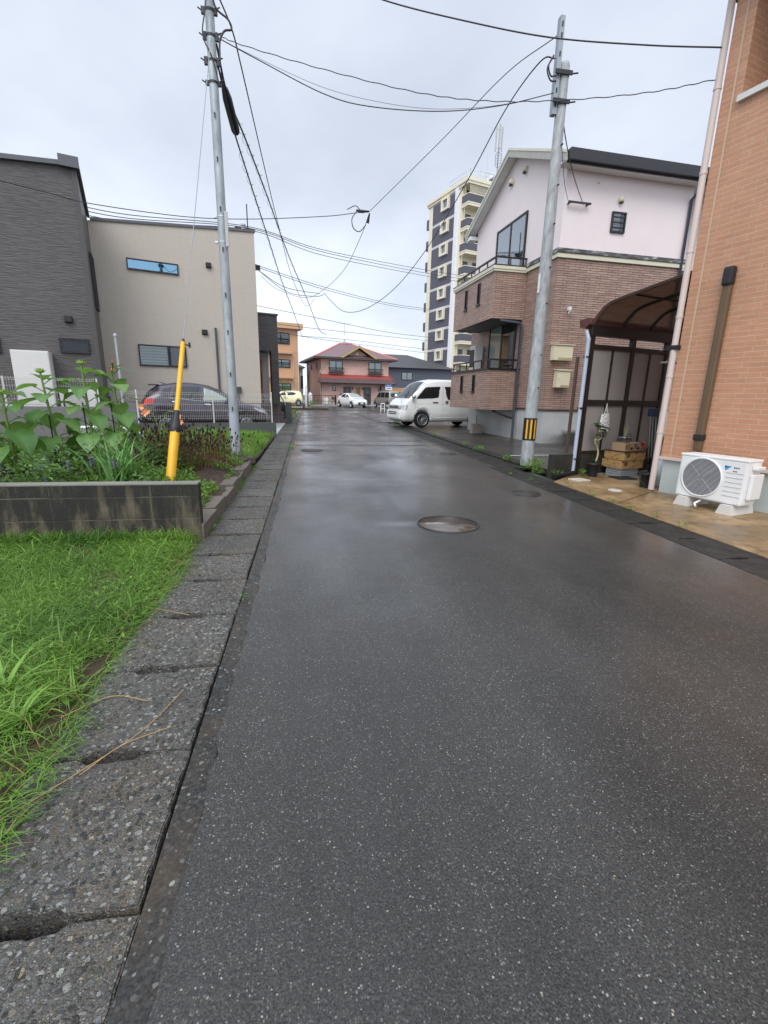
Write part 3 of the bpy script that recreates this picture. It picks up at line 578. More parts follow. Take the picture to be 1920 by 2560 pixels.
q = MB(); q.box(-ov, 3.95, y0 + .02, -.002, ze - .10, ze - .04); q.box(-ov, -.002, 5.7, y1 - .05, ze - .14, ze - .02); q.prism([(-ov + .005, y0 + .05, ze - .025 + .05 * .443), (-ov + .005, 2.85, zr - .03), (-.003, 2.85, zr - .03), (-.003, y0 + .05, ze - .025 + .05 * .443)], (0, 0, -.012)); q.prism([(-ov + .005, y1 - .05, ze - .03 + .02), (-ov + .005, 2.85, zr - .03), (-.003, 2.85, zr - .03), (-.003, y1 - .05, ze - .03 + .02)], (0, 0, -.012)); q.build('soffit', plain('soffit_grey', (.78, .77, .74), .6, var=.12, scale=3), ph)
q = MB(); q.prism([(-.28, y0 - .09, ze - .11), (-.28, y0 + .03, ze - .11), (-.28, y0 + .03, ze + .12), (-.28, y0 - .12, ze + .12)], (4.35, 0, 0)); q.box(-.28, 4.05, y0 + .03, y0 + .06, ze - .15, ze + .0); q.build('eaves_gutter', M['rooftrim'], ph)
q = MB(); q.tube([(3.88, y0 - .04, ze - .06), (3.88, y0 + .0, ze - .18), (3.86, -.06, ze - .45), (3.86, -.06, .4)], .04, 10); q.build('downpipe', plain('slate_downpipe', (.06, .07, .095), .4), ph)
PS = Matrix.Identity(4)
window(ph, PS, 1.46, 1.89, 5.72, 6.22, trans=(.25, .5, .75), back='blind'); window(ph, Matrix.Translation((0, .9, 0)), 4.05, 4.5, 5.4, 6.5)
dome(ph, PS, 1.67, 6.51); dome(ph, PS, .95, 6.85, .03)
FGA = Matrix.Rotation(R(-90), 4, 'Z')      # the gable wall that faces the lane: local x runs from far to near
def gx(u): return -u
window(ph, FGA, gx(3.9), gx(1.88), 5.12, 6.75, mull=(.5,), back='dark', fw=.06, pane='mirror')
dome(ph, FGA, gx(2.23), 7.94, .1); dome(ph, FGA, gx(3.1), 7.94, .1)
window(ph, FGA, gx(3.95), gx(2.0), 2.0, 3.72, mull=(.5,), back='half', fw=.06)
# wall lamp / camera, service bracket
q = MB(); q.box(.42, .50, -.12, -.02, 3.68, 3.78, .01); q.cyl((.46, -.06, 3.6), (.46, -.1, 3.68), .025, 8); q.build('security_camera', M['white'], ph)
q = MB(); q.box(.06, .72, -.14, -.10, 6.27, 6.31); q.box(.1, .13, -.12, 0, 6.26, 6.3); q.box(.64, .67, -.12, 0, 6.26, 6.3); q.build('service_bracket', M['black'], ph)
# balconies: box parapets with coping, rail and slit openings
def balcony(z0, z1, xo, ya, yb, coping, rail, name):
    bo = thing(name, None, None); bo.parent = ph
    q = MB()
    sl_ = [(ya + .98, ya + 1.2), (ya + 2.05, ya + 2.27)]; zs0, zs1 = z0 + .52 + .05, z1 - .12
    ys = [ya] + [t for s_ in sl_ for t in s_] + [yb]
    for i in range(0, len(ys) - 1):
        if i % 2 == 0: q.box(xo, xo + .14, ys[i], ys[i + 1], z0, z1)
        else: q.box(xo, xo + .14, ys[i], ys[i + 1], z0, zs0); q.box(xo, xo + .14, ys[i], ys[i + 1], zs1, z1)
    q.box(xo + .14, -.001, ya, ya + .14, z0, z1); q.box(xo + .14, -.001, yb - .14, yb, z0, z1); q.build('parapet', M['brownbrick'], bo)
    q = MB(); q.box(xo + .14, -.002, ya + .14, yb - .14, z0 + .02, z0 + .12); q.build('floor', plain('balcony_floor', (.16, .155, .15), .8), bo)
    for s0_, s1_ in sl_:
        q = MB(); q.box(xo - .02, xo + .1, s0_, s0_ + .03, zs0, zs1); q.box(xo - .02, xo + .1, s1_ - .03, s1_, zs0, zs1); q.box(xo - .05, xo + .14, s0_ - .015, s1_ + .015, zs0 - .05, zs0 + .01)
        for k_ in range(4): q.tube([(xo + .03, s0_ + .03 + .05 * k_, zs0), (xo + .03, s0_ + .05 + .04 * ((k_ * 3) % 4), (zs0 + zs1) / 2), (xo + .03, s0_ + .03 + .05 * k_, zs1)], .008, 5)
        q.build('slit_grille', M['black'], bo)
    q = MB(); q.box(xo - .04, xo + .17, ya - .04, yb + .04, z1 + .001, z1 + .06); q.box(xo + .17, -.003, ya - .04, ya + .17, z1 + .001, z1 + .06)
    if coping == 2: q.box(xo - .06, xo + .17, ya - .06, yb + .06, z1 + .06, z1 + .15); q.box(xo + .17, -.003, ya - .06, ya + .17, z1 + .06, z1 + .15)
    q.build('coping', M['creamband'] if coping == 2 else M['black'], bo)
    zc = z1 + (.15 if coping == 2 else .06)
    q = MB(); q.box(xo + .03, xo + .09, ya + .03, yb - .03, zc + .24, zc + .28); q.box(xo + .09, -.01, ya + .03, ya + .09, zc + .24, zc + .28)
    if coping == 2: q.box(xo - .065, xo + .18, ya - .065, yb + .065, zc + .001, zc + .03); q.box(xo + .18, -.003, ya - .065, ya + .18, zc + .001, zc + .03)
    for i in range(6): yy = ya + .05 + (yb - ya - .12) * i / 5; q.box(xo + .045, xo + .075, yy, yy + .03, zc, zc + .24)
    for xx in (xo + .5, -.05): q.box(xx, xx + .03, ya + .045, ya + .075, zc, zc + .24)
    q.build('rail', M['black'], bo)
balcony(3.66, 4.98, -1.05, 1.66, 4.95, 2, 1, 'balcony'); balcony(.93, 2.15, -1.05, 1.62, 4.9, 1, 1, 'balcony')
q = MB(); q.tube([(-.75, 1.70, 3.62), (-.2, 1.56, 3.56), (-.1, 1.53, 3.5), (-.1, 1.53, .02)], .042, 10); q.build('downpipe', plain('slate_pipe_dark', (.05, .06, .085), .4), ph)
q = MB(); q.tube([(-.75, 1.75, .9), (-.3, 1.58, .72), (-.1, 1.53, .66)], .03, 8); q.build('drain_branch', M['black'], ph)
au = thing('air_conditioner', 'pale air conditioner unit standing on the lower balcony of the brown house', 'air conditioner', (PX, PY, 0), R(3))
q = MB(); q.box(-.42, -.12, 4.25, 4.75, 2.25, 3.15, .02); q.build('body', M['offwhite'], au)
q = MB(); q.box(-.445, -.422, 4.32, 4.68, 2.4, 3.0); q.build('fan_grille', M['blackp'], au)
q = MB(); q.box(-.4, -.14, 4.3, 4.34, 1.06, 2.25); q.box(-.4, -.14, 4.66, 4.7, 1.06, 2.25); q.build('stand', M['alu'], au)
for nm, x0, x1, z0, z1, lb in (('meter_box', .06, .64, 2.36, 2.76, 'wide cream meter box on the brown wall, upper of two'), ('meter_box', .24, .64, 1.62, 2.08, 'narrow cream meter box on the brown wall, lower of two')):
    t = thing(nm, lb, 'meter box', (PX, PY, 0), R(3), 'meter boxes on the brown wall')
    q = MB(); q.box(x0, x1, -.2, -.001, z0, z1, .008); q.build('case', M['cream'], t)
    q = MB(); q.prism([(x0 - .025, -.235, z1 + .001), (x0 - .025, 0, z1 + .02), (x0 - .025, 0, z1 + .05), (x0 - .025, -.235, z1 + .025)], (x1 - x0 + .05, 0, 0)); q.build('lid', M['cream'], t)
    q = MB(); q.box(x0 + .14 * (x1 - x0) + .06, x1 - .02, -.206, -.2, z0 + .02, z0 + .07); q.cyl((x0 + .05, -.207, (z0 + z1) / 2), (x0 + .05, -.2, (z0 + z1) / 2), .012, 8); q.build('latch', plain('dull_brass', (.45, .37, .2), .5), t)
sb = thing('wheel_stop', 'small concrete block standing at the foot of the balcony wall behind the van', 'concrete block', (6.2, 16.4, .012), R(4))
q = MB(); q.prism([(-.2, 0, 0), (.2, 0, 0), (.17, 0, .3), (.1, 0, .34), (-.1, 0, .34), (-.17, 0, .3)], (0, .22, 0)); q.build('block', plain('tan_concrete', (.33, .29, .23), .8, bump=.3), sb)
q = MB(); q.cyl((0, .1, .34), (0, .1, .66), .012, 8); q.build('rod', M['black'], sb)

# ------------------------------------------------------------------ orange tiled house at the right edge
OX, OY, OR = 5.08, 5.93, R(90 - 164.5)
M['orangetile'] = bricks('orange_tile', C('c18e6e'), C('ba8767'), C('c9ab92'), .228, .0615, .0042, .5, var=.10, bump=.6, off=.35)
M['orangepale'] = plain('pale_joint', C('c9ab8e'), .6)
M['pinkpipe'] = plain('pinkish_pipe', C('cfbfb6'), .4, var=.05)
M['greywall'] = plain('grey_foundation', C('b2bab6'), .75, var=.1, scale=4, bump=.15)
oh = thing('house', 'house clad in orange brick tiles at the right edge of the road', 'house', (OX, OY, 0), OR)
q = MB(); wx0, wx1, wz0 = .24, 2.0, 4.80
q.box(0, wx0, 0, 7, .5, 6.2); q.box(wx0, wx1, 0, 7, .5, wz0); q.box(wx1, 8.5, 0, 7, .5, 6.2); q.box(wx0, wx1, .55, 7, wz0, 6.2); q.build('tiled_wall', M['orangetile'], oh)
q = MB(); q.box(.03, 8.5, .03, 7, 0, .5); q.build('foundation', M['greywall'], oh)
q = MB(); q.box(-.015, 8.5, -.02, .03, .485, .525); q.build('base_trim', M['pinkpipe'], oh)
q = MB(); q.box(wx0 - .02, wx1, -.05, .10, wz0 - .05, wz0 + .015); q.build('sill', M['offwhite'], oh)
q = MB(); q.quad((wx0 + .02, .545, wz0), (wx1, .545, wz0), (wx1, .545, 6.2), (wx0 + .02, .545, 6.2)); wi = q.build('window', M['glass'], oh)
q = MB(); q.box(wx0 + .3, wx0 + .34, .3, .34, wz0 + .02, 5.5); q.build('window_rail', M['offwhite'], oh)
q = MB(); q.quad((.125, -.004, .53), (.15, -.004, .53), (.15, -.004, 6.2), (.125, -.004, 6.2)); q.build('joint_strip', M['orangepale'], oh)
q = MB(); q.cyl((-.05, -.03, .02), (-.05, -.03, 6.1), .040, 14)
for z in (.85, 1.62, 2.4, 3.2, 4.1, 5.0): q.cyl((-.05, -.03, z), (-.05, -.03, z + .035), .046, 14)
q.box(-.06, -.04, -.03, .05, 2.0, 2.03); q.build('downpipe', M['pinkpipe'], oh)
q = MB(); q.box(-.35, 8.6, -.5, 7.2, 6.2, 6.34); q.build('roof', M['rooftrim'], oh)
q = MB(); q.box(.465, .565, -.075, -.001, .66, 2.72, .02); pc = q.build('pipe_cover', plain('brown_pipe_cover', (.13, .085, .045), .45), oh)
q = MB(); q.box(.455, .575, -.10, -.001, 2.70, 2.92, .03); q.build('cap', M['blackp'], pc); q = MB(); q.box(.455, .575, -.09, -.001, .80, .88, .01); q.build('clamp', M['blackp'], pc)
q = MB(); q.box(-.14, .02, -.07, .02, 1.99, 2.05); q.tube([(-.1, -.02, 2.02), (-.28, .02, 1.98)], .02, 8); q.build('pipe_clamp', M['black'], oh)
# outdoor unit in front of it
ac = thing('air_conditioner', 'white outdoor air conditioner unit on plastic feet in front of the orange tiled wall', 'air conditioner', (OX, OY, 0), OR)
W_, x0, x1, z0, z1, y0, y1 = .78, .62, 1.40, .125, .665, -.52, -.24
q = MB(); q.box(x0, x1, y0, y1, z0, z1 - .02, .022); q.build('body', M['white'], ac)
q = MB(); q.box(x0 - .006, x1 + .006, y0 - .006, y1 + .006, z1 - .03, z1, .012); q.build('top_panel', M['white'], ac)
fx, fz, fr = x0 + .29, .395, .225
q = MB(); q.xf = Matrix.Translation((fx, y0 - .001, fz)) @ Matrix.Rotation(R(90), 4, 'X'); q.lathe([(fr + .022, 0), (fr + .02, .012), (fr + .006, .016), (fr, .004)], 40); q.build('fan_ring', M['white'], ac)
q = MB(); q.xf = Matrix.Translation((fx, y0 - .004, fz)) @ Matrix.Rotation(R(90), 4, 'X'); q.lathe([(fr, 0), (0, 0)], 40); fb = q.build('fan_opening', plain('fan_dark', (.035, .04, .05), .5), ac)
q = MB(); q.xf = Matrix.Translation((fx, y0 - .010, fz)) @ Matrix.Rotation(R(90), 4, 'X')
for i in range(-15, 16):
    hh = i * .0145; wq = math.sqrt(max(0, fr ** 2 - hh ** 2))
    if wq > .03: q.box(-wq, wq, hh - .0020, hh + .0020, -.003, .004)
for i in range(4): a = i * math.pi / 2 + .78; q.tube([(.03 * math.cos(a), .03 * math.sin(a), -.004), (fr * math.cos(a), fr * math.sin(a), -.004)], .0022, 4)
q.build('grille', plain('grille_white', (.62, .63, .64), .4), ac)
q = MB()
for i in range(6): q.box(fx + .27, x1 - .03, y0 - .004, y0, .22 + i * .055, .224 + i * .055)
q.build('louvre_line', plain('shadow_gap', (.35, .36, .36), .6), ac)
q = MB(); lx, lz = x0 + .535, .575
q.poly([(lx, y0 - .003, lz), (lx + .075, y0 - .003, lz), (lx + .012, y0 - .003, lz - .055)]); q.mi = 1; q.poly([(lx + .0, y0 - .004, lz), (lx + .03, y0 - .004, lz), (lx + .005, y0 - .004, lz - .026)])
q.build('logo', [plain('logo_blue', (.02, .30, .65), .4), M['blackp']], ac)
q = MB()
for k_ in range(3): q.box(lx + .10 + k_ * .022, lx + .115 + k_ * .022, y0 - .003, y0, lz - .022, lz - .006)
for k_ in range(3): q.box(lx + .095 + k_ * .016, lx + .107 + k_ * .016, y0 - .003, y0, lz - .062, lz - .05)
q.build('badge', plain('badge_grey', (.12, .13, .17), .5), ac)
q = MB(); q.box(x1 + .001, x1 + .045, y0 + .06, y1, .2, .5, .015); q.box(x1 + .001, x1 + .06, y0 + .08, y1 - .04, .55, .59, .01); q.build('valve_cover', M['white'], ac)
for xx in (x0 + .12, x1 - .14):
    q = MB(); q.prism([(xx - .09, y0 - .05, 0.004), (xx + .09, y0 - .05, .004), (xx + .06, y0 - .05, .12), (xx - .05, y0 - .05, .12)], (0, .46, 0)); q.build('foot', plain('plastic_foot', (.62, .60, .56), .5, var=.1), ac)
q = MB(); q.tube([(fx + .02, y0 + .04, .10), (fx - .01, y0 - .02, .06), (fx + .03, y0 - .06, .035)], .014, 8); q.build('drain_hose', M['white'], ac)
# ------------------------------------------------------------------ carport between the two right-hand houses
CX, CY, CR = 4.6, 7.4, R(15.5)
M['brownalu'] = plain('dark_brown_aluminium', (.022, .016, .013), .4)
M['brownframe'] = plain('brown_frame', (.095, .06, .045), .4)
b = NB('smoked_roof_panel'); f = b.noise(b.co(), 5, 4); tr = b.n('ShaderNodeBsdfTransparent'); tr.inputs[0].default_value = (.30, .22, .17, 1)
b.set(color=b.ramp(f, (.3, (.075, .055, .045)), (.7, (.12, .09, .07))), rough=.35); mxs = b.n('ShaderNodeMixShader'); mxs.inputs[0].default_value = .45
b.l(b.b.outputs[0], mxs.inputs[1]); b.l(tr.outputs[0], mxs.inputs[2]); b.l(mxs.outputs[0], b.t.nodes['Material Output'].inputs[0]); M['smoke'] = b.m
M['frost'] = plain('frosted_panel', (.30, .275, .26), .45, var=.08, scale=2)
b = NB('mossy_block'); v = b.co(); c = b.ramp(b.noise(v, 3, 7, .65), (.3, (.012, .012, .009)), (.55, (.035, .033, .024)), (.75, (.10, .09, .06))); b.set(color=c, rough=.8, normal=b.bump(b.noise(v, 40, 4), .4, .01)); M['mossy'] = b.m
cp = thing('carport', 'brown carport with arched smoked roof and frosted side panels beside the orange house', 'carport', (CX, CY, 0), CR)
arc = [(float(y), float(np.interp(-y, [0, .04, .1, .2, .3, .5, .87, 1.14, 1.53], [2.52, 2.58, 2.65, 2.74, 2.79, 2.83, 2.88, 2.92, 2.97]))) for y in [-1.53 * (i / 20) ** 1.5 for i in range(21)]]
for x in (.10, .80, 1.5, 2.2):
    q = MB(); q.tube([(x, y, z) for y, z in arc], .028, 8); q.build('arch', M['brownframe'] if x < .2 else M['brownalu'], cp)
q = MB(); q.add([(x, y, z + .012) for y, z in arc for x in (.06, 2.4)], [(2 * i, 2 * i + 1, 2 * i + 3, 2 * i + 2) for i in range(20)]); q.build('roof_panel', M['smoke'], cp, True)
for k_ in (12,): q = MB(); q.tube([(.08, arc[k_][0], arc[k_][1] - .02), (2.4, arc[k_][0], arc[k_][1] - .02)], .018, 6); q.build('purlin', M['brownalu'], cp)
q = MB(); q.box(.06, 2.42, -.05, .05, 2.33, 2.49); q.build('beam', M['brownalu'], cp)
q = MB(); q.prism([(-.02, .06, 2.44), (-.02, .16, 2.46), (-.02, .19, 2.58), (-.02, .02, 2.60), (-.02, -.02, 2.5)], (2.4, 0, 0)); q.build('gutter', plain('maroon_gutter', (.095, .035, .03), .45), cp)
for x in (.10, 1.10, 2.02):
    q = MB(); q.box(x - .04, x + .04, -.04, .04, 0, 2.33); q.build('post', M['brownalu'], cp)
for x0, x1 in ((.14, 1.06), (1.14, 1.98)):
    for z0, z1 in ((1.30, 2.12), (.42, 1.20)):
        q = MB(); q.box(x0, x1, -.006, .006, z0, z1); q.build('side_panel', M['frost'], cp)
    q = MB(); q.box(x0, x1, -.03, .03, 2.12, 2.20); q.box(x0, x1, -.035, .035, 1.20, 1.30); q.box(x0, x1, -.03, .03, .38, .42)
    xm = x0 + (x1 - x0) * .52; q.box(xm - .018, xm + .018, -.025, .025, .42, 2.12); q.build('rail', M['brownalu'], cp)
q = MB(); q.box(-.06, -.02, .10, .14, .38, 2.0); q.build('back_post', M['brownframe'], cp)
q = MB(); q.cyl((.01, -.02, .06), (.01, -.02, 2.28), .033, 12); q.tube([(.01, -.02, 2.27), (.01, .04, 2.40)], .03, 8)
q.build('downpipe', plain('pale_blue_pipe', (.42, .47, .56), .35), cp)
q = MB(); q.box(-.02, .045, -.062, .02, .28, .30); q.box(-.02, .045, -.062, .02, 1.14, 1.17); q.box(-.02, .045, -.062, .02, 1.98, 2.0); q.build('pipe_clip', M['black'], cp)
bw = thing('block_wall', 'low dark mossy block wall at the foot of the carport side', 'wall', (CX, CY, 0), CR)
q = MB(); q.box(-.47, 2.3, -.02, .10, -.05, .37, .006); q.build('wall_body', M['mossy'], bw)
q = MB(); q.tube([(.01, -.05, .05), (-.15, -.10, .045), (-.52, -.16, .04)], .035, 10); o = q.build('drain_pipe', M['blackp']); o.location = (CX, CY, 0); o.rotation_euler.z = CR
tag(o, 'short black drain pipe lying at the end of the mossy block wall', 'pipe')
def P2(x, y, z=0):
    return (CX + x * math.cos(CR) - y * math.sin(CR), CY + x * math.sin(CR) + y * math.cos(CR), z)
def placed(name, label, cat, x, y, z=0, rz=0, group=None): return thing(name, label, cat, P2(x, y, z + .006), CR + rz, group)
# things kept under the carport
t = placed('basket', 'grey plastic slatted basket under two wooden crates', 'basket', .87, -.33)
q = MB(); n = 14
for z in (.01, .05, .085, .12):
    q.box(-.215, .215, -.155, -.145, z, z + .016); q.box(-.215, .215, .145, .155, z, z + .016); q.box(-.215, -.205, -.145, .145, z, z + .016); q.box(.205, .215, -.145, .145, z, z + .016)
for i in range(n): x = -.215 + .416 * i / (n - 1); q.box(x, x + .014, -.153, -.147, .02, .125); q.box(x, x + .014, .147, .153, .02, .125)
for i in range(10): y = -.155 + .296 * i / 9; q.box(-.213, -.207, y, y + .014, .02, .125); q.box(.207, .213, y, y + .014, .02, .125)
q.box(-.21, .21, -.15, .15, .0, .012); q.build('basket_body', plain('grey_plastic', (.36, .38, .40), .5), t)
b = NB('scorched_wood'); v = b.co((3, 3, 22)); g_ = b.noise(v, 3, 5, .6); c = b.ramp(g_, (.3, (.36, .20, .075)), (.7, (.52, .33, .14))); c = b.mix(b.ramp(b.noise(b.co((6, 6, 9)), 1.4, 4), (.54, 0), (.66, .85)), c, (.03, .02, .012)); b.set(color=c, rough=.6); M['crate'] = b.m
for zz, nm, dx, lid in ((.14, 'scorched wooden crate resting on the grey basket', 0, 0), (.285, 'scorched wooden crate under the cardboard box, with a dark lid', .03, 1)):
    t = placed('wooden_crate', nm, 'crate', .89 + dx, -.30, zz, rnd.uniform(-.03, .03))
    q = MB(); W2, D2, H2 = .26, .21, .138
    q.box(-W2, W2, -D2, -D2 + .02, 0, H2); q.box(-W2, W2, D2 - .02, D2, 0, H2); q.box(-W2, -W2 + .02, -D2 + .02, D2 - .02, 0, H2); q.box(W2 - .02, W2, -D2 + .02, D2 - .02, 0, H2); q.box(-W2 + .02, W2 - .02, -D2 + .02, D2 - .02, .004, .02); q.build('crate_body', M['crate'], t)
    if lid: q = MB(); q.box(-.27, .29, -.22, .22, H2 + .001, H2 + .016); q.build('lid', plain('dark_red_lid', (.07, .03, .02), .5), t)
t = placed('cardboard_box', 'open cardboard box printed with black marks on top of the wooden crates', 'box', .85, -.36, .445, .02)
q = MB(); q.box(-.2, .2, -.13, -.124, 0, .14); q.box(-.2, .2, .124, .13, 0, .14); q.box(-.2, -.194, -.124, .124, 0, .14); q.box(.194, .2, -.124, .124, 0, .14); q.box(-.194, .194, -.124, .124, 0, .006)
q.build('box_body', plain('cardboard', (.36, .24, .14), .8, var=.1), t)
def text(s_, size, xf, mat, parent, name='lettering', ext=.0005):
    cu = bpy.data.curves.new(name, 'FONT'); cu.body = s_; cu.size = size; cu.extrude = ext; cu.align_x = 'CENTER'; cu.align_y = 'CENTER'
    ob = bpy.data.objects.new(name, cu); dg = bpy.context.evaluated_depsgraph_get(); COL.objects.link(ob); dg.update()
    me = bpy.data.meshes.new_from_object(ob.evaluated_get(bpy.context.evaluated_depsgraph_get())); bpy.data.objects.remove(ob); bpy.data.curves.remove(cu)
    me.transform(xf); me.materials.clear(); me.materials.append(mat); return link(name, me, parent)
ink = plain('black_ink', (.02, .018, .016), .7)
XF = lambda x, y, z: Matrix.Translation((x, y, z)) @ Matrix.Rotation(R(90), 4, 'X')
text('炭', .085, XF(-.155, -.131, .068), ink, t); text('野', .085, XF(.075, -.131, .075), ink, t)
q = MB()
for i in range(3): q.cyl((-.095, -.1305, .035 + i * .033), (-.095, -.133, .035 + i * .033), .011, 10)
for cx_ in (-.03, .14): q.prism([(cx_ - .04, -.1305, .04), (cx_, -.1305, .015), (cx_ + .04, -.1305, .04), (cx_ + .02, -.1305, .07), (cx_, -.1305, .058), (cx_ - .02, -.1305, .07)], (0, -.002, 0))
q.build('printed_mark', ink, t)
t = placed('metal_bucket', 'galvanised metal bucket with a pale spiky plant behind the cardboard box', 'bucket', 1.03, -.17, .445)
q = MB(); q.lathe([(.09, 0), (.115, .2), (.12, .2), (.118, .21), (.108, .2), (.085, .02), (0, .02)], 24); q.lathe([(.104, .1), (.108, .105), (.105, .11)], 24); q.build('bucket_body', plain('galvanised_steel', (.42, .44, .45), .4, .7, var=.3, scale=14), t)
q = MB()
for s_ in (-1, 1): q.tube([(-.08 + .02 * s_, -.1, .16), (-.1, -.12, .24), (-.05, -.13, .28), (0, -.12, .25), (.01, -.1, .16)], .006, 6)
q.build('handle', M['black'], t)
q = MB()
for a, l_ in ((.4, .26), (1.4, .3), (2.4, .24), (3.8, .2), (5.2, .22)): q.prism([(0, -.008, .19), (0, .008, .19), (math.cos(a) * .09, 0, .2 + l_), ], (.004, .002, 0))
q.build('leaf', plain('pale_leaf', (.40, .42, .22), .5), t)
t = placed('wicker_basket', 'tan basket of red and blue toys beside the cardboard box', 'basket', 1.32, -.25, .30)
q = MB(); q.lathe([(.09, 0), (.13, .19), (.135, .2), (.12, .19), (.08, .01), (0, .01)], 18); q.build('basket_body', plain('tan_wicker', (.33, .20, .11), .7, var=.3, scale=60, bump=.5), t)
for i, (cc, x, y) in enumerate((((.05, .07, .3), -.05, -.02), ((.45, .04, .03), .05, -.05), ((.06, .05, .22), .0, .04))):
    q = MB(); q.tube([(x, y, .12), (x + .02, y, .24), (x + .06 * (-1) ** i, y + .01, .27)], [.03, .035, .02], 8); q.build('toy', plain('toy_%d' % i, cc, .4), t)
t = placed('wooden_stool', 'dark slatted stool under the tan basket of toys', 'stool', 1.4, -.22)
q = MB()
for x in (-.17, .17):
    for y in (-.14, .14): q.box(x - .02, x + .02, y - .02, y + .02, 0, .27)
q.box(-.2, .2, -.17, .17, .27, .298); [q.box(-.19, .19, y - .008, y + .008, z, z + .05) for y in (-.13, .13) for z in (.06, .16)]; q.build('stool_frame', plain('dark_stool_wood', (.03, .022, .018), .6), t)
for i in range(3):
    t = placed('rake', ('blue-headed garden tool leaning on the carport panel, nearest the crates', 'blue-headed garden tool leaning on the carport panel, middle of three', 'blue-headed garden tool leaning on the carport panel, nearest the orange house')[i], 'garden tool', 1.66 + .075 * i, -.16, 0, 0, 'garden tools leaning on the carport panel')
    q = MB(); q.cyl((0, -.10, .02), (0, .02, 1.12), .012, 8); q.build('shaft', plain('steel_shaft', (.30, .31, .31), .4, .5), t)
    q = MB(); q.box(-.036, .036, -.03, .05, 1.02, 1.16, .012); q.build('head', plain('blue_plastic', (.02, .05, .10), .45), t)
t = placed('plant_pot', 'black plant pot with a pale curling stem and broad leaves by the carport post', 'potted plant', .235, -.25)
q = MB(); q.lathe([(.075, 0), (.105, .2), (.115, .205), (.115, .235), (.1, .235), (.095, .21), (0, .21)], 20); q.build('pot', M['blackp'], t)
q = MB(); q.tube(spline([(.03, 0, .2), (.06, -.01, .36), (.05, 0, .48), (-.04, -.01, .58), (-.06, -.02, .64), (.02, 0, .62), (.10, 0, .66), (.11, .02, .76), (.04, .02, .86)], 6), [.014] * 20 + [.010] * 29, 8); q.build('stem', plain('pale_stem', (.42, .40, .19), .5), t)
M['broadleaf'] = leafmat('broad_leaf', (.018, .055, .012), (.06, .15, .03))
def heart(q, o, d, n_, size, cup=.15, droop=.35):
    """heart-shaped leaf: base o, direction d, up n_"""
    d = Vector(d).normalized(); n_ = Vector(n_); s_ = d.cross(n_).normalized(); n_ = s_.cross(d).normalized(); o = Vector(o)
    prof = [(-.10, .18), (.0, .40), (.15, .53), (.36, .53), (.60, .40), (.82, .19), (1, .0)]
    vs = []; 
    for t_, w_ in prof:
        for k_ in (-1, -.5, 0, .5, 1):
            z = cup * abs(k_) * w_ * 1.4 - droop * t_ * t_ * .6 + .025 * math.sin(9 * t_ + 3 * k_); back = -.10 * abs(k_) if t_ < .1 else 0
            vs.append(o + (d * (t_ + back) + s_ * (k_ * w_) + n_ * z) * size)
    q.add(vs, [(i * 5 + j, i * 5 + j + 1, (i + 1) * 5 + j + 1, (i + 1) * 5 + j) for i in range(6) for j in range(4)], True)
for dx, dy, sz, z in ((-.6, -.5, .17, .86), (.7, -.4, .2, .84), (.1, -1, .16, .80), (.6, .6, .15, .88), (-.4, .6, .14, .9), (.9, -.1, .15, .7)):
    q = MB(); heart(q, (.04, .02, z), (dx, dy, .0), (0, 0, 1), sz); lf = q.build('leaf', M['broadleaf'], t)
q = MB()
for i in range(8): a = i * .8; heart(q, (-.03 + .02 * math.cos(a), -.02, .22 + .03 * (i % 3)), (math.cos(a), math.sin(a), .3), (0, 0, 1), .07)
q.build('leaf', M['broadleaf'], t)
t = placed('shopping_bag', 'white and grey checked bag hanging from the carport rail', 'bag', .56, -.09, .76)
b = NB('checked_cloth'); ck = b.n('ShaderNodeTexChecker'); ck.inputs['Scale'].default_value = 30; ck.inputs[1].default_value = (.74, .74, .72, 1); ck.inputs[2].default_value = (.46, .45, .44, 1); b.l(b.flat(), ck.inputs[0]); b.set(color=ck.outputs[0], rough=.8)
q = MB(); 
for k_, (z, w_, dpt) in enumerate(((0, .105, .03), (.05, .112, .05), (.14, .095, .045), (.26, .075, .03), (.31, .068, .012))): pass
rows = [(0, .118, .018), (.04, .126, .03), (.14, .116, .032), (.26, .098, .022), (.30, .092, .008)]; vs = []
for z, w_, dpt in rows:
    for j in range(16): a = 2 * math.pi * j / 16; vs.append((w_ * math.cos(a) + .006 * math.sin(5 * a + z * 30), dpt * math.sin(a) * (1 + .3 * math.sin(7 * a)), z + .012 * math.sin(3 * a)))
q.add(vs, [(i * 16 + j, i * 16 + (j + 1) % 16, (i + 1) * 16 + (j + 1) % 16, (i + 1) * 16 + j) for i in range(4) for j in range(16)], True); q.add(vs[:16], [tuple(range(15, -1, -1))]); q.build('bag_body', b.m, t)
q = MB(); q.tube([(-.05, -.01, .29), (-.012, 0, .40), (.0, 0, .48), (.012, 0, .40), (.05, -.01, .29)], .006, 6); q.tube([(-.03, .01, .29), (-.008, 0, .40), (.0, 0, .48), (.008, 0, .40), (.03, .01, .29)], .006, 6); q.build('handle', M['offwhite'], t)
t = placed('laundry_hanger', 'white plastic laundry hanger hanging under the arched carport roof', 'laundry hanger', 1.62, -.62, 1.93)
M['plasticw'] = plain('white_plastic', (.60, .57, .52), .45)
q = MB()
for y in (-.16, -.08, 0, .08, .16): q.box(-.36, .30, y - .009, y + .009, -.01, .012)
for x in (-.36, -.05, .28): q.box(x, x + .018, -.17, .17, -.008, .014)
for i in range(11): x = -.34 + .06 * i; q.box(x, x + .012, -.185, -.165, -.035, .03)
q.build('frame', M['plasticw'], t)
q = MB()
for sx, sy in ((-.25, -.15), (.2, -.15), (-.25, .15), (.2, .15)): q.tube([(sx, sy, .01), (0, 0, .32)], .004, 5)
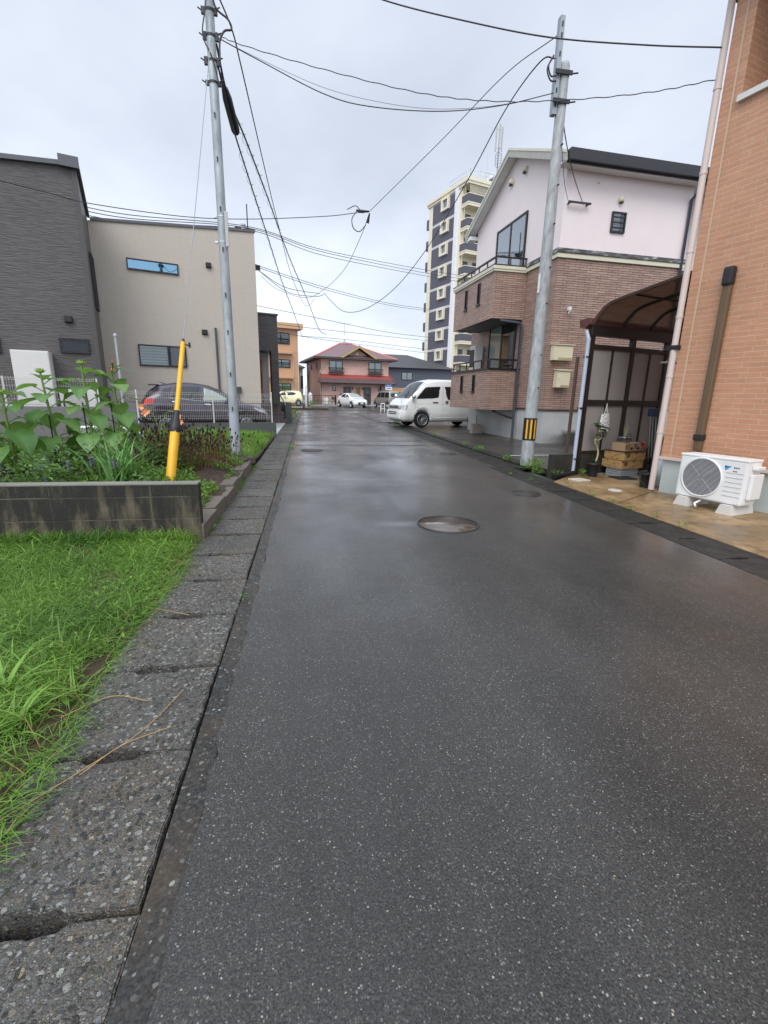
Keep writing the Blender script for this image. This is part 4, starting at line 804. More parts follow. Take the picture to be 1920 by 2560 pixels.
q.tube([(0, 0, .3), (0, 0, .38), (.03, 0, .41), (.06, 0, .38)], .008, 6); q.build('hook', M['plasticw'], t)
q = MB(); q.cyl((0, 0, -.12), (0, 0, -.01), .018, 8); q.build('spare_peg', M['plasticw'], t)
t = thing('plastic_tank', 'white plastic water tank tucked behind the pinkish downpipe', 'tank', (5.43, 6.28, .006), CR)
q = MB(); q.lathe([(.10, 0), (.13, .03), (.13, .34), (.10, .4), (.05, .42), (0, .42)], 18); q.build('tank_body', plain('milky_plastic', (.60, .64, .68), .35), t)
t = thing('plastic_bucket', 'small black bucket on the apron beside the pinkish downpipe', 'bucket', (5.13, 6.21, .006), 0)
q = MB(); q.lathe([(.075, 0), (.10, .2), (.108, .2), (.108, .22), (.095, .22), (.07, .015), (0, .015)], 20); q.build('bucket_body', M['blackp'], t)
q = MB(); q.tube([(-.105, 0, .2), (-.13, -.03, .12), (-.09, -.09, .06)], .005, 6); q.build('handle', M['black'], t)
t = placed('wooden_plank', 'short orange plank with a small leafy plant between the tools and the orange house', 'plant stand', 1.62, -.75)
q = MB(); q.box(-.12, .14, -.1, .1, .40, .43); q.box(-.1, -.06, -.06, .06, 0, .4); q.box(.08, .12, -.06, .06, 0, .4); q.build('plank', M['wood'], t)
q = MB()
for i in range(26): a = i * 2.4; heart(q, (.03 * math.cos(a), .03 * math.sin(a), .45 + .012 * i), (math.cos(a), math.sin(a), .25), (0, 0, 1), .10)
q.build('leaf', M['broadleaf'], t)
o = MB().cyl((4.47, 6.0, .005), (4.47, 6.0, .014), .095, 24).build('drain_cover', plain('cap_white', (.55, .53, .48), .5)); tag(o, 'round white drain cap set in the ochre apron', 'drain cover')
o = MB().box(5.15, 5.5, 6.85, 7.15, .005, .02, .004).build('drain_plate', M['blackp']); tag(o, 'rectangular black drain plate on the apron before the crates', 'drain cover')
o = MB().box(-.13, .13, -.12, .12, .0, .025, .006).build('stone_plate', plain('pale_stone', (.50, .47, .38), .7, var=.3, scale=20)); o.location = (4.40, 6.82, .004); o.rotation_euler.z = .25; tag(o, 'pale square cover plate lying by the black drain pipe', 'cover plate')
q = MB(); q.quad((3.95, 5.22, .0065), (5.05, 5.93, .0065), (5.06, 5.915, .0065), (3.955, 5.205, .0065)); struct(q.build('apron_joint', M['soil']))

# ------------------------------------------------------------------ manhole covers
b = NB('wet_cast_iron'); v = b.co(); sp = b.n('ShaderNodeSeparateXYZ'); b.l(v, sp.inputs[0])
w1 = b.math('SINE', b.math('MULTIPLY', b.math('ADD', sp.outputs[0], sp.outputs[1]), 150)); w2 = b.math('SINE', b.math('MULTIPLY', b.math('SUBTRACT', sp.outputs[0], sp.outputs[1]), 150)); pat = b.ramp(b.math('MULTIPLY', w1, w2), (.0, 0), (.18, 1))
b.set(color=b.mix(pat, (.045, .034, .025), (.13, .098, .066)), rough=b.mix(pat, .10, .36), spec=.6, coat=1.0, normal=b.bump(pat, .5, .008)); b.b.inputs['Coat Roughness'].default_value = .02; b.b.inputs['Coat IOR'].default_value = 1.5; M['iron'] = b.m
for (x, y, r, lb) in ((1.44, 4.47, .325, 'round wet cast-iron manhole cover in the middle of the road'), (3.02, 5.9, .20, 'small rusty round cover near the right edge of the road'), (.10, 11.05, .26, 'far round manhole cover near the left edge of the road'), (3.25, 10.4, .2, 'small round cover near the kerb of the parking place')):
    t = thing('manhole_cover', lb, 'manhole cover', (x, y, .002), rnd.uniform(0, 3))
    q = MB(); q.lathe([(0, .003), (r * .93, .003), (r * .93, .001)], 48); q.build('lid', M['iron'] if r > .3 else M['asphalt_old'], t)
    q = MB(); q.lathe([(r * .955, .0), (r * .955, .007), (r, .007), (r * 1.01, 0)], 48); q.build('rim', plain('rim_iron', (.035, .03, .028), .4, .3), t)
# ------------------------------------------------------------------ poles and cables
b = NB('galvanised_pole'); v = b.co((3, 3, 1.2)); f = b.noise(v, 2.2, 6, .65); c = b.ramp(f, (.3, (.24, .27, .28)), (.55, (.38, .42, .43)), (.72, (.47, .50, .51))); c = b.mix(b.ramp(b.noise(b.co((7, 7, 1.1)), 3, 4, .7), (.66, 0), (.74, .6)), c, (.20, .11, .05))
b.set(color=c, rough=.5, metal=.25); M['galv'] = b.m
b = NB('weathered_pole'); v = b.co((3, 3, 1)); f = b.noise(v, 3.5, 7, .7); c = b.ramp(f, (.3, (.20, .21, .21)), (.5, (.36, .38, .38)), (.7, (.50, .52, .52))); b.set(color=c, rough=.6, normal=b.bump(f, .15, .01)); M['wpole'] = b.m
pl = thing('utility_pole', 'slim galvanised utility pole in the verge on the left', 'utility pole', (-1.27, 8.49, 0))
q = MB(); q.tube([(0, 0, 0), (0, 0, 3.2), (0, 0, 6.2), (0, 0, 9.2)], [.083, .071, .065, .06], 20); q.build('shaft', M['galv'], pl)
q = MB(); q.tube([(0, 0, .18), (0, 0, .95)], [.0855, .082], 20); q.build('base_sleeve', plain('grey_sleeve', (.36, .40, .44), .5), pl)
for z in (3.62, 3.98): q = MB(); q.cyl((0, 0, z), (0, 0, z + .015), .0735, 16); q.box(-.12, -.08, -.02, .02, z - .01, z + .02); q.build('band', M['alu'], pl)
q = MB(); q.box(.05, .10, -.09, -.05, 3.55, 4.05, .005); q.build('number_plate', M['paleconc'], pl)
q = MB()
for i in range(8):
    z = 1.0 + i * .62 + (0 if i % 2 else .05); q.cyl((0, -.06, z), (0, -.092, z), .012, 8); q.box(-.008, .008, -.086, -.08, z - .06, z)
q.build('step_bolt_hole', M['blackp'], pl)
for z, s_ in ((5.75, .05), (6.02, .08), (6.32, .08), (6.62, .07), (6.9, .09), (7.3, .1), (7.7, .1)):
    q = MB(); q.cyl((0, 0, z - .018), (0, 0, z + .018), .070, 14); q.box(-.115, -.06, -.02, .02, z - s_ * .6, z + s_ * .6); q.box(.06, .11, -.02, .02, z - s_ * .6, z + s_ * .6); q.cyl((.1, -.03, z + .02), (.155, -.05, z + .03), .009, 6); q.cyl((-.11, 0, z), (-.16, -.02, z + .02), .009, 6); q.build('cable_bracket', M['blackp'], pl)
q = MB(); q.tube(spline([(.05, -.08, 7.4), (.06, -.11, 6.9), (.1, -.1, 6.62), (.26, -.06, 6.52), (.30, -.04, 6.42), (.2, -.05, 6.38), (.13, -.06, 6.24), (.12, -.08, 6.0)]), .014, 8); q.tube(spline([(-.07, -.06, 7.2), (-.02, -.11, 6.7), (-.1, -.08, 6.3), (.02, -.1, 6.0), (.09, -.06, 5.7)]), .01, 6); q.build('loose_cable', M['cable'], pl)
pr = thing('utility_pole', 'thick grey utility pole with a black and yellow warning band on the right', 'utility pole', (4.34, 8.6, 0))
q = MB(); q.tube([(0, 0, 0), (0, 0, 3.2), (0, 0, 6.66)], [.125, .104, .080], 24); q.lathe([(.080, 6.66), (.07, 6.70), (.045, 6.715), (0, 6.72)], 24); q.build('shaft', M['wpole'], pr)
q = MB(); q.tube([(0, 0, .50), (0, 0, .93)], .1275, 28); wb = q.build('warning_band', M['black'], pr)
ylw = plain('warning_yellow', (.78, .42, .02), .5, var=.05)
for a in (-158, -122, -86, -50):
    q = MB(); a0 = R(a + 8)
    vs = [(.1292 * math.cos(a0 + k_ * .09), .1292 * math.sin(a0 + k_ * .09), z) for z in (.53, .90) for k_ in range(4)]
    q.add(vs, [(k_, k_ + 1, k_ + 5, k_ + 4) for k_ in range(3)], True); q.build('yellow_stripe', ylw, wb)
q = MB(); [q.box(.115, .135, -.06, -.045, z, z + .012) for z in (.55, .66, .77, .88)]; q.build('band_clip', M['alu'], wb)
q = MB(); q.box(-.118, -.102, -.06, .0, 3.18, 3.5, .004); q.build('number_plate', M['white'], pr)
q = MB(); [q.cyl((.03, -.08, z), (.04, -.125, z), .013, 8) for z in (1.5, 2.1, 3.0, 3.6, 4.3, 4.9, 5.5)]; q.build('step_bolt_hole', M['blackp'], pr)
q = MB(); q.box(-.17, -.09, -.05, .05, 5.95, 7.30); q.build('top_channel', plain('channel_grey', (.30, .33, .36), .45, .3), pr)
for z in (6.05, 6.25, 6.5, 6.75, 7.0, 7.15): MB().box(-.14, -.118, -.056, -.05, z, z + .07).build('channel_slot', M['blackp'], pr)
for z in (6.12, 6.52): q = MB(); q.cyl((0, 0, z - .025), (0, 0, z + .025), .089, 14); q.box(-.2, .1, -.11, -.085, z - .03, z + .03); q.cyl((.1, -.08, z), (.2, -.1, z + .01), .012, 6); q.build('clamp', M['blackp'], pr)
q = MB(); q.tube(spline([(-.26, -.1, 6.72), (-.34, -.12, 6.56), (-.28, -.1, 6.44), (-.18, -.06, 6.47)]), .012, 6); q.tube(spline([(-.26, -.1, 6.70), (-.36, -.12, 6.52), (-.28, -.1, 6.38), (-.16, -.06, 6.40)]), .012, 6); q.build('loose_cable', M['cable'], pr)
W = {
'service cable running from the left pole to the orange house':([(-1.27,8.49,7.53),(0.35,7.9,6.83),(1.13,7.5,6.4),(2.11,7.1,6.05),(3.15,6.7,5.75),(4.25,6.3,5.56),(5.04,5.95,5.42)],.011),
'thick sagging cable between the two utility poles':([(-1.2,8.49,6.33),(-0.6,8.5,6.12),(0.36,8.5,5.8),(1.08,8.5,5.71),(2.21,8.5,5.76),(3.22,8.5,5.94),(4.14,8.5,6.21)],.009),
'thin slack wire just above the thick cable between the poles':([(-1.2,8.49,6.33),(-0.6,8.5,6.14),(0.36,8.5,5.88),(1.3,8.5,5.78),(2.21,8.5,5.79),(3.22,8.5,5.95),(4.14,8.5,6.21)],.0035),
'wavy twisted cable passing the right pole towards the orange house':([(-1.2,8.49,6.38),(-0.88,8.4,6.23),(0.34,8.0,5.83),(1.63,7.6,5.48),(2.56,7.3,5.32),(3.51,7.0,5.27),(4.41,6.4,5.14),(5.04,5.97,5.12)],.007),
'straight stay cable from the right pole top to the mid-air joint':([(4.14,8.58,7.03),(4.02,10.5,7.54),(3.42,13.0,7.48),(2.07,16.0,6.87)],.010),
'dark cable from the mid-air joint passing behind the dark grey house top':([(2.03,16.0,6.83),(1.64,16.0,6.78),(0.64,16.0,6.61),(-1.55,15.7,6.28),(-3.22,15.0,5.99),(-5.18,14.0,5.8),(-5.89,13.3,5.74),(-6.98,12.0,5.59)],.013),
'cable drooping from the mid-air joint down to the far wires':([(2.03,16.0,6.78),(2.01,18.0,6.75),(1.6,20.0,6.16),(0.84,22.0,5.76),(0.03,23.0,5.57),(-1.22,23.5,5.95),(-1.97,24.0,6.57)],.011),
'deeply sagging cable from the right pole over the road':([(4.14,8.56,6.72),(3.98,8.8,6.78),(4.09,10.5,6.95),(4.03,12.5,6.49),(3.77,15.5,5.74),(3.22,18.0,5.08),(2.38,19.5,4.63),(1.63,20.5,4.65),(1.11,21.5,5.22),(0.84,22.0,5.63)],.014),
'leftmost cable bundle wrapped with thin wire running along the road':([(-1.2,8.5,6.0),(-1.14,9.3,5.66),(-1.13,11.0,5.72),(-1.05,15.0,5.77),(-0.94,22.0,5.94),(-0.53,30.0,5.63),(-0.27,36.0,5.35)],.018),
'middle cable bundle wrapped with thin wire running along the road':([(-1.2,8.5,6.25),(-1.17,9.2,5.99),(-1.05,10.5,5.98),(-0.89,14.0,6.24),(-0.56,20.0,6.44),(0.16,27.0,6.16),(0.95,34.0,5.62),(1.54,36.0,5.55)],.020),
'rightmost plain cable running along the road from the left pole':([(-1.2,8.49,6.95),(-1.01,8.8,6.65),(-0.98,9.6,6.65),(-0.95,11.5,6.69),(-0.9,14.5,6.75),(-0.86,18.0,6.98),(-0.65,25.0,7.01),(-0.1,31.0,6.73),(0.28,33.0,6.99),(0.65,33.0,7.4)],.014),
'pair cable dropping from the right pole to the pink house wall':([(4.32,8.55,6.13),(4.8,9.2,5.94),(5.75,10.5,5.94),(7.25,12.6,6.25)],.012),
'thinner cable dropping from the right pole to the pink house bracket':([(4.31,8.55,6.07),(4.81,9.3,5.77),(5.83,11.0,5.97),(6.84,12.6,6.25)],.008),
}
FARW = [([(-11.61,22.0,8.91),(-9.0,27.0,9.67),(-3.18,32.0,11.03),(1.49,38.0,11.69),(11.76,48.0,13.3),(18.38,55.0,14.67)],.02),([(-11.63,22.0,8.79),(-9.02,27.0,9.51),(-3.18,32.0,10.95),(1.49,38.0,11.54),(11.77,48.0,13.02),(18.41,55.0,14.33)],.02),([(-11.65,22.0,8.67),(-9.04,27.0,9.34),(-3.19,32.0,10.85),(1.48,38.0,11.32),(11.78,48.0,12.77),(18.43,55.0,13.99)],.02),
([(-2.87,32.0,8.94),(1.46,38.0,9.17),(8.15,48.0,10.11),(14.2,55.0,10.99)],.018),([(-2.88,32.0,8.84),(1.45,38.0,9.01),(8.15,48.0,9.94),(14.21,55.0,10.8)],.018),([(-2.83,32.0,8.68),(-1.1,32.0,7.53),(0.65,33.0,7.54),(1.26,33.0,7.68)],.018),([(-2.83,32.0,8.68),(-1.37,32.0,7.84),(0.06,33.0,7.79),(0.96,33.0,7.73)],.018),
([(-3.54,38.0,7.63),(1.58,42.0,7.47),(8.21,48.0,7.42),(14.89,55.0,7.92)],.02),([(-2.06,38.0,6.4),(1.57,42.0,6.66),(8.22,48.0,7.03),(14.91,55.0,7.52)],.018),([(-0.74,40.0,5.86),(4.13,44.0,6.11),(14.96,55.0,6.55)],.018),([(-2.01,40.0,6.09),(-0.19,41.0,5.92),(4.13,44.0,5.83),(14.98,55.0,6.14)],.018)]
for lb, (pts, r) in W.items():
    sp_ = spline(pts, 14)
    if 'wavy' in lb: sp_ = [p + Vector((0, 0, .006 * math.sin(i * 1.6))) for i, p in enumerate(sp_)]
    o = MB().tube(sp_, r * .8, 7).build('overhead_cable', M['cable']); tag(o, lb, 'overhead cable', 'overhead cables')
    if 'wrapped' in lb:     # the lashing wire curls loosely round the bundle
        q = MB(); s2 = spline(pts, 40); h = []
        for i in range(70, len(s2) - 20):
            a = i * .9; k_ = r * (1.8 + 1.5 * math.sin(i * .37) ** 2); h.append(s2[i] + Vector((k_ * math.cos(a), 0, k_ * math.sin(a))))
        q.tube(h, .0035, 4); q.build('lashing_wire', M['cable'], o)
for pts, r in FARW:
    o = MB().tube(spline(pts, 10), r, 5).build('overhead_cable', M['cable']); tag(o, 'distant thin cable crossing the sky over the far end of the road', 'overhead cable', 'distant cables across the sky')
o = MB().tube([(-1.20, 8.9, 6.12), (-1.215, 9.05, 6.07), (-1.19, 9.25, 6.0)], [.02, .03, .03], 8).build('cable_neck', M['blackp'])
t = thing('cable_splice_case', 'black tubular splice case hanging on the leftmost cable bundle by the pole', 'splice case', (-1.2, 9.0, 6.05)); o.name = 'neck'; o.parent = t; o.matrix_parent_inverse = Matrix.Translation((1.2, -9.0, -6.05))
q = MB(); q.tube([(0, .1, -.02), (.02, .22, -.10), (.06, .75, -.28), (.065, .8, -.3)], [.05, .075, .075, .06], 12); q.build('case', M['blackp'], t)
t = thing('cable_joint', 'mid-air cable joint with loops over the road', 'cable joint', (2.05, 16.0, 6.85))
q = MB(); q.tube([(0, 0, 0), (-.25, 0, -.02), (-.42, 0, .0)], [.02, .05, .03], 8); q.tube([(0, 0, -.05), (-.05, .1, -.3)], [.02, .05], 8); q.tube(spline([(-.4, 0, -.02), (-.55, 0, -.25), (-.5, 0, -.5), (-.3, .1, -.55), (-.1, .1, -.35)]), .014, 6); q.tube(spline([(-.3, 0, .02), (-.45, 0, .12), (-.7, 0, .0)]), .012, 6); q.build('clamp', M['blackp'], t)
gy = thing('guy_wire', 'guy wire of the left pole sheathed in a bright yellow guard', 'guy wire', (0, 0, 0))
g0, g1 = Vector((-1.66, 5.62, .22)), Vector((-1.24, 8.44, 6.10))
# the anchor rod leans towards the pole
def gp(t_): return g0.lerp(g1, t_)
q = MB(); q.tube([gp(.1), gp(1)], .006, 6); q.build('wire', plain('guy_steel', (.3, .31, .33), .4, .6), gy)
gyl = plain('guard_yellow', (.80, .44, .022), .45, var=.14, scale=9)
# yellow sheath of the guy wire: fat lower tube, black collar, thin upper tube
g0, g1 = Vector((-1.6, 5.6, .25)), Vector((-1.26, 8.44, 6.3))
for ch in list(gy.children): bpy.data.objects.remove(ch)
q = MB(); q.tube([g0.lerp(g1, .26), g1], .0055, 6); q.build('wire', plain('guy_steel_wire', (.28, .29, .31), .4, .6), gy)
q = MB(); q.tube([g0.lerp(g1, -.01), g0.lerp(g1, .097)], .060, 6); q.tube([g0.lerp(g1, .095), g0.lerp(g1, .098)], [.058, .05], 12); q.build('lower_guard', gyl, gy)
q = MB(); q.tube([g0.lerp(g1, t) for t in (.094, .100, .106, .110, .128, .136)], [.058, .068, .066, .058, .034, .030], 14); q.build('collar', M['blackp'], gy)
q = MB(); q.tube([g0.lerp(g1, .13), g0.lerp(g1, .272)], .029, 12); q.build('upper_guard', gyl, gy)
q = MB(); c_ = g0.lerp(g1, .270); q.tube([c_ + Vector((-.03, 0, .0)), c_ + Vector((.09, 0, -.03))], .009, 6); q.tube([c_ + Vector((.075, 0, -.05)), c_ + Vector((.075, 0, .01))], .014, 6); q.tube([c_, g0.lerp(g1, .279)], [.03, .012], 10); q.build('clamp', M['blackp'], gy)

# ------------------------------------------------------------------ vehicles
def paint(name, col, rough=.22, metal=0.0):
    b = NB(name); b.set(color=b.mix(b.noise(b.co(), 3, 3), tuple(x * .96 for x in col), tuple(min(1, x * 1.04) for x in col)), rough=rough, metal=metal, coat=.8); b.b.inputs['Coat Roughness'].default_value = .04; return b.m
M['vanwhite'] = paint('van_white', (.80, .80, .77)); M['purple'] = paint('dark_purple_paint', C('352c3a'), .25, .1); M['creamcar'] = paint('cream_paint_car', C('f5ecc0')); M['whitecar'] = paint('white_car', (.78, .79, .80)); M['greycar'] = paint('grey_car', C('98958e'), .3, .3)
b = NB('car_glass'); b.set(color=(.012, .014, .016), rough=.03, spec=.7); M['carglass'] = b.m
b = NB('pale_car_glass'); b.set(color=(.30, .34, .30), rough=.05, spec=.7); M['paleglass'] = b.m
b = NB('headlight'); b.set(color=(.55, .57, .58), rough=.08, spec=.8, metal=.3); M['lamp'] = b.m
b = NB('tail_light'); b.set(color=(.62, .012, .014), rough=.1, spec=.7); M['tail'] = b.m
def wheel(parent, x, y, r, side, w_=.19, rim=.64, style='silver', spokes=6):
    t = MB(); t.xf = Matrix.Translation((x, y, r)) @ Matrix.Rotation(R(90 * side), 4, 'X')     # local +z points outwards
    t.lathe([(r * .62, -w_), (r * .9, -w_), (r, -w_ * .8), (r, -w_ * .2), (r * .94, 0), (r * rim * 1.03, .0), (r * rim, -.02)], 32); wo = t.build('wheel', M['rubber'], parent)
    t2 = MB(); t2.xf = t.xf; t2.lathe([(r * rim, -.02), (r * rim * .96, .0), (r * rim * .9, -.012), (r * rim * .88, -.06), (0, -.07)], 28); t2.build('rim', M['blackp'] if style == 'black' else M['alu'], wo)
    t3 = MB(); t3.xf = t.xf; ro = r * rim * .92
    t3.lathe([(r * .11, -.06), (r * .11, -.005), (r * .05, .0), (0, .0)], 16); t3.lathe([(r * rim * .98, -.005), (r * rim, .002), (r * rim * .93, .001), (r * rim * .91, -.012)], 28)
    for i in range(spokes):
        a = 2 * math.pi * i / spokes; ca, sa = math.cos(a), math.sin(a)
        if style == 'black':      # double spokes with silver edges
            for s_ in (-1, 1):
                da = s_ * .30; t3.tube([(r * .1 * ca, r * .1 * sa, -.008), (ro * .55 * math.cos(a + da * 1.1), ro * .55 * math.sin(a + da * 1.1), -.006), (ro * math.cos(a + da * .9), ro * math.sin(a + da * .9), -.004)], r * .022, 5)
        else: t3.prism([(r * .08 * ca - r * .07 * sa, r * .08 * sa + r * .07 * ca, -.02), (r * .08 * ca + r * .07 * sa, r * .08 * sa - r * .07 * ca, -.02), (ro * ca + r * .06 * sa, ro * sa - r * .06 * ca, -.012), (ro * ca - r * .06 * sa, ro * sa + r * .06 * ca, -.012)], (0, 0, .012))
    t3.build('spoke', M['alu'], wo); return wo
class Car:
    def __init__(s, root, st, mat, wheels, r, arch=.05, nx=64, side_bulge=1.0):
        s.root = root; A = np.array(st, float); xs = np.linspace(A[0, 0], A[-1, 0], nx)
        P = np.stack([np.interp(xs, A[:, 0], A[:, k]) for k in range(6)], 1)
        for _ in range(2): P[1:-1, 1:] = .25 * P[:-2, 1:] + .5 * P[1:-1, 1:] + .25 * P[2:, 1:]
        s.P = P; rings = [s.ring(p) for p in P]; n = len(rings[0]); s.n = n
        V = []; F = []
        for p, rg in zip(P, rings):
            full = [(y, z) for y, z in rg] + [(-y, z) for y, z in reversed(rg[1:-1])]
            V += [(p[0], y, z) for y, z in full]
        m = len(rings[0]) * 2 - 2
        for i in range(nx - 1):
            for j in range(m): F.append((i * m + j, (i + 1) * m + j, (i + 1) * m + (j + 1) % m, i * m + (j + 1) % m))
        F.append(tuple(range(m))); F.append(tuple((nx - 1) * m + j for j in reversed(range(m))))
        q = MB(); q.add(V, F, True); q.sm[-1] = q.sm[-2] = False; o = q.build('body', mat, root)
        cut = MB(); wb = P[:, 4].max()
        for x, y in wheels:
            for s_ in (-1, 1): cut.cyl((x, s_ * (wb - .30), r + .01), (x, s_ * (wb + .3), r + .01), r + arch, 28)
        co = cut.build('cut', M['blackp'], root)
        for ob in (o, co):
            t_ = bmesh.new(); t_.from_mesh(ob.data); bmesh.ops.remove_doubles(t_, verts=t_.verts, dist=1e-5); bmesh.ops.recalc_face_normals(t_, faces=t_.faces); t_.to_mesh(ob.data); t_.free(); md = o.modifiers.new('b', 'BOOLEAN'); md.operation = 'DIFFERENCE'; md.solver = 'EXACT'; md.object = co
        bpy.context.view_layer.update(); dg = bpy.context.evaluated_depsgraph_get(); me = bpy.data.meshes.new_from_object(o.evaluated_get(dg)); o.modifiers.clear(); old = o.data; o.data = me; bpy.data.objects.remove(co); bpy.data.meshes.remove(old)
        me.materials.clear(); me.materials.append(mat); me.materials.append(M['blackp'])
        for f in me.polygons: f.material_index = 0
        s.body = o; s.wb = wb
    def ring(s, p):
        x, zb, zs, zr, wb, wr = p; h = zs - zb; g = max(.02, zr - zs)
        return [(0, zb), (wb * .82, zb), (wb * .96, zb + .12 * h), (wb, zb + .45 * h), (wb * .995, zb + .75 * h), (wb * .965, zs), ((wb * .955 + wr) / 2 + .02, zs + g * .5), (wr, zs + g * .9), (wr * .90, zs + g * .985), (wr * .5, zs + g * 1.03), (0, zs + g * 1.05)]
    def at(s, x):
        p = [x] + [float(np.interp(x, s.P[:, 0], s.P[:, k])) for k in range(1, 6)]; return s.ring(p)
    def y(s, x, z):
        rg = s.at(x)[2:9]; zs = [b for a, b in rg]; return float(np.interp(z, zs, [a for a, b in rg]))
    def side(s, name, poly, mat, parent=None, off=.006, sides=(-1, 1), nc=14, nr=5):
        xs = [a for a, b in poly]; x0, x1 = min(xs) + 1e-4, max(xs) - 1e-4; k = len(poly)
        for sd in sides:
            V = []
            for i in range(nc + 1):
                x = x0 + (x1 - x0) * i / nc; zz = []
                for a, b in zip(poly, poly[1:] + poly[:1]):
                    if (a[0] - x) * (b[0] - x) <= 0 and a[0] != b[0]: zz.append(a[1] + (b[1] - a[1]) * (x - a[0]) / (b[0] - a[0]))
                lo, hi = min(zz), max(zz)
                for j in range(nr + 1): z = lo + (hi - lo) * j / nr; V.append((x, sd * (s.y(x, z) + off), z))
            q = MB(); F = [(i * (nr + 1) + j, (i + 1) * (nr + 1) + j, (i + 1) * (nr + 1) + j + 1, i * (nr + 1) + j + 1) for i in range(nc) for j in range(nr)]
            if sd > 0: F = [f[::-1] for f in F]
            q.add(V, F, True); q.build(name, mat, parent or s.root)
    def top(s, name, xa, xb, mat, wfrac=.9, off=.008, n=10):
        V = []
        for i in range(n + 1):
            x = xa + (xb - xa) * i / n; rg = s.at(x)[7:]; ys = [a for a, b in rg][::-1]; zs = [b for a, b in rg][::-1]
            for k in range(-5, 6): yy = abs(k) / 5 * rg[0][0] * wfrac; V.append((x - (off if xa < 1.5 else -off) * .7, math.copysign(yy, k) if k else 0, float(np.interp(yy, ys, zs)) + off))
        q = MB(); q.add(V, [(i * 11 + j, (i + 1) * 11 + j, (i + 1) * 11 + j + 1, i * 11 + j + 1) for i in range(n) for j in range(10)], True); return q.build(name, mat, s.root)
    def line(s, pts, name='panel_gap', r=.004, mat=None, sides=(-1, 1), off=.0):
        for sd in sides:
            q = MB(); P = []
            for a, b in zip(pts, pts[1:]):
                for i in range(8): t = i / 8; x = a[0] + (b[0] - a[0]) * t; z = a[1] + (b[1] - a[1]) * t; P.append((x, sd * (s.y(x, z) + off), z))
            x, z = pts[-1]; P.append((x, sd * (s.y(x, z) + off), z)); q.tube(P, r, 4); q.build(name, mat or M['blackp'], s.root)
    def block(s, name, x0, x1, y0, y1, z0, z1, mat, ch=.01, both=True):
        for sd in ((-1, 1) if both else (1,)):
            q = MB(); q.box(x0, x1, y0 * sd, y1 * sd, z0, z1, ch); q.build(name, mat, s.root)
# white van nosing out of the parking place
vn = thing('van', 'white van with black wheels parked nose to the road beside the brown house', 'van', (3.66, 19.8, .012), R(11))
vc = Car(vn, [(0, .34, .60, .66, .74, .6), (.05, .26, .74, .88, .84, .72), (.14, .24, .95, 1.05, .88, .78), (.36, .24, 1.08, 1.17, .885, .80), (.62, .24, 1.10, 1.44, .885, .79), (.92, .24, 1.10, 1.76, .885, .78), (1.15, .24, 1.10, 1.89, .885, .78), (1.6, .24, 1.10, 1.97, .885, .79), (4.5, .24, 1.10, 1.98, .885, .79), (4.64, .26, 1.10, 1.9, .87, .75), (4.7, .4, 1.05, 1.2, .82, .7)], M['vanwhite'], [(.98, 0), (3.55, 0)], .335, .055)
for x in (.98, 3.55):
    for sd in (-1, 1): wheel(vn, x, sd * .86, .335, 1 if sd < 0 else -1, .20, .70, 'black')
vc.side('side_window', [(.66, 1.18), (.82, 1.36), (1.10, 1.66), (1.78, 1.70), (1.72, 1.26), (1.45, 1.21)], M['carglass']); vc.side('side_window', [(1.98, 1.70), (3.2, 1.70), (3.2, 1.16), (2.15, 1.16), (2.05, 1.35)], M['carglass'])
vc.side('side_window', [(3.3, 1.70), (4.35, 1.69), (4.35, 1.2), (3.3, 1.16)], M['carglass']); vc.top('windscreen', .37, 1.10, M['carglass'], .96)
vc.line([(.55, 1.12), (.62, .95), (.62, .45)]); vc.line([(1.9, 1.9), (1.9, .35)]); vc.line([(.7, .98), (4.5, .99)], 'crease', .003); vc.line([(3.25, 1.85), (3.25, .35)])
vc.side('door_handle', [(1.42, 1.02), (1.68, 1.02), (1.68, 1.07), (1.42, 1.07)], M['chrome'], off=.02); vc.side('door_handle', [(2.02, 1.0), (2.16, 1.0), (2.16, 1.12), (2.02, 1.12)], M['chrome'], off=.02)
vc.line([(1.5, .40), (3.05, .42)], 'sill_trim', .012, M['vanwhite'], off=.005)
vc.line([(.50, .43), (.56, .62), (.75, .80), (.98, .86), (1.22, .80), (1.42, .62), (1.46, .42)], 'arch_flare', .022, M['vanwhite'], off=-.01); vc.line([(3.07, .43), (3.13, .62), (3.32, .80), (3.55, .86), (3.79, .80), (3.99, .62), (4.03, .42)], 'arch_flare', .022, M['vanwhite'], off=-.01)
q = MB(); q.box(-.02, .10, -.50, .50, .80, .90, .02); gr = q.build('grille', M['blackp'], vn)
q = MB(); q.box(-.03, -.02, -.46, .46, .86, .875); q.box(-.03, -.02, -.46, .46, .83, .84); q.box(-.035, -.02, -.06, .06, .84, .92, .004); q.build('grille_bar', M['chrome'], gr)
vc.side('headlight', [(.055, .72), (.05, .92), (.30, .93), (.24, .75)], M['lamp'], off=.012, nc=8)
q = MB(); q.box(-.02, .16, -.72, -.5, .76, .91, .04); q.box(-.02, .16, .5, .72, .76, .91, .04); q.build('headlight', M['lamp'], vn)
q = MB(); q.box(-.05, .2, -.74, .74, .34, .70, .06); bp = q.build('bumper', M['vanwhite'], vn)
q = MB(); q.box(-.056, -.045, -.45, .45, .60, .65, .004); q.box(-.056, -.045, -.45, .45, .53, .57, .004); q.build('air_intake', M['blackp'], bp)
q = MB(); q.box(-.056, -.04, -.17, .17, .40, .50, .004); q.build('number_plate', M['white'], bp)
q = MB(); q.box(-.03, .1, -.72, -.62, .47, .58, .01); q.box(-.03, .1, .62, .72, .47, .58, .01); q.build('fog_lamp', M['blackp'], bp)
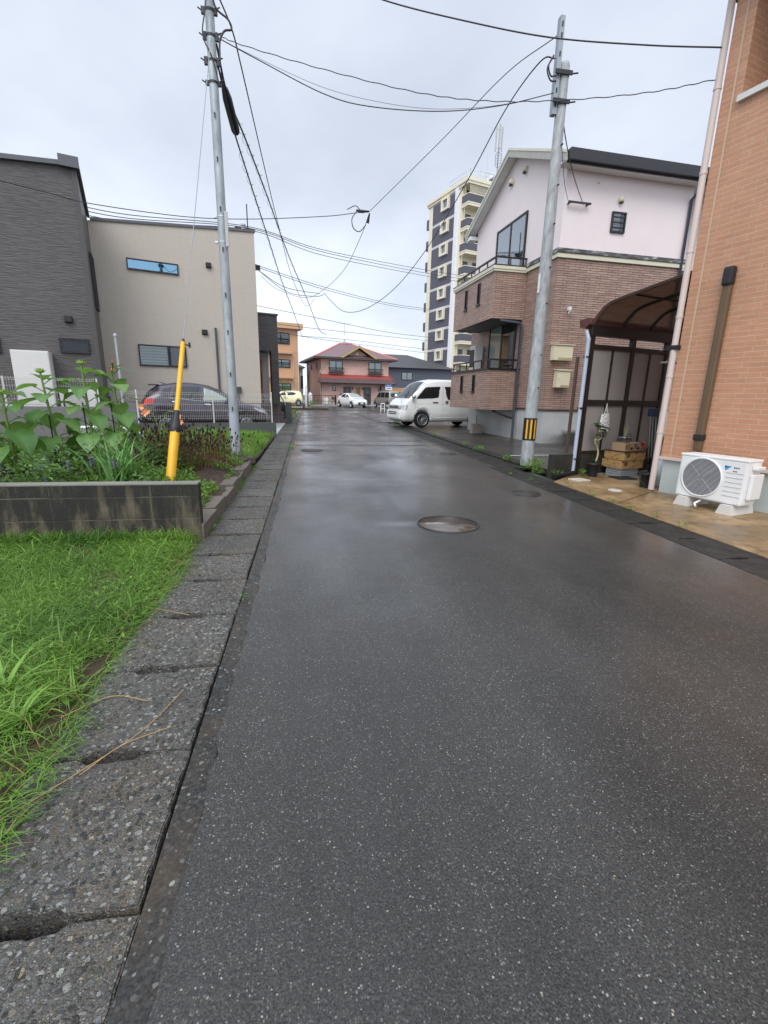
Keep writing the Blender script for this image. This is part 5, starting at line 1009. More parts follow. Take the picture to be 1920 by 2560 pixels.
for sd in (-1, 1):
    q = MB(); q.xf = Matrix.Translation((.50, sd * .99, 1.27)); q.lathe([(0, -.09), (.06, -.085), (.085, -.04), (.08, .05), (.05, .09), (0, .095)], 14); q.xf = None; q.box(.47, .53, sd * .84, sd * .95, 1.18, 1.23, .01); q.build('mirror', M['chrome'], vn)
q = MB(); q.tube([(.33, .1, 1.225), (.52, -.45, 1.43)], .008, 5); q.tube([(.33, -.5, 1.21), (.5, -.1, 1.41)], .008, 5); q.build('wiper', M['black'], vn)
q = MB(); q.tube(spline([(.10, -.68, .99), (.05, -.72, 1.12), (.1, -.75, 1.2), (.2, -.6, 1.28), (.24, -.5, 1.2)]), .009, 5); q.build('front_mirror_arm', M['alu'], vn)
# dark purple hatchback behind the fence: its local x runs from the nose (right) to the tail (left)
pcx, pcy = LX + .10 * math.cos(LR) - 1.75 * math.sin(LR), LY + .10 * math.sin(LR) + 1.75 * math.cos(LR)
dk = thing('car', 'dark purple hatchback parked behind the white mesh fence', 'car', (pcx, pcy, .06), LR + math.pi)
dc = Car(dk, [(0, .36, .58, .62, .55, .4), (.06, .24, .66, .72, .72, .55), (.3, .20, .76, .82, .81, .66), (.75, .18, .86, .94, .845, .70), (1.02, .18, .90, 1.05, .845, .68), (1.45, .18, .93, 1.30, .845, .62), (1.8, .18, .96, 1.44, .845, .59), (2.2, .18, .99, 1.49, .845, .585), (2.7, .18, 1.03, 1.48, .845, .58), (3.15, .19, 1.06, 1.41, .835, .56), (3.42, .21, 1.05, 1.24, .81, .55), (3.6, .26, .96, 1.04, .78, .55), (3.70, .38, .74, .8, .7, .5)], M['purple'], [(.74, 0), (3.05, 0)], .30, .05)
for x in (.74, 3.05):
    for sd in (-1, 1): wheel(dk, x, sd * .83, .30, 1 if sd < 0 else -1, .18, .62)
dc.side('side_window', [(1.20, 1.0), (1.62, 1.26), (1.95, 1.37), (1.98, .99)], M['paleglass']); dc.side('side_window', [(2.04, 1.0), (2.03, 1.39), (2.7, 1.39), (2.86, 1.08)], M['carglass']); dc.side('side_window', [(2.92, 1.1), (2.80, 1.36), (3.02, 1.31), (3.12, 1.16)], M['carglass'])
dc.top('windscreen', 1.05, 1.75, M['paleglass'], .92); dc.top('rear_window', 3.12, 3.48, M['carglass'], .9)
dc.line([(1.1, .95), (2.0, .97), (2.9, 1.06)], 'belt_trim', .008, M['chrome'], off=.004); dc.line([(2.01, 1.38), (2.0, .3)]); dc.line([(1.12, .9), (1.1, .35)]); dc.line([(2.92, 1.06), (2.8, .8), (2.72, .4)])
dc.side('door_handle', [(1.78, .86), (1.96, .87), (1.96, .90), (1.78, .89)], M['chrome'], off=.025); dc.side('door_handle', [(2.64, .93), (2.84, .94), (2.84, .97), (2.64, .96)], M['chrome'], off=.025)
dc.side('tail_light', [(3.30, .93), (3.33, 1.06), (3.56, 1.0), (3.60, .82)], M['tail'], off=.012, nc=8); dc.side('headlight', [(.10, .60), (.13, .70), (.48, .80), (.52, .78), (.36, .68)], M['lamp'], off=.012, nc=8)
q = MB(); q.box(3.12, 3.42, -.5, .5, 1.40, 1.44, .015); q.build('spoiler', M['purple'], dk)
for sd in (-1, 1): q = MB(); q.box(1.22, 1.34, sd * .86, sd * 1.0, .97, 1.09, .03); q.build('mirror', M['purple'], dk)
q = MB(); q.tube([(2.95, .1, 1.46), (3.1, .1, 1.50)], .01, 6); q.build('aerial', M['black'], dk)
def small_car(name, label, loc, rz, st, mat, wheels, r, wins, ws, rw, lights, group=None, wide=.8):
    t = thing(name, label, 'car', loc, rz); c = Car(t, st, mat, [(x, 0) for x in wheels], r, .04, 48)
    for x in wheels:
        for sd in (-1, 1): wheel(t, x, sd * (c.wb - .015), r, 1 if sd < 0 else -1, .16, .66, 'silver', 5)
    for w_ in wins: c.side('side_window', w_, M['carglass'], nc=8, nr=3)
    c.top('windscreen', *ws, M['paleglass'], .92); c.top('rear_window', *rw, M['carglass'], .9)
    for nm, pl_, m_ in lights: c.side(nm, pl_, M[m_], off=.012, nc=6, nr=3)
    for sd in (-1, 1): q = MB(); q.box(ws[0] + .2, ws[0] + .32, sd * (c.wb - .0), sd * (c.wb + .15), c.at(ws[0] + .3)[5][1] + .02, c.at(ws[0] + .3)[5][1] + .14, .03); q.build('mirror', mat, t)
    return t, c
wt_, wc = small_car('car', 'white compact car parked facing the road before the tiled duplex', (5.55, 48.0, .022), R(115), [(0, .36, .56, .60, .55, .4), (.06, .24, .66, .72, .74, .55), (.3, .2, .76, .82, .82, .66), (.8, .18, .88, .95, .85, .7), (1.1, .18, .92, 1.05, .85, .68), (1.8, .18, .97, 1.40, .85, .6), (2.3, .18, 1.0, 1.46, .85, .585), (2.9, .18, 1.04, 1.43, .85, .58), (3.5, .2, 1.06, 1.25, .82, .55), (3.85, .25, .98, 1.05, .78, .5), (4.0, .4, .7, .8, .68, .4)], M['whitecar'], (.8, 3.35), .30, [[(1.25, 1.0), (1.7, 1.27), (2.0, 1.35), (2.05, 1.0)], [(2.12, 1.0), (2.12, 1.36), (2.8, 1.34), (3.05, 1.1)]], (1.12, 1.78), (3.2, 3.7), [('headlight', [(.10, .62), (.13, .73), (.5, .82), (.4, .7)], 'lamp')])
q = MB(); q.box(-.03, .05, -.42, .42, .30, .56, .05); g_ = q.build('grille', M['blackp'], wt_)
q = MB(); q.box(-.045, -.03, -.17, .17, .38, .50); q.build('number_plate', M['white'], wt_)
kc, kcc = small_car('car', 'cream small car parked before the orange apartment block', (-3.85, 50.0, .12), R(2), [(0, .34, .58, .64, .55, .42), (.06, .24, .72, .80, .68, .54), (.3, .2, .86, .92, .73, .6), (.75, .18, .94, 1.02, .74, .64), (1.15, .18, .97, 1.38, .74, .6), (1.6, .18, .99, 1.48, .74, .57), (2.7, .18, 1.02, 1.48, .74, .58), (3.14, .19, 1.02, 1.43, .735, .57), (3.34, .22, .98, 1.16, .72, .54), (3.4, .4, .7, .75, .62, .4)], M['creamcar'], (.62, 2.95), .28, [[(.95, 1.02), (1.3, 1.3), (1.7, 1.38), (1.72, 1.02)], [(1.8, 1.03), (1.78, 1.39), (2.45, 1.38), (2.75, 1.2), (2.5, 1.05)]], (.75, 1.3), (2.95, 3.3), [('headlight', [(.1, .66), (.1, .82), (.3, .85), (.3, .68)], 'lamp')])
gv, gvc = small_car('car', 'grey small van parked behind the white van by the duplex sign', (8.0, 53.4, .022), R(-65), [(0, .34, .6, .66, .58, .45), (.06, .24, .78, .84, .7, .56), (.3, .2, .9, .96, .735, .62), (.6, .19, .98, 1.06, .74, .63), (1.0, .19, 1.0, 1.5, .74, .62), (1.25, .19, 1.02, 1.70, .74, .63), (1.7, .19, 1.02, 1.76, .74, .64), (3.2, .19, 1.02, 1.76, .74, .64), (3.35, .24, 1.0, 1.6, .72, .6), (3.4, .4, .9, 1.0, .66, .5)], M['greycar'], (.6, 2.95), .28, [[(.85, 1.08), (1.12, 1.45), (1.3, 1.6), (1.62, 1.62), (1.62, 1.08)], [(1.7, 1.08), (1.7, 1.62), (2.4, 1.62), (2.4, 1.08)], [(2.5, 1.08), (2.5, 1.62), (3.2, 1.6), (3.2, 1.08)]], (.66, 1.15), (3.3, 3.38), [('headlight', [(.08, .7), (.08, .86), (.26, .9), (.26, .72)], 'lamp')])
# ------------------------------------------------------------------ apartment tower
M['towerdark'] = plain('tower_dark_tile', C('55535d'), .6, var=.08, scale=2); M['towercream'] = plain('tower_cream', C('e2dac2'), .6, var=.05, scale=1); M['towerwhite'] = plain('tower_pale', C('e0e2e6'), .6, var=.04, scale=1); M['towershade'] = plain('tower_beige', C('d8cfb6'), .65, var=.05, scale=1)
M['bandgrey'] = plain('tower_band', C('c6c2c2'), .6, var=.05)
tw = thing('apartment_tower', 'tall apartment tower with dark panels, cream window boxes and corner balconies', 'apartment building', (21.4, 65.44, 0), R(17))
q = MB(); q.box(0.02, 14, 1.55, 9.66, 0, 28.3); q.build('core_wall', M['towershade'], tw)
q = MB(); q.box(-.03, .5, 8.66, 9.7, 0, 28.3); q.box(-.03, .5, 2.0, 3.03, 0, 28.3); q.box(-.02, .3, 1.5, 2.0, 0, 28.3); q.build('cream_strip', M['towercream'], tw)
q = MB(); q.box(-.28, .0, 2.05, 2.75, 0, 29.1); q.build('pale_pillar', M['towerwhite'], tw)
zc = [27.5 - 2.87 * i for i in range(10)]
for i, z in enumerate(zc):
    q = MB(); q.box(-.06, .3, 3.03, 8.66, z - 1.9 if z > 2.5 else 0, z + .62 if i else 28.1); q.build('dark_panel', M['towerdark'], tw)
    q = MB(); q.box(-.05, .3, 3.03, 8.66, z + .62, z + .97) if i else q.box(-.05, .3, 3.03, 8.66, 28.1, 28.3); q.build('floor_band', M['bandgrey'], tw)
    y0, y1, z0, z1 = 4.25, 6.15, z - .85, z + .75
    q = MB(); q.box(-.36, -.06, y0, y1, z0, z0 + .28); q.box(-.36, -.06, y0, y1, z1 - .28, z1); q.box(-.36, -.06, y0, y0 + .36, z0 + .28, z1 - .28); q.box(-.36, -.06, y1 - .36, y1, z0 + .28, z1 - .28); wf = q.build('window', M['towercream'], tw)
    q = MB(); q.box(-.10, -.065, y0 + .36, y1 - .36, z0 + .28, z1 - .28); q.build('pane', plain('tower_pane', (.16, .19, .22), .08, spec=.8, var=.35, scale=1.3), wf)
    q = MB(); q.box(-.12, -.101, y0 + .36, y0 + .44, z0 + .28, z1 - .28); q.box(-.12, -.101, (y0 + y1) / 2 - .04, (y0 + y1) / 2 + .04, z0 + .32, z1 - .3); q.build('window_bar', M['alu'], wf)
    zp = 27.2 - 2.87 * i
    ba = bpy.data.objects.new('balcony', None); COL.objects.link(ba); ba.parent = tw
    q = MB(); q.box(0, 4.0, 0, 1.54, zp - 1.42, zp - 1.14); q.box(-.05, 4.05, -.05, 1.5, zp - 1.14, zp - 1.0); q.build('floor_slab', M['towercream'], ba)
    q = MB(); q.box(0, 4.0, 0, .14, zp - 1.0, zp - .08); q.box(0, .14, .14, 1.5, zp - 1.0, zp - .08); q.build('parapet', M['towerdark'], ba)
    q = MB(); q.box(-.03, 4.03, -.03, .16, zp - .08, zp); q.box(-.03, .16, .16, 1.5, zp - .08, zp); q.build('coping', M['towercream'], ba)
    q = MB(); q.box(.7, 1.5, 1.50, 1.54, zp - 1.0, zp + .9); q.box(2.3, 3.6, 1.50, 1.54, zp - 1.0, zp + .9); q.build('door', M['tint'], ba)
    q = MB(); q.cyl((.05, .9, zp), (.05, .9, zp + 1.45), .03, 6)
    if i == 0: [q.cyl((.2 + .12 * k, .06, zp), (.2 + .12 * k, .06, zp + 1.45), .025, 5) for k in range(24)]
    q.build('rail_post', M['towercream'], ba)
q = MB(); q.box(-.35, 4.3, -.2, 10.1, 28.55, 29.0); q.box(-.2, 4.2, -.1, 10.0, 28.25, 28.55); q.build('roof', M['towercream'], tw)
q = MB(); q.box(4.06, 14, -.5, 1.54, 0, 29.8); q.build('stair_core', M['towerdark'], tw)
q = MB(); q.box(3.9, 4.06, -.4, .1, 0, 28.6); q.build('corner_strip', M['towercream'], tw)
q = MB(); q.box(4.0, 14, -.65, 1.7, 29.8, 30.2); q.box(4.06, 14, -.56, -.501, 28.4, 28.9); q.build('core_roof', M['towerwhite'], tw)
q = MB()
for z in (29.5, 30.0): q.tube([(.2, 5, z), (.2, .2, z), (4, .2, z)], .03, 5)
for k in range(6): q.cyl((.2, .2 + k * .95, 29), (.2, .2 + k * .95, 30), .03, 5); q.cyl((.2 + k * .75, .2, 29), (.2 + k * .75, .2, 30), .03, 5)
q.build('roof_rail', M['alu'], tw)
for z in zc: MB().box(.1, 1.5, 9.7, 10.6, z - 1.9, z - .6).build('rear_balcony', M['towerdark'], tw)
M['mastpanel'] = plain('antenna_grey', C('b4b4b0'), .5)
an = thing('antenna_mast', 'lattice phone antenna mast on the roof of the tower', 'antenna', (25.1, 65.6, 29.9), 0); an.scale = (.9, .9, .64)
q = MB(); q.cyl((0, 0, -.3), (0, 0, 8.2), .09, 8)
for a in range(3):
    ca, sa = math.cos(a * 2.1), math.sin(a * 2.1); q.cyl((.45 * ca, .45 * sa, 1.2), (.5 * ca, .5 * sa, 3.2), .05, 5); q.cyl((0, 0, .6), (.45 * ca, .45 * sa, 1.2), .05, 5); q.cyl((.45 * ca, .45 * sa, 3.2), (0, 0, 3.5), .04, 5)
    for k in range(4): q.cyl((0, 0, 1.3 + k * .5), (.48 * ca, .48 * sa, 1.6 + k * .45), .035, 4)
q.build('mast', plain('mast_grey', (.30, .30, .31), .5, .3), an)
for a in range(3):
    ca, sa = math.cos(a * 2.1 + .3), math.sin(a * 2.1 + .3); q = MB(); q.cyl((.5 * ca, .5 * sa, 3.7), (.5 * ca, .5 * sa, 7.9), .11, 8); q.cyl((0, 0, 4.2), (.5 * ca, .5 * sa, 4.2), .04, 4); q.cyl((0, 0, 7.4), (.5 * ca, .5 * sa, 7.4), .04, 4); q.build('antenna_panel', M['mastpanel'], an)
o = MB().cyl((0, 0, 0), (0, 0, 3.4), .04, 5).build('roof_aerial', M['alu']); o.location = (24.2, 67.0, 29); tag(o, 'thin rod aerial on the tower roof inside the railing', 'antenna')
# ------------------------------------------------------------------ tiled duplex at the end of the road
M['duplex'] = bricks('salmon_tile', C('d8b0a0'), C('cfa596'), C('bfada3'), .30, .10, .006, .6, var=.14, bump=.3); M['duplexside'] = M['duplex']
b = NB('weathered_red_tiles'); v = b.co(); f = b.noise(v, 1.3, 6, .6); wv = b.n('ShaderNodeTexWave', wave_type='BANDS', bands_direction='Z'); wv.inputs['Scale'].default_value = 3.2; b.l(v, wv.inputs[0])
c = b.ramp(f, (.35, C('756a6e')), (.55, C('7f6262')), (.68, C('a85a54'))); c = b.mix(1, c, b.ramp(wv.outputs[0], (0, .75), (.4, 1)), 'MULTIPLY'); b.set(color=c, rough=.55); M['redroof'] = b.m
b = NB('red_lower_tiles'); v = b.co(); sp = b.n('ShaderNodeSeparateXYZ'); b.l(v, sp.inputs[0]); f = b.math('ADD', sp.outputs[2], b.math('MULTIPLY', b.noise(v, 2.5, 5, .7), .55)); c = b.ramp(b.math('SUBTRACT', f, 3.0), (.38, C('5d4b4a')), (.52, C('9a4a44'))); b.set(color=c, rough=.55); M['redroof2'] = b.m
dp = thing('house', 'salmon tiled duplex with a weathered red roof at the end of the road', 'house', (1.7, 56, 0), R(10))
q = MB(); q.box(0, 8.3, 0, 9.5, 0, 5.5); q.prism([(2.6, -.001, 5.5), (6.1, -.001, 5.5), (4.35, -.001, 6.6)], (0, 3, 0)); q.build('wall', M['duplex'], dp)
q = MB(); q.box(-.02, 8.32, -.02, 9.4, -.1, .42); q.build('foundation', M['paleconc'], dp)
q = MB(); ov = .85; ex0, ex1, ey0, ey1 = -ov, 8.3 + ov, -ov, 9.5 + ov
e_ = [(ex0, ey0, 5.5), (ex1, ey0, 5.5), (ex1, ey1, 5.5), (ex0, ey1, 5.5)]; r_ = [(3.4, 4.75, 7.55), (4.9, 4.75, 7.55)]
q.add(e_ + r_, [(0, 1, 5, 4), (1, 2, 5), (2, 3, 4, 5), (3, 0, 4)]); rf = q.build('roof', M['redroof'], dp)
q = MB(); q.add([(x, y, z - .02) for x, y, z in e_] + [(x, y, z - .2) for x, y, z in e_], [(0, 1, 5, 4), (1, 2, 6, 5), (2, 3, 7, 6), (3, 0, 4, 7), (4, 5, 6, 7)]); q.build('eaves', plain('dark_eaves', (.07, .06, .055), .6), rf)
q = MB(); q.tube([e_[0], r_[0]], .10, 5); q.tube([e_[1], r_[1]], .10, 5); q.tube(r_, .1, 5); q.build('ridge_tile', plain('red_ridge', C('cc7a70'), .5), rf)
q = MB(); q.prism([(2.1, -.95, 5.5), (4.35, -.95, 6.85), (6.6, -.95, 5.5), (6.35, -.95, 5.42), (4.35, -.95, 6.6), (2.35, -.95, 5.42)], (0, .08, 0)); q.build('gable_board', plain('ochre_board', C('b49a62'), .6), rf)
q = MB(); q.add([(2.1, -.95, 5.5), (4.35, -.95, 6.88), (6.6, -.95, 5.5), (2.1, 1.5, 5.9), (4.35, 3.2, 6.88), (6.6, 1.5, 5.9)], [(0, 1, 4, 3), (1, 2, 5, 4)]); q.build('gable_roof', M['redroof'], rf)
q = MB(); q.xf = Matrix.Translation((4.3, -.03, 6.02)) @ Matrix.Rotation(R(90), 4, 'X'); q.lathe([(.22, 0), (.24, .04), (.16, .05), (.15, .02), (0, .02)], 20); q.build('round_vent', M['towercream'], dp)
q = MB(); q.add([(-.1, 0, 3.62), (8.4, 0, 3.62), (9.0, -1.05, 2.72), (-.55, -1.05, 2.72)], [(0, 1, 2, 3)]); q.add([(-.55, -1.05, 2.72), (9.0, -1.05, 2.72), (9.0, -1.05, 2.58), (-.55, -1.05, 2.58)], [(0, 1, 2, 3)]); q.add([(-.55, -1.05, 2.58), (9.0, -1.05, 2.58), (8.4, 0, 2.6), (-.1, 0, 2.6)], [(0, 1, 2, 3)]); q.tube([(-.1, 0, 3.65), (-.55, -1.06, 2.75)], .08, 5); q.tube([(8.4, 0, 3.65), (9.0, -1.06, 2.75)], .08, 5); q.build('lower_roof', M['redroof2'], dp)
q = MB(); q.tube([(-.5, -1.12, 2.66), (8.95, -1.12, 2.66)], .06, 6); q.tube([(-.3, -1.0, 2.6), (-.05, -.07, 2.4), (-.05, -.07, .1)], .05, 6); q.tube([(8.8, -1.0, 2.6), (8.36, -.07, 2.4), (8.36, -.07, .1)], .05, 6); q.build('rain_gutter', plain('brown_gutter', (.10, .07, .06), .5), dp)
q = MB(); q.tube(spline([(.95, -.08, 5.0), (.4, -.1, 4.6), (-.12, -.1, 3.9), (-.16, -.1, 3.0), (-.1, -.1, 1.5), (-.05, -.1, .4)], 6), .05, 6); q.build('pipe_duct', plain('pale_duct', (.55, .50, .44), .5), dp)
D0 = Matrix.Identity(4)
for x in (.95, 5.75):
    window(dp, D0, x, x + 1.6, 3.95, 5.15, mull=(.5,), back='curtain', dp=.08, fw=.07)
    q = MB()
    for z in (4.3, 3.78): q.box(x - .12, x + 1.72, -.42, -.36, z, z + .06); q.box(x - .12, x - .06, -.36, -.01, z, z + .06); q.box(x + 1.66, x + 1.72, -.36, -.01, z, z + .06)
    for k in range(15): q.box(x - .1 + k * .127, x - .07 + k * .127, -.41, -.38, 3.78, 4.3)
    q.box(x - .12, x + 1.72, -.4, -.01, 3.74, 3.78); q.build('window_guard', plain('guard_brown', (.045, .035, .03), .5), dp)
for x in (1.3, 7.0): window(dp, D0, x, x + .42, 1.75, 2.35, dp=.06, fw=.05)
for x in (2.65, 5.15):
    q = MB(); q.box(x, x + .95, -.05, 0, .2, 2.25); d_ = q.build('door', plain('dark_door', (.065, .062, .065), .4), dp)
    q = MB(); q.box(x + .38, x + .54, -.06, -.05, .5, 2.0); q.build('pane', M['tint'], d_)
    q = MB(); q.box(x + .1, x + .14, -.1, -.05, 1.0, 1.3); q.build('handle', M['alu'], d_)
q = MB(); q.box(4.28, 4.72, -.1, 0, 1.1, 2.2); q.build('wood_panel', M['wood'], dp)
for x in (3.75, 5.0): q = MB(); q.box(x - .06, x + .06, -.2, 0, 1.95, 2.2, .02); q.build('wall_lamp', M['black'], dp)
sg = thing('sign', 'blue and white nameplate sign under the red lower roof of the duplex', 'sign', (1.7, 56, 0), R(10))
q = MB(); q.box(7.55, 8.4, -1.16, -1.10, 1.95, 2.62); q.build('board', M['white'], sg)
q = MB(); q.box(7.56, 8.39, -1.17, -1.161, 2.34, 2.61); q.build('blue_band', plain('sign_blue', (.03, .09, .33), .5), sg)
q = MB()
for i in range(6): q.box(7.68 + i * .105, 7.755 + i * .105, -1.168, -1.161, 2.07, 2.07 + (.17 if i in (0, 3) else .12))
q.build('lettering', plain('sign_letter', (.06, .13, .38), .5), sg)
q = MB()
for i in range(6): q.box(7.7 + i * .09, 7.76 + i * .09, -1.175, -1.171, 2.43, 2.52)
q.build('lettering', plain('sign_pale', (.5, .55, .7), .5), sg)
q = MB(); q.box(7.6, 7.66, -1.1, 0, 2.5, 2.56); q.box(8.3, 8.36, -1.1, 0, 2.5, 2.56); q.build('bracket', M['black'], sg)
FL = Matrix.Rotation(R(-90), 4, 'Z')
for y in (2.2, 5.6): window(dp, FL, -y - .45, -y, 4.3, 5.0, dp=.06, fw=.06)
# television aerial on its roof
ta = thing('television_aerial', 'television aerial with a small dish on the ridge of the red roof', 'antenna', (4.8, 61, 7.4), 0)
q = MB(); q.cyl((0, 0, 0), (0, 0, 2.6), .03, 6); q.cyl((-1.0, 0, 2.4), (.9, 0, 2.55), .02, 5); [q.cyl((-.9 + k * .3, -.3, 2.41 + .02 * k), (-.9 + k * .3, .3, 2.41 + .02 * k), .012, 4) for k in range(6)]; q.cyl((-.4, 0, 1.4), (.35, 0, 1.45), .018, 5); q.tube([(0, 0, .6), (-.3, .2, 0)], .02, 5); q.tube([(0, 0, .6), (.3, .2, 0)], .02, 5); q.build('mast', M['alu'], ta)
q = MB(); q.xf = Matrix.Translation((.12, -.1, .85)) @ Matrix.Rotation(R(60), 4, 'X'); q.lathe([(0, 0), (.2, .03), (.32, .1)], 16); q.build('dish', M['towerwhite'], ta)
# orange apartment block
M['aptorange'] = plain('orange_render', C('c69c78'), .7, var=.1, scale=1.2, bump=.1)
ap = thing('apartment_block', 'three-storey orange apartment block behind the cream small car', 'apartment building', (-.81, 52, 0), R(18))
q = MB(); q.box(-14, 0, 0, 9, 0, 7.8); q.build('wall', M['aptorange'], ap)
q = MB(); q.box(-14.3, .42, -.55, 9, 7.8, 8.35); q.build('roof', plain('orange_fascia', C('c9a27e'), .65, var=.15, scale=3), ap)
for z0, z1, bk in ((6.3, 7.42, 'dark'), (3.95, 4.78, 'curtain'), (1.5, 2.36, 'curtain')):
    for x in (-2.75, -6.2, -9.8): window(ap, D0, x, x + 1.85, z0, z1, mull=(.5,), trans=(.42,), back=bk, dp=.06, fw=.08)
for z0 in (6.3, 3.95, 1.5):
    q = MB(); [q.box(-2.7 + .1 * k, -2.68 + .1 * k, -.14, -.12, z0, z0 + .5) for k in range(18)]; q.box(-2.75, -.9, -.15, -.11, z0 + .5, z0 + .55); q.build('window_guard', M['black'], ap)
for z in (2.85, 5.32): q = MB(); q.box(-14, -.7, -.55, -.002, z, z + .14); q.build('ledge', plain('orange_ledge', C('b8987c'), .7, var=.2, scale=8), ap)
q = MB(); [q.box(-14, .01, -.012, 0, z, z + .04) for z in (2.95, 5.45)]; q.build('joint_line', plain('joint_brown', C('9c7658'), .7), ap)
q = MB(); q.cyl((-.06, -.08, 0), (-.06, -.08, 7.8), .05, 8); q.build('downpipe', plain('pinkish_white_pipe', C('d9c0b6'), .5), ap)
q = MB(); q.tube([(-.7, -.08, 4.85), (-.55, -.08, 4.6), (-.55, -.08, 3.2), (-.7, -.08, 2.8), (-.7, -.08, .3)], .045, 6); q.tube([(-.45, -.08, 2.4), (-.45, -.08, 1.2)], .03, 6); q.build('air_conditioner_duct', plain('duct_cream', C('cdb39c'), .5), ap)
# grey and orange house to the right of the duplex, pale house between the blocks
gh = thing('house', 'house with dark grey upper storey and orange ground floor behind the white van', 'house', (11.0, 64.5, 0), R(8))
q = MB(); q.box(-2, 9.5, 0, 8, 2.35, 5.1); q.build('upper_wall', plain('slate_siding', C('555863'), .6, var=.08), gh)
q = MB(); q.box(-2, 9.5, .02, 8, 0, 2.3); q.build('lower_wall', plain('orange_wall', C('d69a5c'), .65, var=.06), gh)
q = MB(); q.box(-2.02, 9.52, -.05, 8, 2.3, 2.36); q.build('floor_trim', M['offwhite'], gh)
q = MB(); q.add([(-2.6, -.6, 5.05), (10.1, -.6, 5.05), (10.1, 8.6, 5.05), (-2.6, 8.6, 5.05), (-.5, 4, 7.1), (4.2, 4, 7.1)], [(0, 1, 5, 4), (1, 2, 5), (2, 3, 4, 5), (3, 0, 4)]); b = NB('dark_grey_tiles'); wv = b.n('ShaderNodeTexWave', wave_type='BANDS', bands_direction='Z'); wv.inputs['Scale'].default_value = 2.6; b.l(b.co(), wv.inputs[0]); b.set(color=b.ramp(wv.outputs[0], (0, (.03, .03, .032)), (.4, (.075, .075, .08))), rough=.5); q.build('roof', b.m, gh)
window(gh, D0, 2.0, 3.6, 3.45, 4.5, mull=(.5,), back='curtain', dp=.06, fw=.07); window(gh, D0, 1.3, 2.0, .9, 1.8, dp=.06, fw=.06)
wh_ = thing('house', 'pale house with a dark roof seen between the orange block and the duplex', 'house', (-1.7, 63, 0), R(6))
q = MB(); q.box(-3, 1.25, 0, 7, 0, 4.6); q.build('wall', plain('pale_green_wall', C('b9bcae'), .7, var=.05), wh_)
q = MB(); q.add([(-3.5, -.5, 4.6), (1.6, -.5, 4.6), (1.6, 7.5, 4.6), (-3.5, 7.5, 4.6), (-1, 3.5, 6.1)], [(0, 1, 4), (1, 2, 4), (2, 3, 4), (3, 0, 4)]); q.build('roof', plain('grey_roof', (.07, .075, .08), .6), wh_)
q = MB(); q.box(.95, 1.26, -.12, 0, 2.0, 3.6); q.build('shutter_box', M['blackp'], wh_)
# small things before the duplex
pf = thing('iron_fence', 'low dark iron fence left of the bicycle before the duplex', 'fence', (.35, 52.6, .0), R(8))
q = MB()
for z in (.55, 1.15): q.box(0, 2.9, -.02, .02, z, z + .05)
for k in range(8): q.box(k * .41, k * .41 + .03, -.02, .02, .2, 1.15)
q.build('rails', M['black'], pf); q = MB(); q.box(2.75, 2.92, -.05, .07, .0, 1.25); q.build('gate_post', M['black'], pf)
q = MB(); q.box(2.4, 2.72, .02, .2, .75, 1.05); q.build('letter_box', M['greytrim'], pf)
q = MB(); q.box(0, 2.9, -.08, .08, -.1, .2); q.build('plinth', M['conc'], pf)
gc = thing('gas_cylinder', 'white gas cylinder beside a white post before the duplex side', 'gas cylinder', (.35, 53.6, .1), 0)
q = MB(); q.lathe([(.22, 0), (.25, .05), (.25, 1.15), (.2, 1.28), (.08, 1.33), (.08, 1.42), (0, 1.42)], 16); q.build('cylinder', M['white'], gc)
gp_ = thing('utility_stand', 'white post with a meter on top left of the gas cylinder', 'meter post', (-.10, 52.9, .1), 0)
q = MB(); q.box(-.10, .10, -.05, .05, 0, 1.5); q.box(-.05, .05, -.04, .04, 1.5, 1.9); q.build('post', M['white'], gp_); q = MB(); q.box(-.02, .16, -.09, .05, 1.9, 2.12, .02); q.build('meter', M['towercream'], gp_)
hbx = thing('hot_water_unit', 'small white box unit behind the iron fence', 'boiler', (2.15, 53.8, .1), 0)
q = MB(); q.box(-.25, .25, 0, .3, .15, .85, .02); q.build('case', M['white'], hbx); q = MB(); q.box(-.25, .25, .02, .28, 0, .15); q.build('base', M['conc'], hbx)
bc = thing('bicycle', 'dark bicycle with upright handlebar standing against the duplex wall', 'bicycle', (2.78, 55.0, .02), R(8))
for x in (.26, 1.06):
    q = MB(); q.xf = Matrix.Translation((x, 0, .27)) @ Matrix.Rotation(R(90), 4, 'X'); q.lathe([(.24, -.015), (.27, 0), (.24, .015), (.235, 0), (.24, -.015)], 22); w_ = q.build('wheel', M['rubber'], bc)
    q = MB(); q.xf = Matrix.Translation((x, 0, .27))
    for k in range(8): a = k * math.pi / 8; q.cyl((-.24 * math.cos(a), 0, -.24 * math.sin(a)), (.24 * math.cos(a), 0, .24 * math.sin(a)), .006, 4)
    q.build('spokes', M['alu'], w_)
q = MB(); q.tube([(.26, 0, .27), (.36, 0, .62), (.40, 0, .90)], .018, 6); q.tube([(.36, 0, .58), (.74, 0, .35), (1.06, 0, .27)], .02, 6); q.tube([(.74, 0, .35), (.86, 0, .75)], .018, 6); q.tube([(1.06, 0, .27), (.83, 0, .62)], .014, 6); q.build('frame', M['black'], bc)
q = MB(); q.tube([(.36, -.22, .92), (.40, 0, .92), (.36, .22, .92)], .016, 6); q.tube([(.40, 0, .9), (.28, 0, .98)], .014, 6); q.build('handlebar', M['black'], bc); q = MB(); q.box(.76, .98, -.06, .06, .74, .80, .02); q.build('saddle', M['black'], bc)
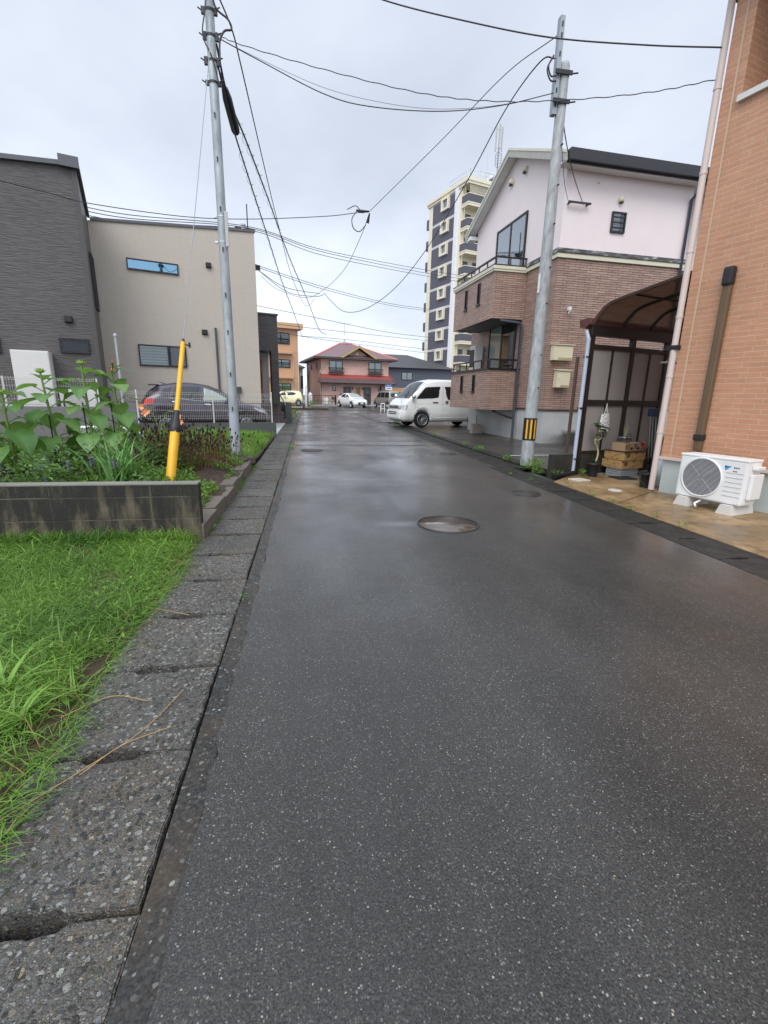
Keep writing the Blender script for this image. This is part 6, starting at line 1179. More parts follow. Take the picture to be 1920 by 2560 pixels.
for x, y in ((4.0, 55.6), (7.25, 55.9)):
    t = thing('letter_box', 'dark letter box on a thin post ' + ('left of the white compact car' if x < 5 else 'right of the second duplex door'), 'letter box', (x, y, .02), R(10))
    q = MB(); q.box(-.2, .2, -.1, .1, 1.15, 1.42, .02); q.build('box', M['black'], t); q = MB(); q.box(-.02, .02, -.02, .02, 0, 1.15); q.build('post', M['black'], t)
hb = thing('hoop_barrier', 'white steel hoop barrier at the corner of the car park', 'barrier', (6.12, 38.0, .0), R(-10))
q = MB(); q.tube(spline([(-.15, 0, 0), (-.15, 0, .55), (-.08, 0, .66), (.08, 0, .66), (.15, 0, .55), (.15, 0, 0)], 4), .035, 8); q.cyl((-.15, 0, .25), (.15, 0, .25), .025, 6); q.build('hoop', M['white'], hb)
ri = struct(MB().box(5.4, 9.5, 37.4, 38.9, -.1, .012).build('traffic_island', M['soil']))
# line poles whose heads show over the beige roof
for (x, y, z0, z1, lb) in ((-3.34, 32.2, 7, 12.3, 'pole head with insulators and a thin mast over the beige roof'), (-3.0, 32.2, 5, 9.1, 'lower pole head with wire clamps behind the beige wall corner')):
    t = thing('line_pole', lb, 'utility pole', (x - .25, y, 0), 0)
    q = MB(); q.cyl((0, 0, 0), (0, 0, z1 - 1.1), .14, 10); q.build('shaft', M['wpole'], t); q = MB(); q.cyl((.25, 0, z1 - 1.6), (.25, 0, z1), .035, 6) if z1 > 10 else None
    for k in range(3): zz = (10.95 - .12 * k) if z1 > 10 else (8.95 - .1 * k); q.cyl((-.5, 0, zz + .06), (.55, 0, zz), .055, 6); q.box(-.1, .35, -.06, .06, zz - .05, zz + .08)
    q.build('insulator', M['blackp'], t)
# ------------------------------------------------------------------ grass, weeds, the flower bed
M['grass'] = leafmat('grass_blade', (.035, .115, .014), (.25, .44, .07), .4, .35)
M['grasslush'] = leafmat('lush_grass', (.035, .12, .012), (.24, .42, .06), .4, .35)
M['straw'] = leafmat('dry_grass', (.22, .11, .045), (.48, .30, .13), .7, .15)
M['iris'] = leafmat('iris_leaf', (.05, .15, .04), (.20, .40, .11), .4, .2)
M['herb'] = leafmat('herb_leaf', (.022, .065, .014), (.17, .30, .07), .5, .3)
M['sunleaf'] = leafmat('sunflower_leaf', (.07, .19, .04), (.25, .43, .13), .42, .4, .6)
M['stem'] = plain('green_stem', (.13, .21, .04), .5, var=.2)
def blades(name, P, h, w_, lean, bend, mat, parent=None, seg=4, seed=1, az=None):
    """many arched grass blades at the points P as one mesh"""
    g = np.random.default_rng(seed); n = len(P); P = np.asarray(P, float)
    a = g.uniform(0, 2 * np.pi, n) if az is None else az + g.normal(0, .5, n)
    H = h[0] + (h[1] - h[0]) * g.beta(1.7, 2.6, n); Wd = w_[0] + (w_[1] - w_[0]) * g.random(n); le = g.uniform(*lean, n); be = g.uniform(*bend, n)
    d = np.stack([np.cos(a), np.sin(a), 0 * a], 1); s_ = np.stack([-np.sin(a + g.normal(0, .6, n)), np.cos(a), 0 * a], 1); V = []
    for k in range(seg + 1):
        t = k / seg; hor = (le * t + be * t ** 2.2) * H; ver = H * (t * np.sqrt(np.maximum(.05, 1 - le ** 2 * .5)) - be * .55 * t ** 3)
        c = P + d * hor[:, None] + np.array([0, 0, 1]) * ver[:, None]; ww = Wd * (1 - t ** 1.7) * .5 + .0002
        V += [c - s_ * ww[:, None], c + s_ * ww[:, None]]
    V = np.stack(V, 1).reshape(-1, 3); m = 2 * (seg + 1); base = (np.arange(n) * m)[:, None, None]
    F = (base + np.array([[2 * k, 2 * k + 1, 2 * k + 3, 2 * k + 2] for k in range(seg)])[None]).reshape(-1, 4)
    tone = np.clip(g.normal(.5, .2, n) + .16 * vnoise(P[:, 0], P[:, 1], 4.0, 31), 0, 1); T_ = np.repeat(tone, m) + np.tile(np.repeat(np.linspace(-.12, .15, seg + 1), 2), n)
    return npmesh(name, V, F, mat, parent, np.clip(T_, 0, 1))
def leafcloud(name, P, size, mat, parent=None, seed=1, aspect=.45, up=.5, out=None):
    """small folded leaves at the points P as one mesh"""
    g = np.random.default_rng(seed); n = len(P); P = np.asarray(P, float); a = g.uniform(0, 2 * np.pi, n) if out is None else out + g.normal(0, .7, n); el = g.normal(up, .45, n)
    d = np.stack([np.cos(a) * np.cos(el), np.sin(a) * np.cos(el), np.sin(el)], 1); s_ = np.stack([-np.sin(a), np.cos(a), g.normal(0, .35, n)], 1); s_ /= np.linalg.norm(s_, axis=1)[:, None]; nn = np.cross(d, s_)
    L_ = size[0] + (size[1] - size[0]) * g.random(n); L_ = L_[:, None]
    V = np.stack([P, P + d * L_ * .5 + s_ * L_ * aspect * .5 + nn * L_ * .08, P + d * L_ - nn * L_ * .12, P + d * L_ * .5 - s_ * L_ * aspect * .5 + nn * L_ * .08, P + d * L_ * .5], 1).reshape(-1, 3)
    b_ = (np.arange(n) * 5)[:, None, None]; F = (b_ + np.array([[0, 1, 4], [1, 2, 4], [2, 3, 4], [3, 0, 4]])[None]).reshape(-1, 3)
    return npmesh(name, V, F, mat, parent, np.clip(np.repeat(g.normal(.5, .24, n), 5), 0, 1), False)
g = NP
def pts_in(n, x0, x1, y0, y1, zf, keep=None):
    x = g.uniform(x0, x1, n); y = g.uniform(y0, y1, n)
    if keep is not None: k = keep(x, y); x, y = x[k], y[k]
    return np.array([(a, b, zf(a, b)) for a, b in zip(x, y)])
def vnoise(x, y, s_, seed):
    r = np.random.default_rng(seed); o = 0
    for k in range(6): a, p = r.uniform(0, 6.3), r.uniform(0, 6.3); f = s_ * r.uniform(.6, 1.8); o = o + np.sin(f * (x * np.cos(a) + y * np.sin(a)) + p)
    return o / 2.4
def edge(y): return -1.0 + .03 * np.sin(y * 5.1) + .035 * np.sin(y * 2.3 + 1) + .02 * np.sin(y * 17)
# lawn: dense thin blades, thinning to soil in patches and towards the gutter
lawn_keep = lambda x, y: (x < edge(y) - .16 * g.random(len(x)) ** 2) & (vnoise(x, y, 5.5, 3) + g.normal(0, .5, len(x)) > -.75)
P = pts_in(85000, -3.1, -1.0, .75, 4.17, lawn_z, lawn_keep)
o = blades('lawn_grass', P, (.03, .115), (.002, .0055), (.2, .9), (.3, 1.25), M['grass'], seed=3); tag(o, 'thick short green grass between the block wall and the gutter', 'grass', kind='stuff')
P = pts_in(3000, -2.6, -1.0, .75, 4.17, lawn_z, lambda x, y: (x < edge(y) - .05) & (vnoise(x, y, 2.2, 9) > .35))
o = blades('broad_grass', P, (.08, .2), (.005, .011), (.2, .8), (.5, 1.3), M['grass'], seed=5); tag(o, 'patches of taller broad-bladed grass standing in the lawn', 'grass', kind='stuff')
P = pts_in(700, -2.2, -.93, .75, 4.1, lawn_z, lambda x, y: x > edge(y) - .25)
o = blades('dry_grass', P, (.05, .16), (.0016, .0032), (.6, 1.0), (.2, .8), M['straw'], seed=8); tag(o, 'dry brown grass stalks lying along the edge of the lawn', 'dry grass', kind='stuff')
P = pts_in(5200, -3.0, -.98, .75, 4.17, lawn_z, lambda x, y: (x < edge(y) + .02) & (vnoise(x, y, 3.1, 41) > .15)); P[:, 2] += .012 + g.random(len(P)) * .03
o = leafcloud('lawn_weeds', P, (.012, .04), M['grasslush'], seed=9, up=.25, aspect=.6); tag(o, 'small broad-leaved weeds creeping between the blades of the lawn', 'weeds', kind='stuff')
P = pts_in(1800, -1.02, -.90, .75, 4.1, lambda x, y: -.002, lambda x, y: (x < -.955 + .06 * vnoise(x * 0, y, 4.5, 6)))
o = blades('creeping_grass', P, (.03, .11), (.002, .006), (.5, 1.0), (.4, 1.2), M['grass'], seed=15, az=g.normal(0, .9, len(P))); tag(o, 'grass creeping raggedly over the edge of the gutter slabs', 'grass', kind='stuff')
# long grass at the foot of the wall
P = pts_in(1500, -3.4, -1.02, 4.02, 4.175, lawn_z)
o = blades('wall_foot_grass', P, (.07, .2), (.003, .008), (.1, .55), (.2, .9), M['grass'], seed=12); tag(o, 'longer grass growing against the foot of the block wall', 'grass', kind='stuff')
# single coarse tufts
def tuft(x, y, n, h, w_, label, mat='grass', seed=1, name='grass_tuft', zf=lawn_z, lean=(.25, .8), bend=(.3, 1.1)):
    q_ = np.array([(g.normal(0, .02), g.normal(0, .02), 0) for _ in range(n)]); o = blades(name, q_, h, w_, lean, bend, M[mat], seed=seed, seg=6); o.location = (x, y, zf(x, y)); return tag(o, label, 'weed', 'grass tufts along the gutter')
for i, (x, y, n, h, w_) in enumerate(((-1.34, 1.42, 26, (.14, .30), (.012, .022)), (-1.12, 1.72, 16, (.10, .22), (.010, .018)), (-1.03, 1.90, 14, (.1, .2), (.008, .014)), (-1.30, 1.95, 18, (.12, .24), (.012, .018)), (-1.45, 1.15, 22, (.14, .28), (.012, .02)), (-1.06, 1.30, 14, (.08, .17), (.006, .012)), (-1.02, 1.08, 12, (.08, .16), (.005, .01)))):
    tuft(x, y, n, h, w_, ('broad-bladed grass tuft spreading at the lawn edge, the largest by the gutter', 'broad grass tuft beside the largest one at the lawn edge', 'bright tuft of weed leaning over the gutter edge', 'broad tuft behind the largest grass tuft', 'coarse tuft at the left picture edge of the lawn', 'small fine tuft near the open gutter slot', 'lowest small tuft at the lawn edge')[i], seed=30 + i)
# soil and straw at the gutter edge, fallen stalks on the slabs
for i, pts in enumerate((((-1.02, 1.22, .02), (-.80, 1.47, .016), (-.66, 1.66, .012), (-.57, 1.90, .012)), ((-.80, 1.45, .014), (-.70, 1.56, .03), (-.56, 1.66, .012)), ((-1.0, 1.75, .03), (-.86, 1.88, .02), (-.70, 1.84, .012)), ((-1.0, 2.75, .03), (-.9, 2.72, .02), (-.72, 2.64, .012)))):
    o = MB().tube(spline(pts, 6), .0017, 5).build('dry_stalk', plain('straw_stalk', (.42, .27, .11), .7)); tag(o, ('long dry stalk lying across the gutter slabs', 'short forked dry stalk lying by the long one', 'dry stalk curling off the lawn edge', 'dry stalk on a farther gutter slab')[i], 'dry stalk', 'dry stalks on the gutter')
# verge and bed grass
P = pts_in(46000, -5.0, -1.0, 8.3, 14.4, bed_z, lambda x, y: (x < -1.02 - .12 * g.random(len(x))) & (y < 14.35 + (x + 1) * .32) & ((x > -2.9) | (y > 9.6)))
o = blades('verge_grass', P, (.10, .32), (.006, .014), (.1, .6), (.2, .9), M['grasslush'], seed=21, seg=3); tag(o, 'lush bright grass on the verge around the left pole and below the fence wall', 'grass', kind='stuff')
for i, (x, y, n, h) in enumerate(((-2.2, 11.5, 120, (.35, .75)), (-1.45, 12.6, 90, (.25, .55)), (-2.7, 12.4, 90, (.3, .6)), (-1.2, 11.4, 60, (.15, .35)), (-3.4, 12.2, 80, (.25, .5)))):
    q_ = np.array([(g.normal(0, .09), g.normal(0, .09), 0) for _ in range(n)]); o = blades('tall_grass_clump', q_, h, (.008, .016), (.1, .6), (.4, 1.1), M['grasslush'], seed=50 + i, seg=5); o.location = (x, y, bed_z(x, y))
    tag(o, ('tallest arching grass clump below the fence wall', 'grass clump right of the galvanised pole by the gutter', 'grass clump left of the tallest one below the fence', 'small grass clump at the gutter near the fence corner', 'farthest left grass clump below the fence')[i], 'grass clump', 'grass clumps below the fence')
P = pts_in(2200, -1.06, -.93, 4.3, 8.6, lambda x, y: .0, lambda x, y: (x > -.965) & (vnoise(x * 0, y, 3, 5) > -.2))
P[:, 0] -= .005
o = leafcloud('kerb_weeds', P, (.02, .06), M['grasslush'], seed=61, up=.7); tag(o, 'small bright weeds in the joint between the edging stones and the gutter', 'weeds', kind='stuff')
# edging stones of the bed
eb = MB().box(-.11, .06, 0, .58, -.08, .155, .008).build('edging_stone', plain('edging_concrete', (.13, .11, .085), .75, var=.4, scale=7, bump=.4))
for i in range(7):
    o = eb if i == 0 else eb.copy()
    if i: COL.objects.link(o)
    o.location = (-1.0 + rnd.uniform(-.012, .012) - .006 * i, 4.20 + i * .60, rnd.uniform(-.035, .01)); o.rotation_euler = (rnd.uniform(-.03, .03), rnd.uniform(-.06, .06), rnd.uniform(-.035, .035)); tag(o, 'weathered brown concrete edging stone between the flower bed and the gutter', 'edging stone', 'edging stones of the flower bed')
# block wall
b = NB('stained_block_wall'); v = b.co(); br = b.n('ShaderNodeTexBrick'); br.offset = 0
for k_, x in (('Scale', 1), ('Brick Width', .40), ('Row Height', .20), ('Mortar Size', .006), ('Mortar Smooth', .3)): br.inputs[k_].default_value = x
b.l(b.flat(), br.inputs[0]); mp_ = b.co((5.5, 5.5, 1.5)); f = b.noise(mp_, 1.5, 8, .66); sp = b.n('ShaderNodeSeparateXYZ'); b.l(v, sp.inputs[0])
wet = b.math('SUBTRACT', b.math('ADD', f, b.math('MULTIPLY', sp.outputs[2], .26)), .02)
c = b.ramp(wet, (.34, (.17, .145, .10)), (.46, (.08, .066, .043)), (.58, (.020, .018, .013)), (.8, (.010, .010, .008)))
c = b.mix(b.math('MULTIPLY', b.math('MULTIPLY', br.outputs['Fac'], .7), b.ramp(b.noise(v, 4, 4), (.4, .1), (.6, 1))), c, (.14, .12, .085)); c = b.mix(b.ramp(b.noise(v, 70, 3), (.62, 0), (.7, .25)), c, (.2, .19, .15))
b.set(color=c, rough=.75, normal=b.bump(b.math('ADD', b.math('MULTIPLY', br.outputs['Fac'], -1), b.math('MULTIPLY', b.noise(v, 50, 4), .5)), .6, .008)); M['blockwall'] = b.m
lw = thing('block_wall', 'low concrete block wall stained black in front of the flower bed', 'wall', (-.97, 4.19, 0), 0)
q = MB(); q.box(-8.0, 0, 0, .115, -.1, .505, .004); q.build('wall_body', M['blockwall'], lw)
q = MB(); q.box(-8.0, .003, -.004, .119, .5052, .52, .003); q.build('top_edge', plain('pale_cement', (.20, .19, .165), .7, var=.35, scale=5), lw)
# sunflowers
def sunflower(label, x, y, h, lean, leaves, head, seed, n_leaf=9):
    r = random.Random(seed); z0 = bed_z(x, y); t = thing('sunflower', label, 'sunflower', (x, y, z0), 0, 'sunflowers in the flower bed')
    sp_ = spline([(0, 0, 0), (lean[0] * .3, lean[1] * .3, h * .35), (lean[0] * .7, lean[1] * .7, h * .7), (lean[0], lean[1], h)], 8)
    q = MB(); q.tube(sp_, [.019 - .009 * i / len(sp_) for i in range(len(sp_))], 8); q.build('stem', M['stem'], t)
    for i in range(n_leaf):
        u = .22 + .76 * i / n_leaf; k = int(u * (len(sp_) - 1)); o_ = sp_[k]; a = i * 2.4 + r.uniform(-.4, .4); sz = (.26 - .13 * max(0, u - .4)) * r.uniform(.8, 1.1) * leaves; el = .1 + 1.2 * (u - .5) + r.uniform(-.25, .15)
        d = Vector((math.cos(a), math.sin(a), 0)); pe = o_ + d * (.20 - .13 * u) * leaves + Vector((0, 0, .06)); q = MB(); q.tube([o_, o_ + d * .07 + Vector((0, 0, .05)), pe], .005, 5); heart(q, pe, (d.x, d.y, el - .5), (0, 0, 1), sz, r.uniform(.05, .3), r.uniform(.3, .8)); lf = q.build('leaf', M['sunleaf'], t, True)
        tn = r.uniform(.05, .8); nst = len(lf.data.vertices) - 35; at_ = lf.data.attributes.new('tint', 'FLOAT', 'POINT'); at_.data.foreach_set('value', [min(1, max(0, tn + (.28 if k2 >= nst and (k2 - nst) % 5 == 2 else 0) + r.uniform(-.07, .07))) for k2 in range(len(lf.data.vertices))])
    top = sp_[-1]
    if head == 'bud':
        q = MB()
        for i in range(26):
            a = i * 2.4; e2 = .3 + .9 * (i / 26); d = Vector((math.cos(a) * math.cos(e2), math.sin(a) * math.cos(e2), math.sin(e2))); s_ = Vector((-math.sin(a), math.cos(a), 0)); L_ = .085 - .03 * i / 26; o_ = top + Vector((0, 0, .01)); q.add([o_ + d * .02 - s_ * .012, o_ + d * .02 + s_ * .012, o_ + d * L_], [(0, 1, 2)])
        q.lathe([(0, 0), (.04, .015), (.045, .035), (0, .05)], 12, tuple(top)); q.build('flower_bud', plain('bud_green', (.22, .36, .05), .5), t)
    else:
        hd = bpy.data.objects.new('flower_head', None); COL.objects.link(hd); hd.parent = t; hd.location = top; hd.rotation_euler = (R(75), 0, R(-75))
        q = MB(); q.lathe([(0, -.02), (.045, -.012), (.05, .004), (0, .012)], 16); q.build('seed_disc', plain('seed_disc', (.10, .06, .015), .7), hd)
        for i in range(17):
            a = i * 2 * math.pi / 17; q = MB(); d = Vector((math.cos(a), math.sin(a), 0)); s_ = Vector((-math.sin(a), math.cos(a), 0)); z = Vector((0, 0, 1)); c1 = r.uniform(-.35, .2)
            q.add([d * .045 - s_ * .008, d * .045 + s_ * .008, d * .08 + s_ * .014 + z * c1 * .03, d * .08 - s_ * .014 + z * c1 * .03, d * .12 + z * c1 * .1], [(0, 1, 2, 3), (3, 2, 4)]); q.build('petal', M['petal'], hd)
        q = MB(); q.tube(spline([(0, 0, -.03), (0, .02, -.06), (0, .06, -.09)], 4), .009, 6); q.build('neck', M['stem'], hd)
    return t
M['petal'] = plain('yellow_petal', (.80, .42, .01), .5, var=.1)
sunflower('sunflower with a closed bud at the left edge, the nearest one', -3.04, 5.35, .86, (-.03, .03), 1.0, 'bud', 1, 14)
sunflower('sunflower with a closed bud in front of the tall water heater', -2.80, 5.8, 1.10, (-.10, .02), 1.05, 'bud', 2, 15)
sunflower('sunflower with the spiky green bud, tallest of the row', -2.48, 5.9, 1.21, (-.04, .03), .95, 'bud', 3, 15)
sunflower('sunflower with the open yellow flower next to the thin grey pipe', -2.22, 6.0, 1.19, (-.02, .03), .85, 'open', 4, 14)
for i, (x, y, h) in enumerate(((-2.52, 5.86, .80), (-2.26, 5.96, .85), (-2.84, 5.76, .65))):
    o = MB().cyl((x, y, bed_z(x, y)), (x - .02, y + .02, bed_z(x, y) + h), .008, 6).build('garden_cane', M['blackp']); tag(o, ('dark support cane beside the tallest sunflower', 'dark support cane beside the open yellow sunflower', 'dark support cane beside the sunflower before the water heater')[i], 'garden cane', 'canes supporting the sunflowers')
# iris clump, peach gladiolus, dried seed heads
P = np.array([(g.normal(0, .09), g.normal(0, .06), 0) for _ in range(70)]); o = blades('iris_clump', P, (.35, .72), (.018, .03), (.02, .6), (.02, .6), M['iris'], seed=71, seg=7); o.location = (-1.95, 5.1, bed_z(-1.95, 5.1)); tag(o, 'clump of sword-shaped iris leaves left of the yellow guard', 'iris')
gl = thing('gladiolus', 'peach gladiolus with drooping flowers behind the yellow guard', 'gladiolus', (-2.02, 6.9, bed_z(-2.0, 6.9)), 0)
P = np.array([(g.normal(-.02, .03), g.normal(0, .03), 0) for _ in range(9)]); blades('leaf', P, (.4, .7), (.018, .026), (.0, .18), (0, .2), M['iris'], gl, seed=73, seg=5)
for s_, pts in enumerate((((0, 0, .1), (-.05, 0, .5), (-.12, 0, .68), (-.2, 0, .74)), ((.02, 0, .1), (.06, 0, .55), (.13, 0, .66), (.26, 0, .62)), ((.02, 0, .1), (.10, 0, .4), (.14, -.02, .44)))):
    q = MB(); q.tube(spline(pts, 5), .007, 6); q.build('stem', M['stem'], gl)
pe = plain('peach_petal', C('f0a074'), .5, var=.12)
for i, (x, z) in enumerate(((-.22, .72), (-.15, .66), (-.19, .63), (.25, .60), (.22, .56), (.27, .52), (.14, .43), (.19, .38), (.15, .33), (.2, .28))):
    q = MB(); rr = random.Random(i)
    for k in range(6):
        a = k * 1.05 + rr.random(); d = Vector((math.cos(a) * .8, -.35, math.sin(a) * .8)); s_ = d.cross(Vector((0, 1, 0))).normalized() * .018; o_ = Vector((x, -.02, z)); q.add([o_, o_ + d * .03 + s_, o_ + d * .062, o_ + d * .03 - s_], [(0, 1, 2, 3)])
    q.build('flower', pe, gl)
for j, (cx_, cy_, n, lb) in enumerate(((-1.60, 6.7, 110, 'dried brown stalks with black seed heads right of the yellow guard'), (-2.02, 6.45, 60, 'dried brown stalks with black seed heads left of the yellow guard'), (-1.34, 7.3, 60, 'dried brown stalks with black seed heads nearest the pole'))):
    t = thing('dried_flower_clump', lb, 'dried plant', (cx_, cy_, bed_z(cx_, cy_)), 0, 'dried seed heads in the bed'); q = MB(); q2 = MB()
    for i in range(n):
        x, y = g.normal(0, .17), g.normal(0, .2); h = g.uniform(.32, .58); tx, ty = x * 1.25 + g.normal(0, .02), y * 1.25; q.tube([(x, y, 0), (tx, ty, h)], .0035, 4, False); q2.lathe([(0, -.02), (.011, -.008), (.012, .012), (.0, .03)], 6, (tx, ty, h))
        for k in range(2): zz = h * g.uniform(.5, .9); q2.lathe([(0, -.012), (.008, 0), (0, .016)], 5, (x + (tx - x) * zz / h + g.normal(0, .012), y + (ty - y) * zz / h, zz))
    q.build('bare_stalks', plain('dry_stalk_brown', (.13, .065, .03), .8, var=.3), t); q2.build('seed_heads', plain('seed_black', (.018, .013, .010), .8), t)  # leafless dried stalks and their black seed heads
# low herbs and purple sage over the soil of the bed
P = pts_in(30000, -4.6, -1.5, 4.36, 8.6, lambda x, y: bed_z(x, y), lambda x, y: (vnoise(x, y, 4.5, 17) > -.45) & (x < -1.75 + .3 * np.sin(y * 3)) & ((y - 4.3) > .0))
P[:, 2] += g.beta(1.2, 2.2, len(P)) * .30 * (1 + .6 * vnoise(P[:, 0], P[:, 1], 3, 4)); o = leafcloud('bed_herbs', P, (.03, .085), M['herb'], seed=81, up=.35, aspect=.5); tag(o, 'low mixed green herbs covering the soil of the flower bed', 'herbs', kind='stuff')
P = pts_in(14000, -2.4, -1.08, 4.36, 8.3, lambda x, y: bed_z(x, y), lambda x, y: vnoise(x, y, 6, 23) > -.15)
P[:, 2] += g.random(len(P)) * .06; o = leafcloud('bed_weeds', P, (.022, .065), M['grasslush'], seed=83, up=.5); tag(o, 'sparse small weeds on the bare soil by the edging stones', 'weeds', kind='stuff')
M['sage'] = plain('purple_sage', C('6d5f8f'), .7, var=.25, scale=30)
for i in range(44):
    x, y = g.uniform(-4.2, -1.95), g.uniform(4.45, 6.6); h = g.uniform(.14, .30); t = thing('sage_flower', 'thin purple sage spike among the herbs of the flower bed', 'flower', (x, y, bed_z(x, y)), g.uniform(0, 6), 'purple sage flowers'); q = MB(); q.tube([(0, 0, 0), (.015, 0, h)], .0025, 4); q.build('stem', M['stem'], t)
    q = MB(); 
    for k in range(14): a = k * 2.4; zz = h * .62 + h * .38 * k / 14; q.add([(.012 * k / 14 + .010, 0, zz), (.012 + .022 * math.cos(a), .022 * math.sin(a), zz + .01), (.012 + .02 * math.cos(a + .5), .02 * math.sin(a + .5), zz - .008)], [(0, 1, 2)])
    q.build('flower_spike', M['sage'], t)
for i, (x, y) in enumerate(((-2.55, 5.9), (-2.50, 5.85), (-2.35, 5.95), (-2.3, 5.88))):
    t = thing('zinnia', 'small salmon pink flower low in the flower bed', 'flower', (x, y, bed_z(x, y)), 0, 'salmon pink flowers'); q = MB(); q.tube([(0, 0, 0), (0, 0, .2)], .003, 4); q.build('stem', M['stem'], t); q = MB()
    for k in range(12): a = k * .53; q.add([(0, 0, .2), (.03 * math.cos(a - .25), .03 * math.sin(a - .25), .205), (.04 * math.cos(a), .04 * math.sin(a), .198), (.03 * math.cos(a + .25), .03 * math.sin(a + .25), .205)], [(0, 1, 2, 3)])
    q.build('flower_head', plain('salmon_petal', C('c9857e'), .6), t)
# garden clutter behind the sunflowers
def lat(name, label, cat, x, y, prof, mat, group=None, z=None, tilt=(0, 0, 0), n=22):
    o = MB().lathe(prof, n).build(name, mat); o.location = (x, y, bed_z(x, y) if z is None else z); o.rotation_euler = tilt; return tag(o, label, cat, group)
blue = plain('blue_plastic_tub', (.03, .20, .42), .45); palebl = plain('pale_blue_plastic', (.45, .53, .60), .45); teal = plain('teal_plastic', (.03, .30, .36), .45)
lat('tub', 'round blue plastic tub on the soil behind the sunflowers', 'tub', -4.35, 9.0, [(.12, 0), (.17, .12), (.18, .12), (.165, .11), (.11, .02), (0, .02)], blue)
lat('basin', 'pale blue upturned basin among the garden clutter', 'basin', -3.85, 9.75, [(.2, 0), (.19, .02), (.15, .17), (.05, .2), (0, .2)], palebl, z=.30)
lat('bucket', 'pale blue bucket right of the upturned basin', 'bucket', -3.35, 9.8, [(.11, 0), (.15, .25), (.16, .25), (.15, .26), (.1, .02), (0, .02)], palebl, z=.25)
lat('basin', 'wide white basin behind the sunflowers beneath the heater', 'basin', -4.55, 10.6, [(.22, 0), (.3, .12), (.31, .13), (.29, .12), (.2, .02), (0, .02)], M['white'], z=.42)
lat('tub', 'teal plastic tub at the left edge of the garden clutter', 'tub', -5.9, 9.6, [(.14, 0), (.2, .18), (.21, .18), (.2, .19), (.12, .02), (0, .02)], teal, z=.45)
o = MB().tube([(-3.75, 10.1, .62), (-2.55, 9.3, .22)], .025, 8).build('pipe', M['white']); tag(o, 'white plastic pipe lying aslant over the garden clutter', 'pipe')
o = MB().box(-.5, .5, -.15, .15, 0, .04, .006).build('board', plain('grey_board', (.22, .20, .17), .8, var=.25)); o.location = (-3.35, 9.35, .30); o.rotation_euler = (.05, -.03, .3); tag(o, 'grey wooden board under the pale blue bucket', 'board')
o = MB().box(-.7, .7, -.25, .25, 0, .22, .03).build('tarpaulin', M['blackp']); o.location = (-4.9, 9.9, .14); o.rotation_euler = (.05, .12, .25); tag(o, 'black plastic sheet heaped behind the blue tub', 'tarpaulin')
vs = []; q = MB()
for i in range(7):
    for j in range(14): a = i / 6 * 1.5; t_ = 2 * math.pi * j / 14; rr = .2 * (1 + .18 * math.sin(3 * t_ + i)); vs.append((rr * math.cos(a) * math.cos(t_) * 1.3, rr * math.cos(a) * math.sin(t_), .17 * math.sin(a) + .02 * math.sin(5 * t_)))
q.add(vs, [(i * 14 + j, i * 14 + (j + 1) % 14, (i + 1) * 14 + (j + 1) % 14, (i + 1) * 14 + j) for i in range(6) for j in range(14)], True); o = q.build('sack', M['offwhite']); o.location = (-3.15, 8.45, bed_z(-3.15, 8.45)); tag(o, 'white crumpled sack on the soil between two sunflowers', 'sack')
t = thing('planter', 'tan oval planter lying on its side right of the white sack', 'planter', (-2.62, 8.3, .36), R(20)); t.rotation_euler = (R(70), .2, R(25))
q = MB(); q.lathe([(.10, 0), (.16, .22), (.175, .22), (.17, .24), (.15, .22), (.09, .02), (0, .02)], 24); q.build('pot', plain('tan_planter', (.42, .31, .19), .6), t); q = MB(); q.lathe([(.145, .19), (0, .19)], 24); q.build('earth', M['soil'], t)
o = MB().box(-.16, .16, -.09, .09, 0, .1, .005).build('brick', plain('red_brick', (.25, .10, .06), .8)); o.location = (-4.0, 8.75, .33); tag(o, 'reddish brick on the soil near the blue tub', 'brick')
o = MB().box(-.2, .2, -.1, .1, 0, .09, .006).build('stone_block', plain('brown_stone', (.10, .085, .07), .8)); o.location = (-2.25, 8.6, .30); tag(o, 'flat brown stone block right of the tan planter', 'stone block')
for i, (x, y) in enumerate(((-1.13, 8.15), (-1.05, 8.32))):
    o = MB().box(-.10, .10, -.12, .12, 0, .11, .01).build('stone_block', plain('dark_block', (.07, .06, .05), .8)); o.location = (x, y, .10); o.rotation_euler.z = .4 * i; tag(o, ('dark loose block right of the left pole', 'second loose block behind the first by the left pole')[i], 'stone block')
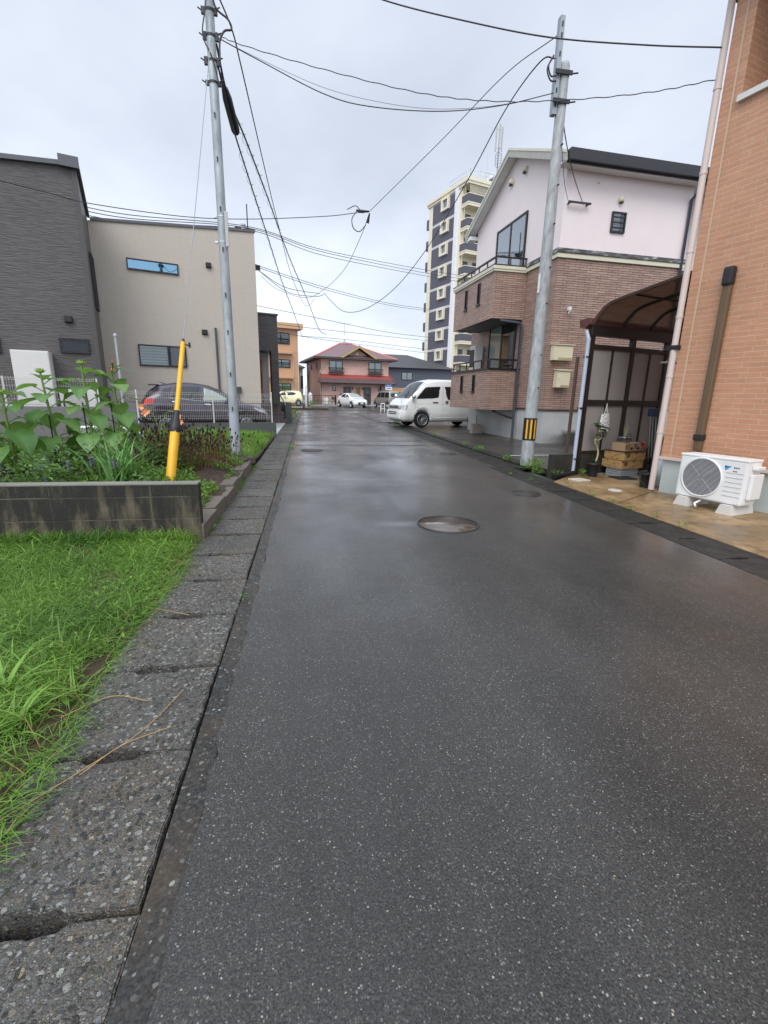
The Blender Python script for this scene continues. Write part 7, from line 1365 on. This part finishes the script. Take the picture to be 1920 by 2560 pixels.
# weeds along the right-hand kerb and around the thick pole
def weed(x, y, n, r, h, label, seed, z=.0, size=(.03, .07)):
    a = g.uniform(0, 6.3, n); rr = r * np.sqrt(g.random(n)); P = np.stack([rr * np.cos(a), rr * np.sin(a), g.random(n) * h], 1); o = leafcloud('weed', P, size, M['grasslush'], seed=seed, up=.6, aspect=.4); o.location = (x, y, z); return tag(o, label, 'weed', 'weeds along the right kerb')
weed(4.12, 8.05, 160, .16, .16, 'large weed clump at the foot of the thick pole', 1); weed(4.05, 7.55, 190, .10, .26, 'climbing weed at the end of the mossy block wall', 2); weed(4.26, 7.28, 80, .12, .10, 'flat weed before the mossy block wall end', 3)
weed(4.72, 7.25, 50, .06, .10, 'small weed at the foot of the pale downpipe', 4); weed(4.2, 9.2, 110, .09, .09, 'weed in the kerb joint just beyond the thick pole', 5); weed(4.22, 10.9, 90, .14, .12, 'weed in the kerb nearer the brown house parking', 6); weed(4.22, 12.0, 60, .10, .10, 'weed in the kerb opposite the road joint', 7); weed(4.0, 20.6, 120, .2, .28, 'weed clump under the nose of the white van', 8, size=(.05, .12)); weed(4.22, 15.2, 50, .1, .08, 'small weed in the far kerb before the van', 9)
for i, (x, y) in enumerate(((3.92, 6.3), (3.9, 5.7), (3.92, 5.3), (3.88, 4.9), (3.93, 4.5), (3.9, 4.1), (3.6, 6.9), (3.45, 7.4))): weed(x, y, 16, .05, .04, 'tiny weed sprouting in the right gutter joint', 20 + i, size=(.02, .05))
weed(-.43, 2.85, 12, .03, .03, 'tiny weed in the crack along the left gutter', 40, size=(.02, .04)); weed(-.75, 23.6, 160, .3, .5, 'tall weed at the corner of the short grey wall', 41, size=(.08, .2)); weed(-.42, 11.5, 60, .12, .08, 'flat weed in the far left gutter crack', 42)
ch = thing('house_plant', 'leafy shrub before the lowest window of the orange block', 'shrub', (-2.2, 49.6, .1), 0); a = g.uniform(0, 6.3, 260); P = np.stack([.5 * np.sqrt(g.random(260)) * np.cos(a), .4 * np.sin(a) * np.sqrt(g.random(260)), .6 + g.random(260) * 1.7], 1); leafcloud('foliage', P, (.12, .28), M['herb'], ch, seed=95); MB().cyl((0, 0, 0), (0, 0, 1.6), .03, 6).build('stem', M['stem'], ch)
weed(.55, 51.6, 150, .6, .35, 'low green plants before the iron fence', 96, z=.12, size=(.1, .22))
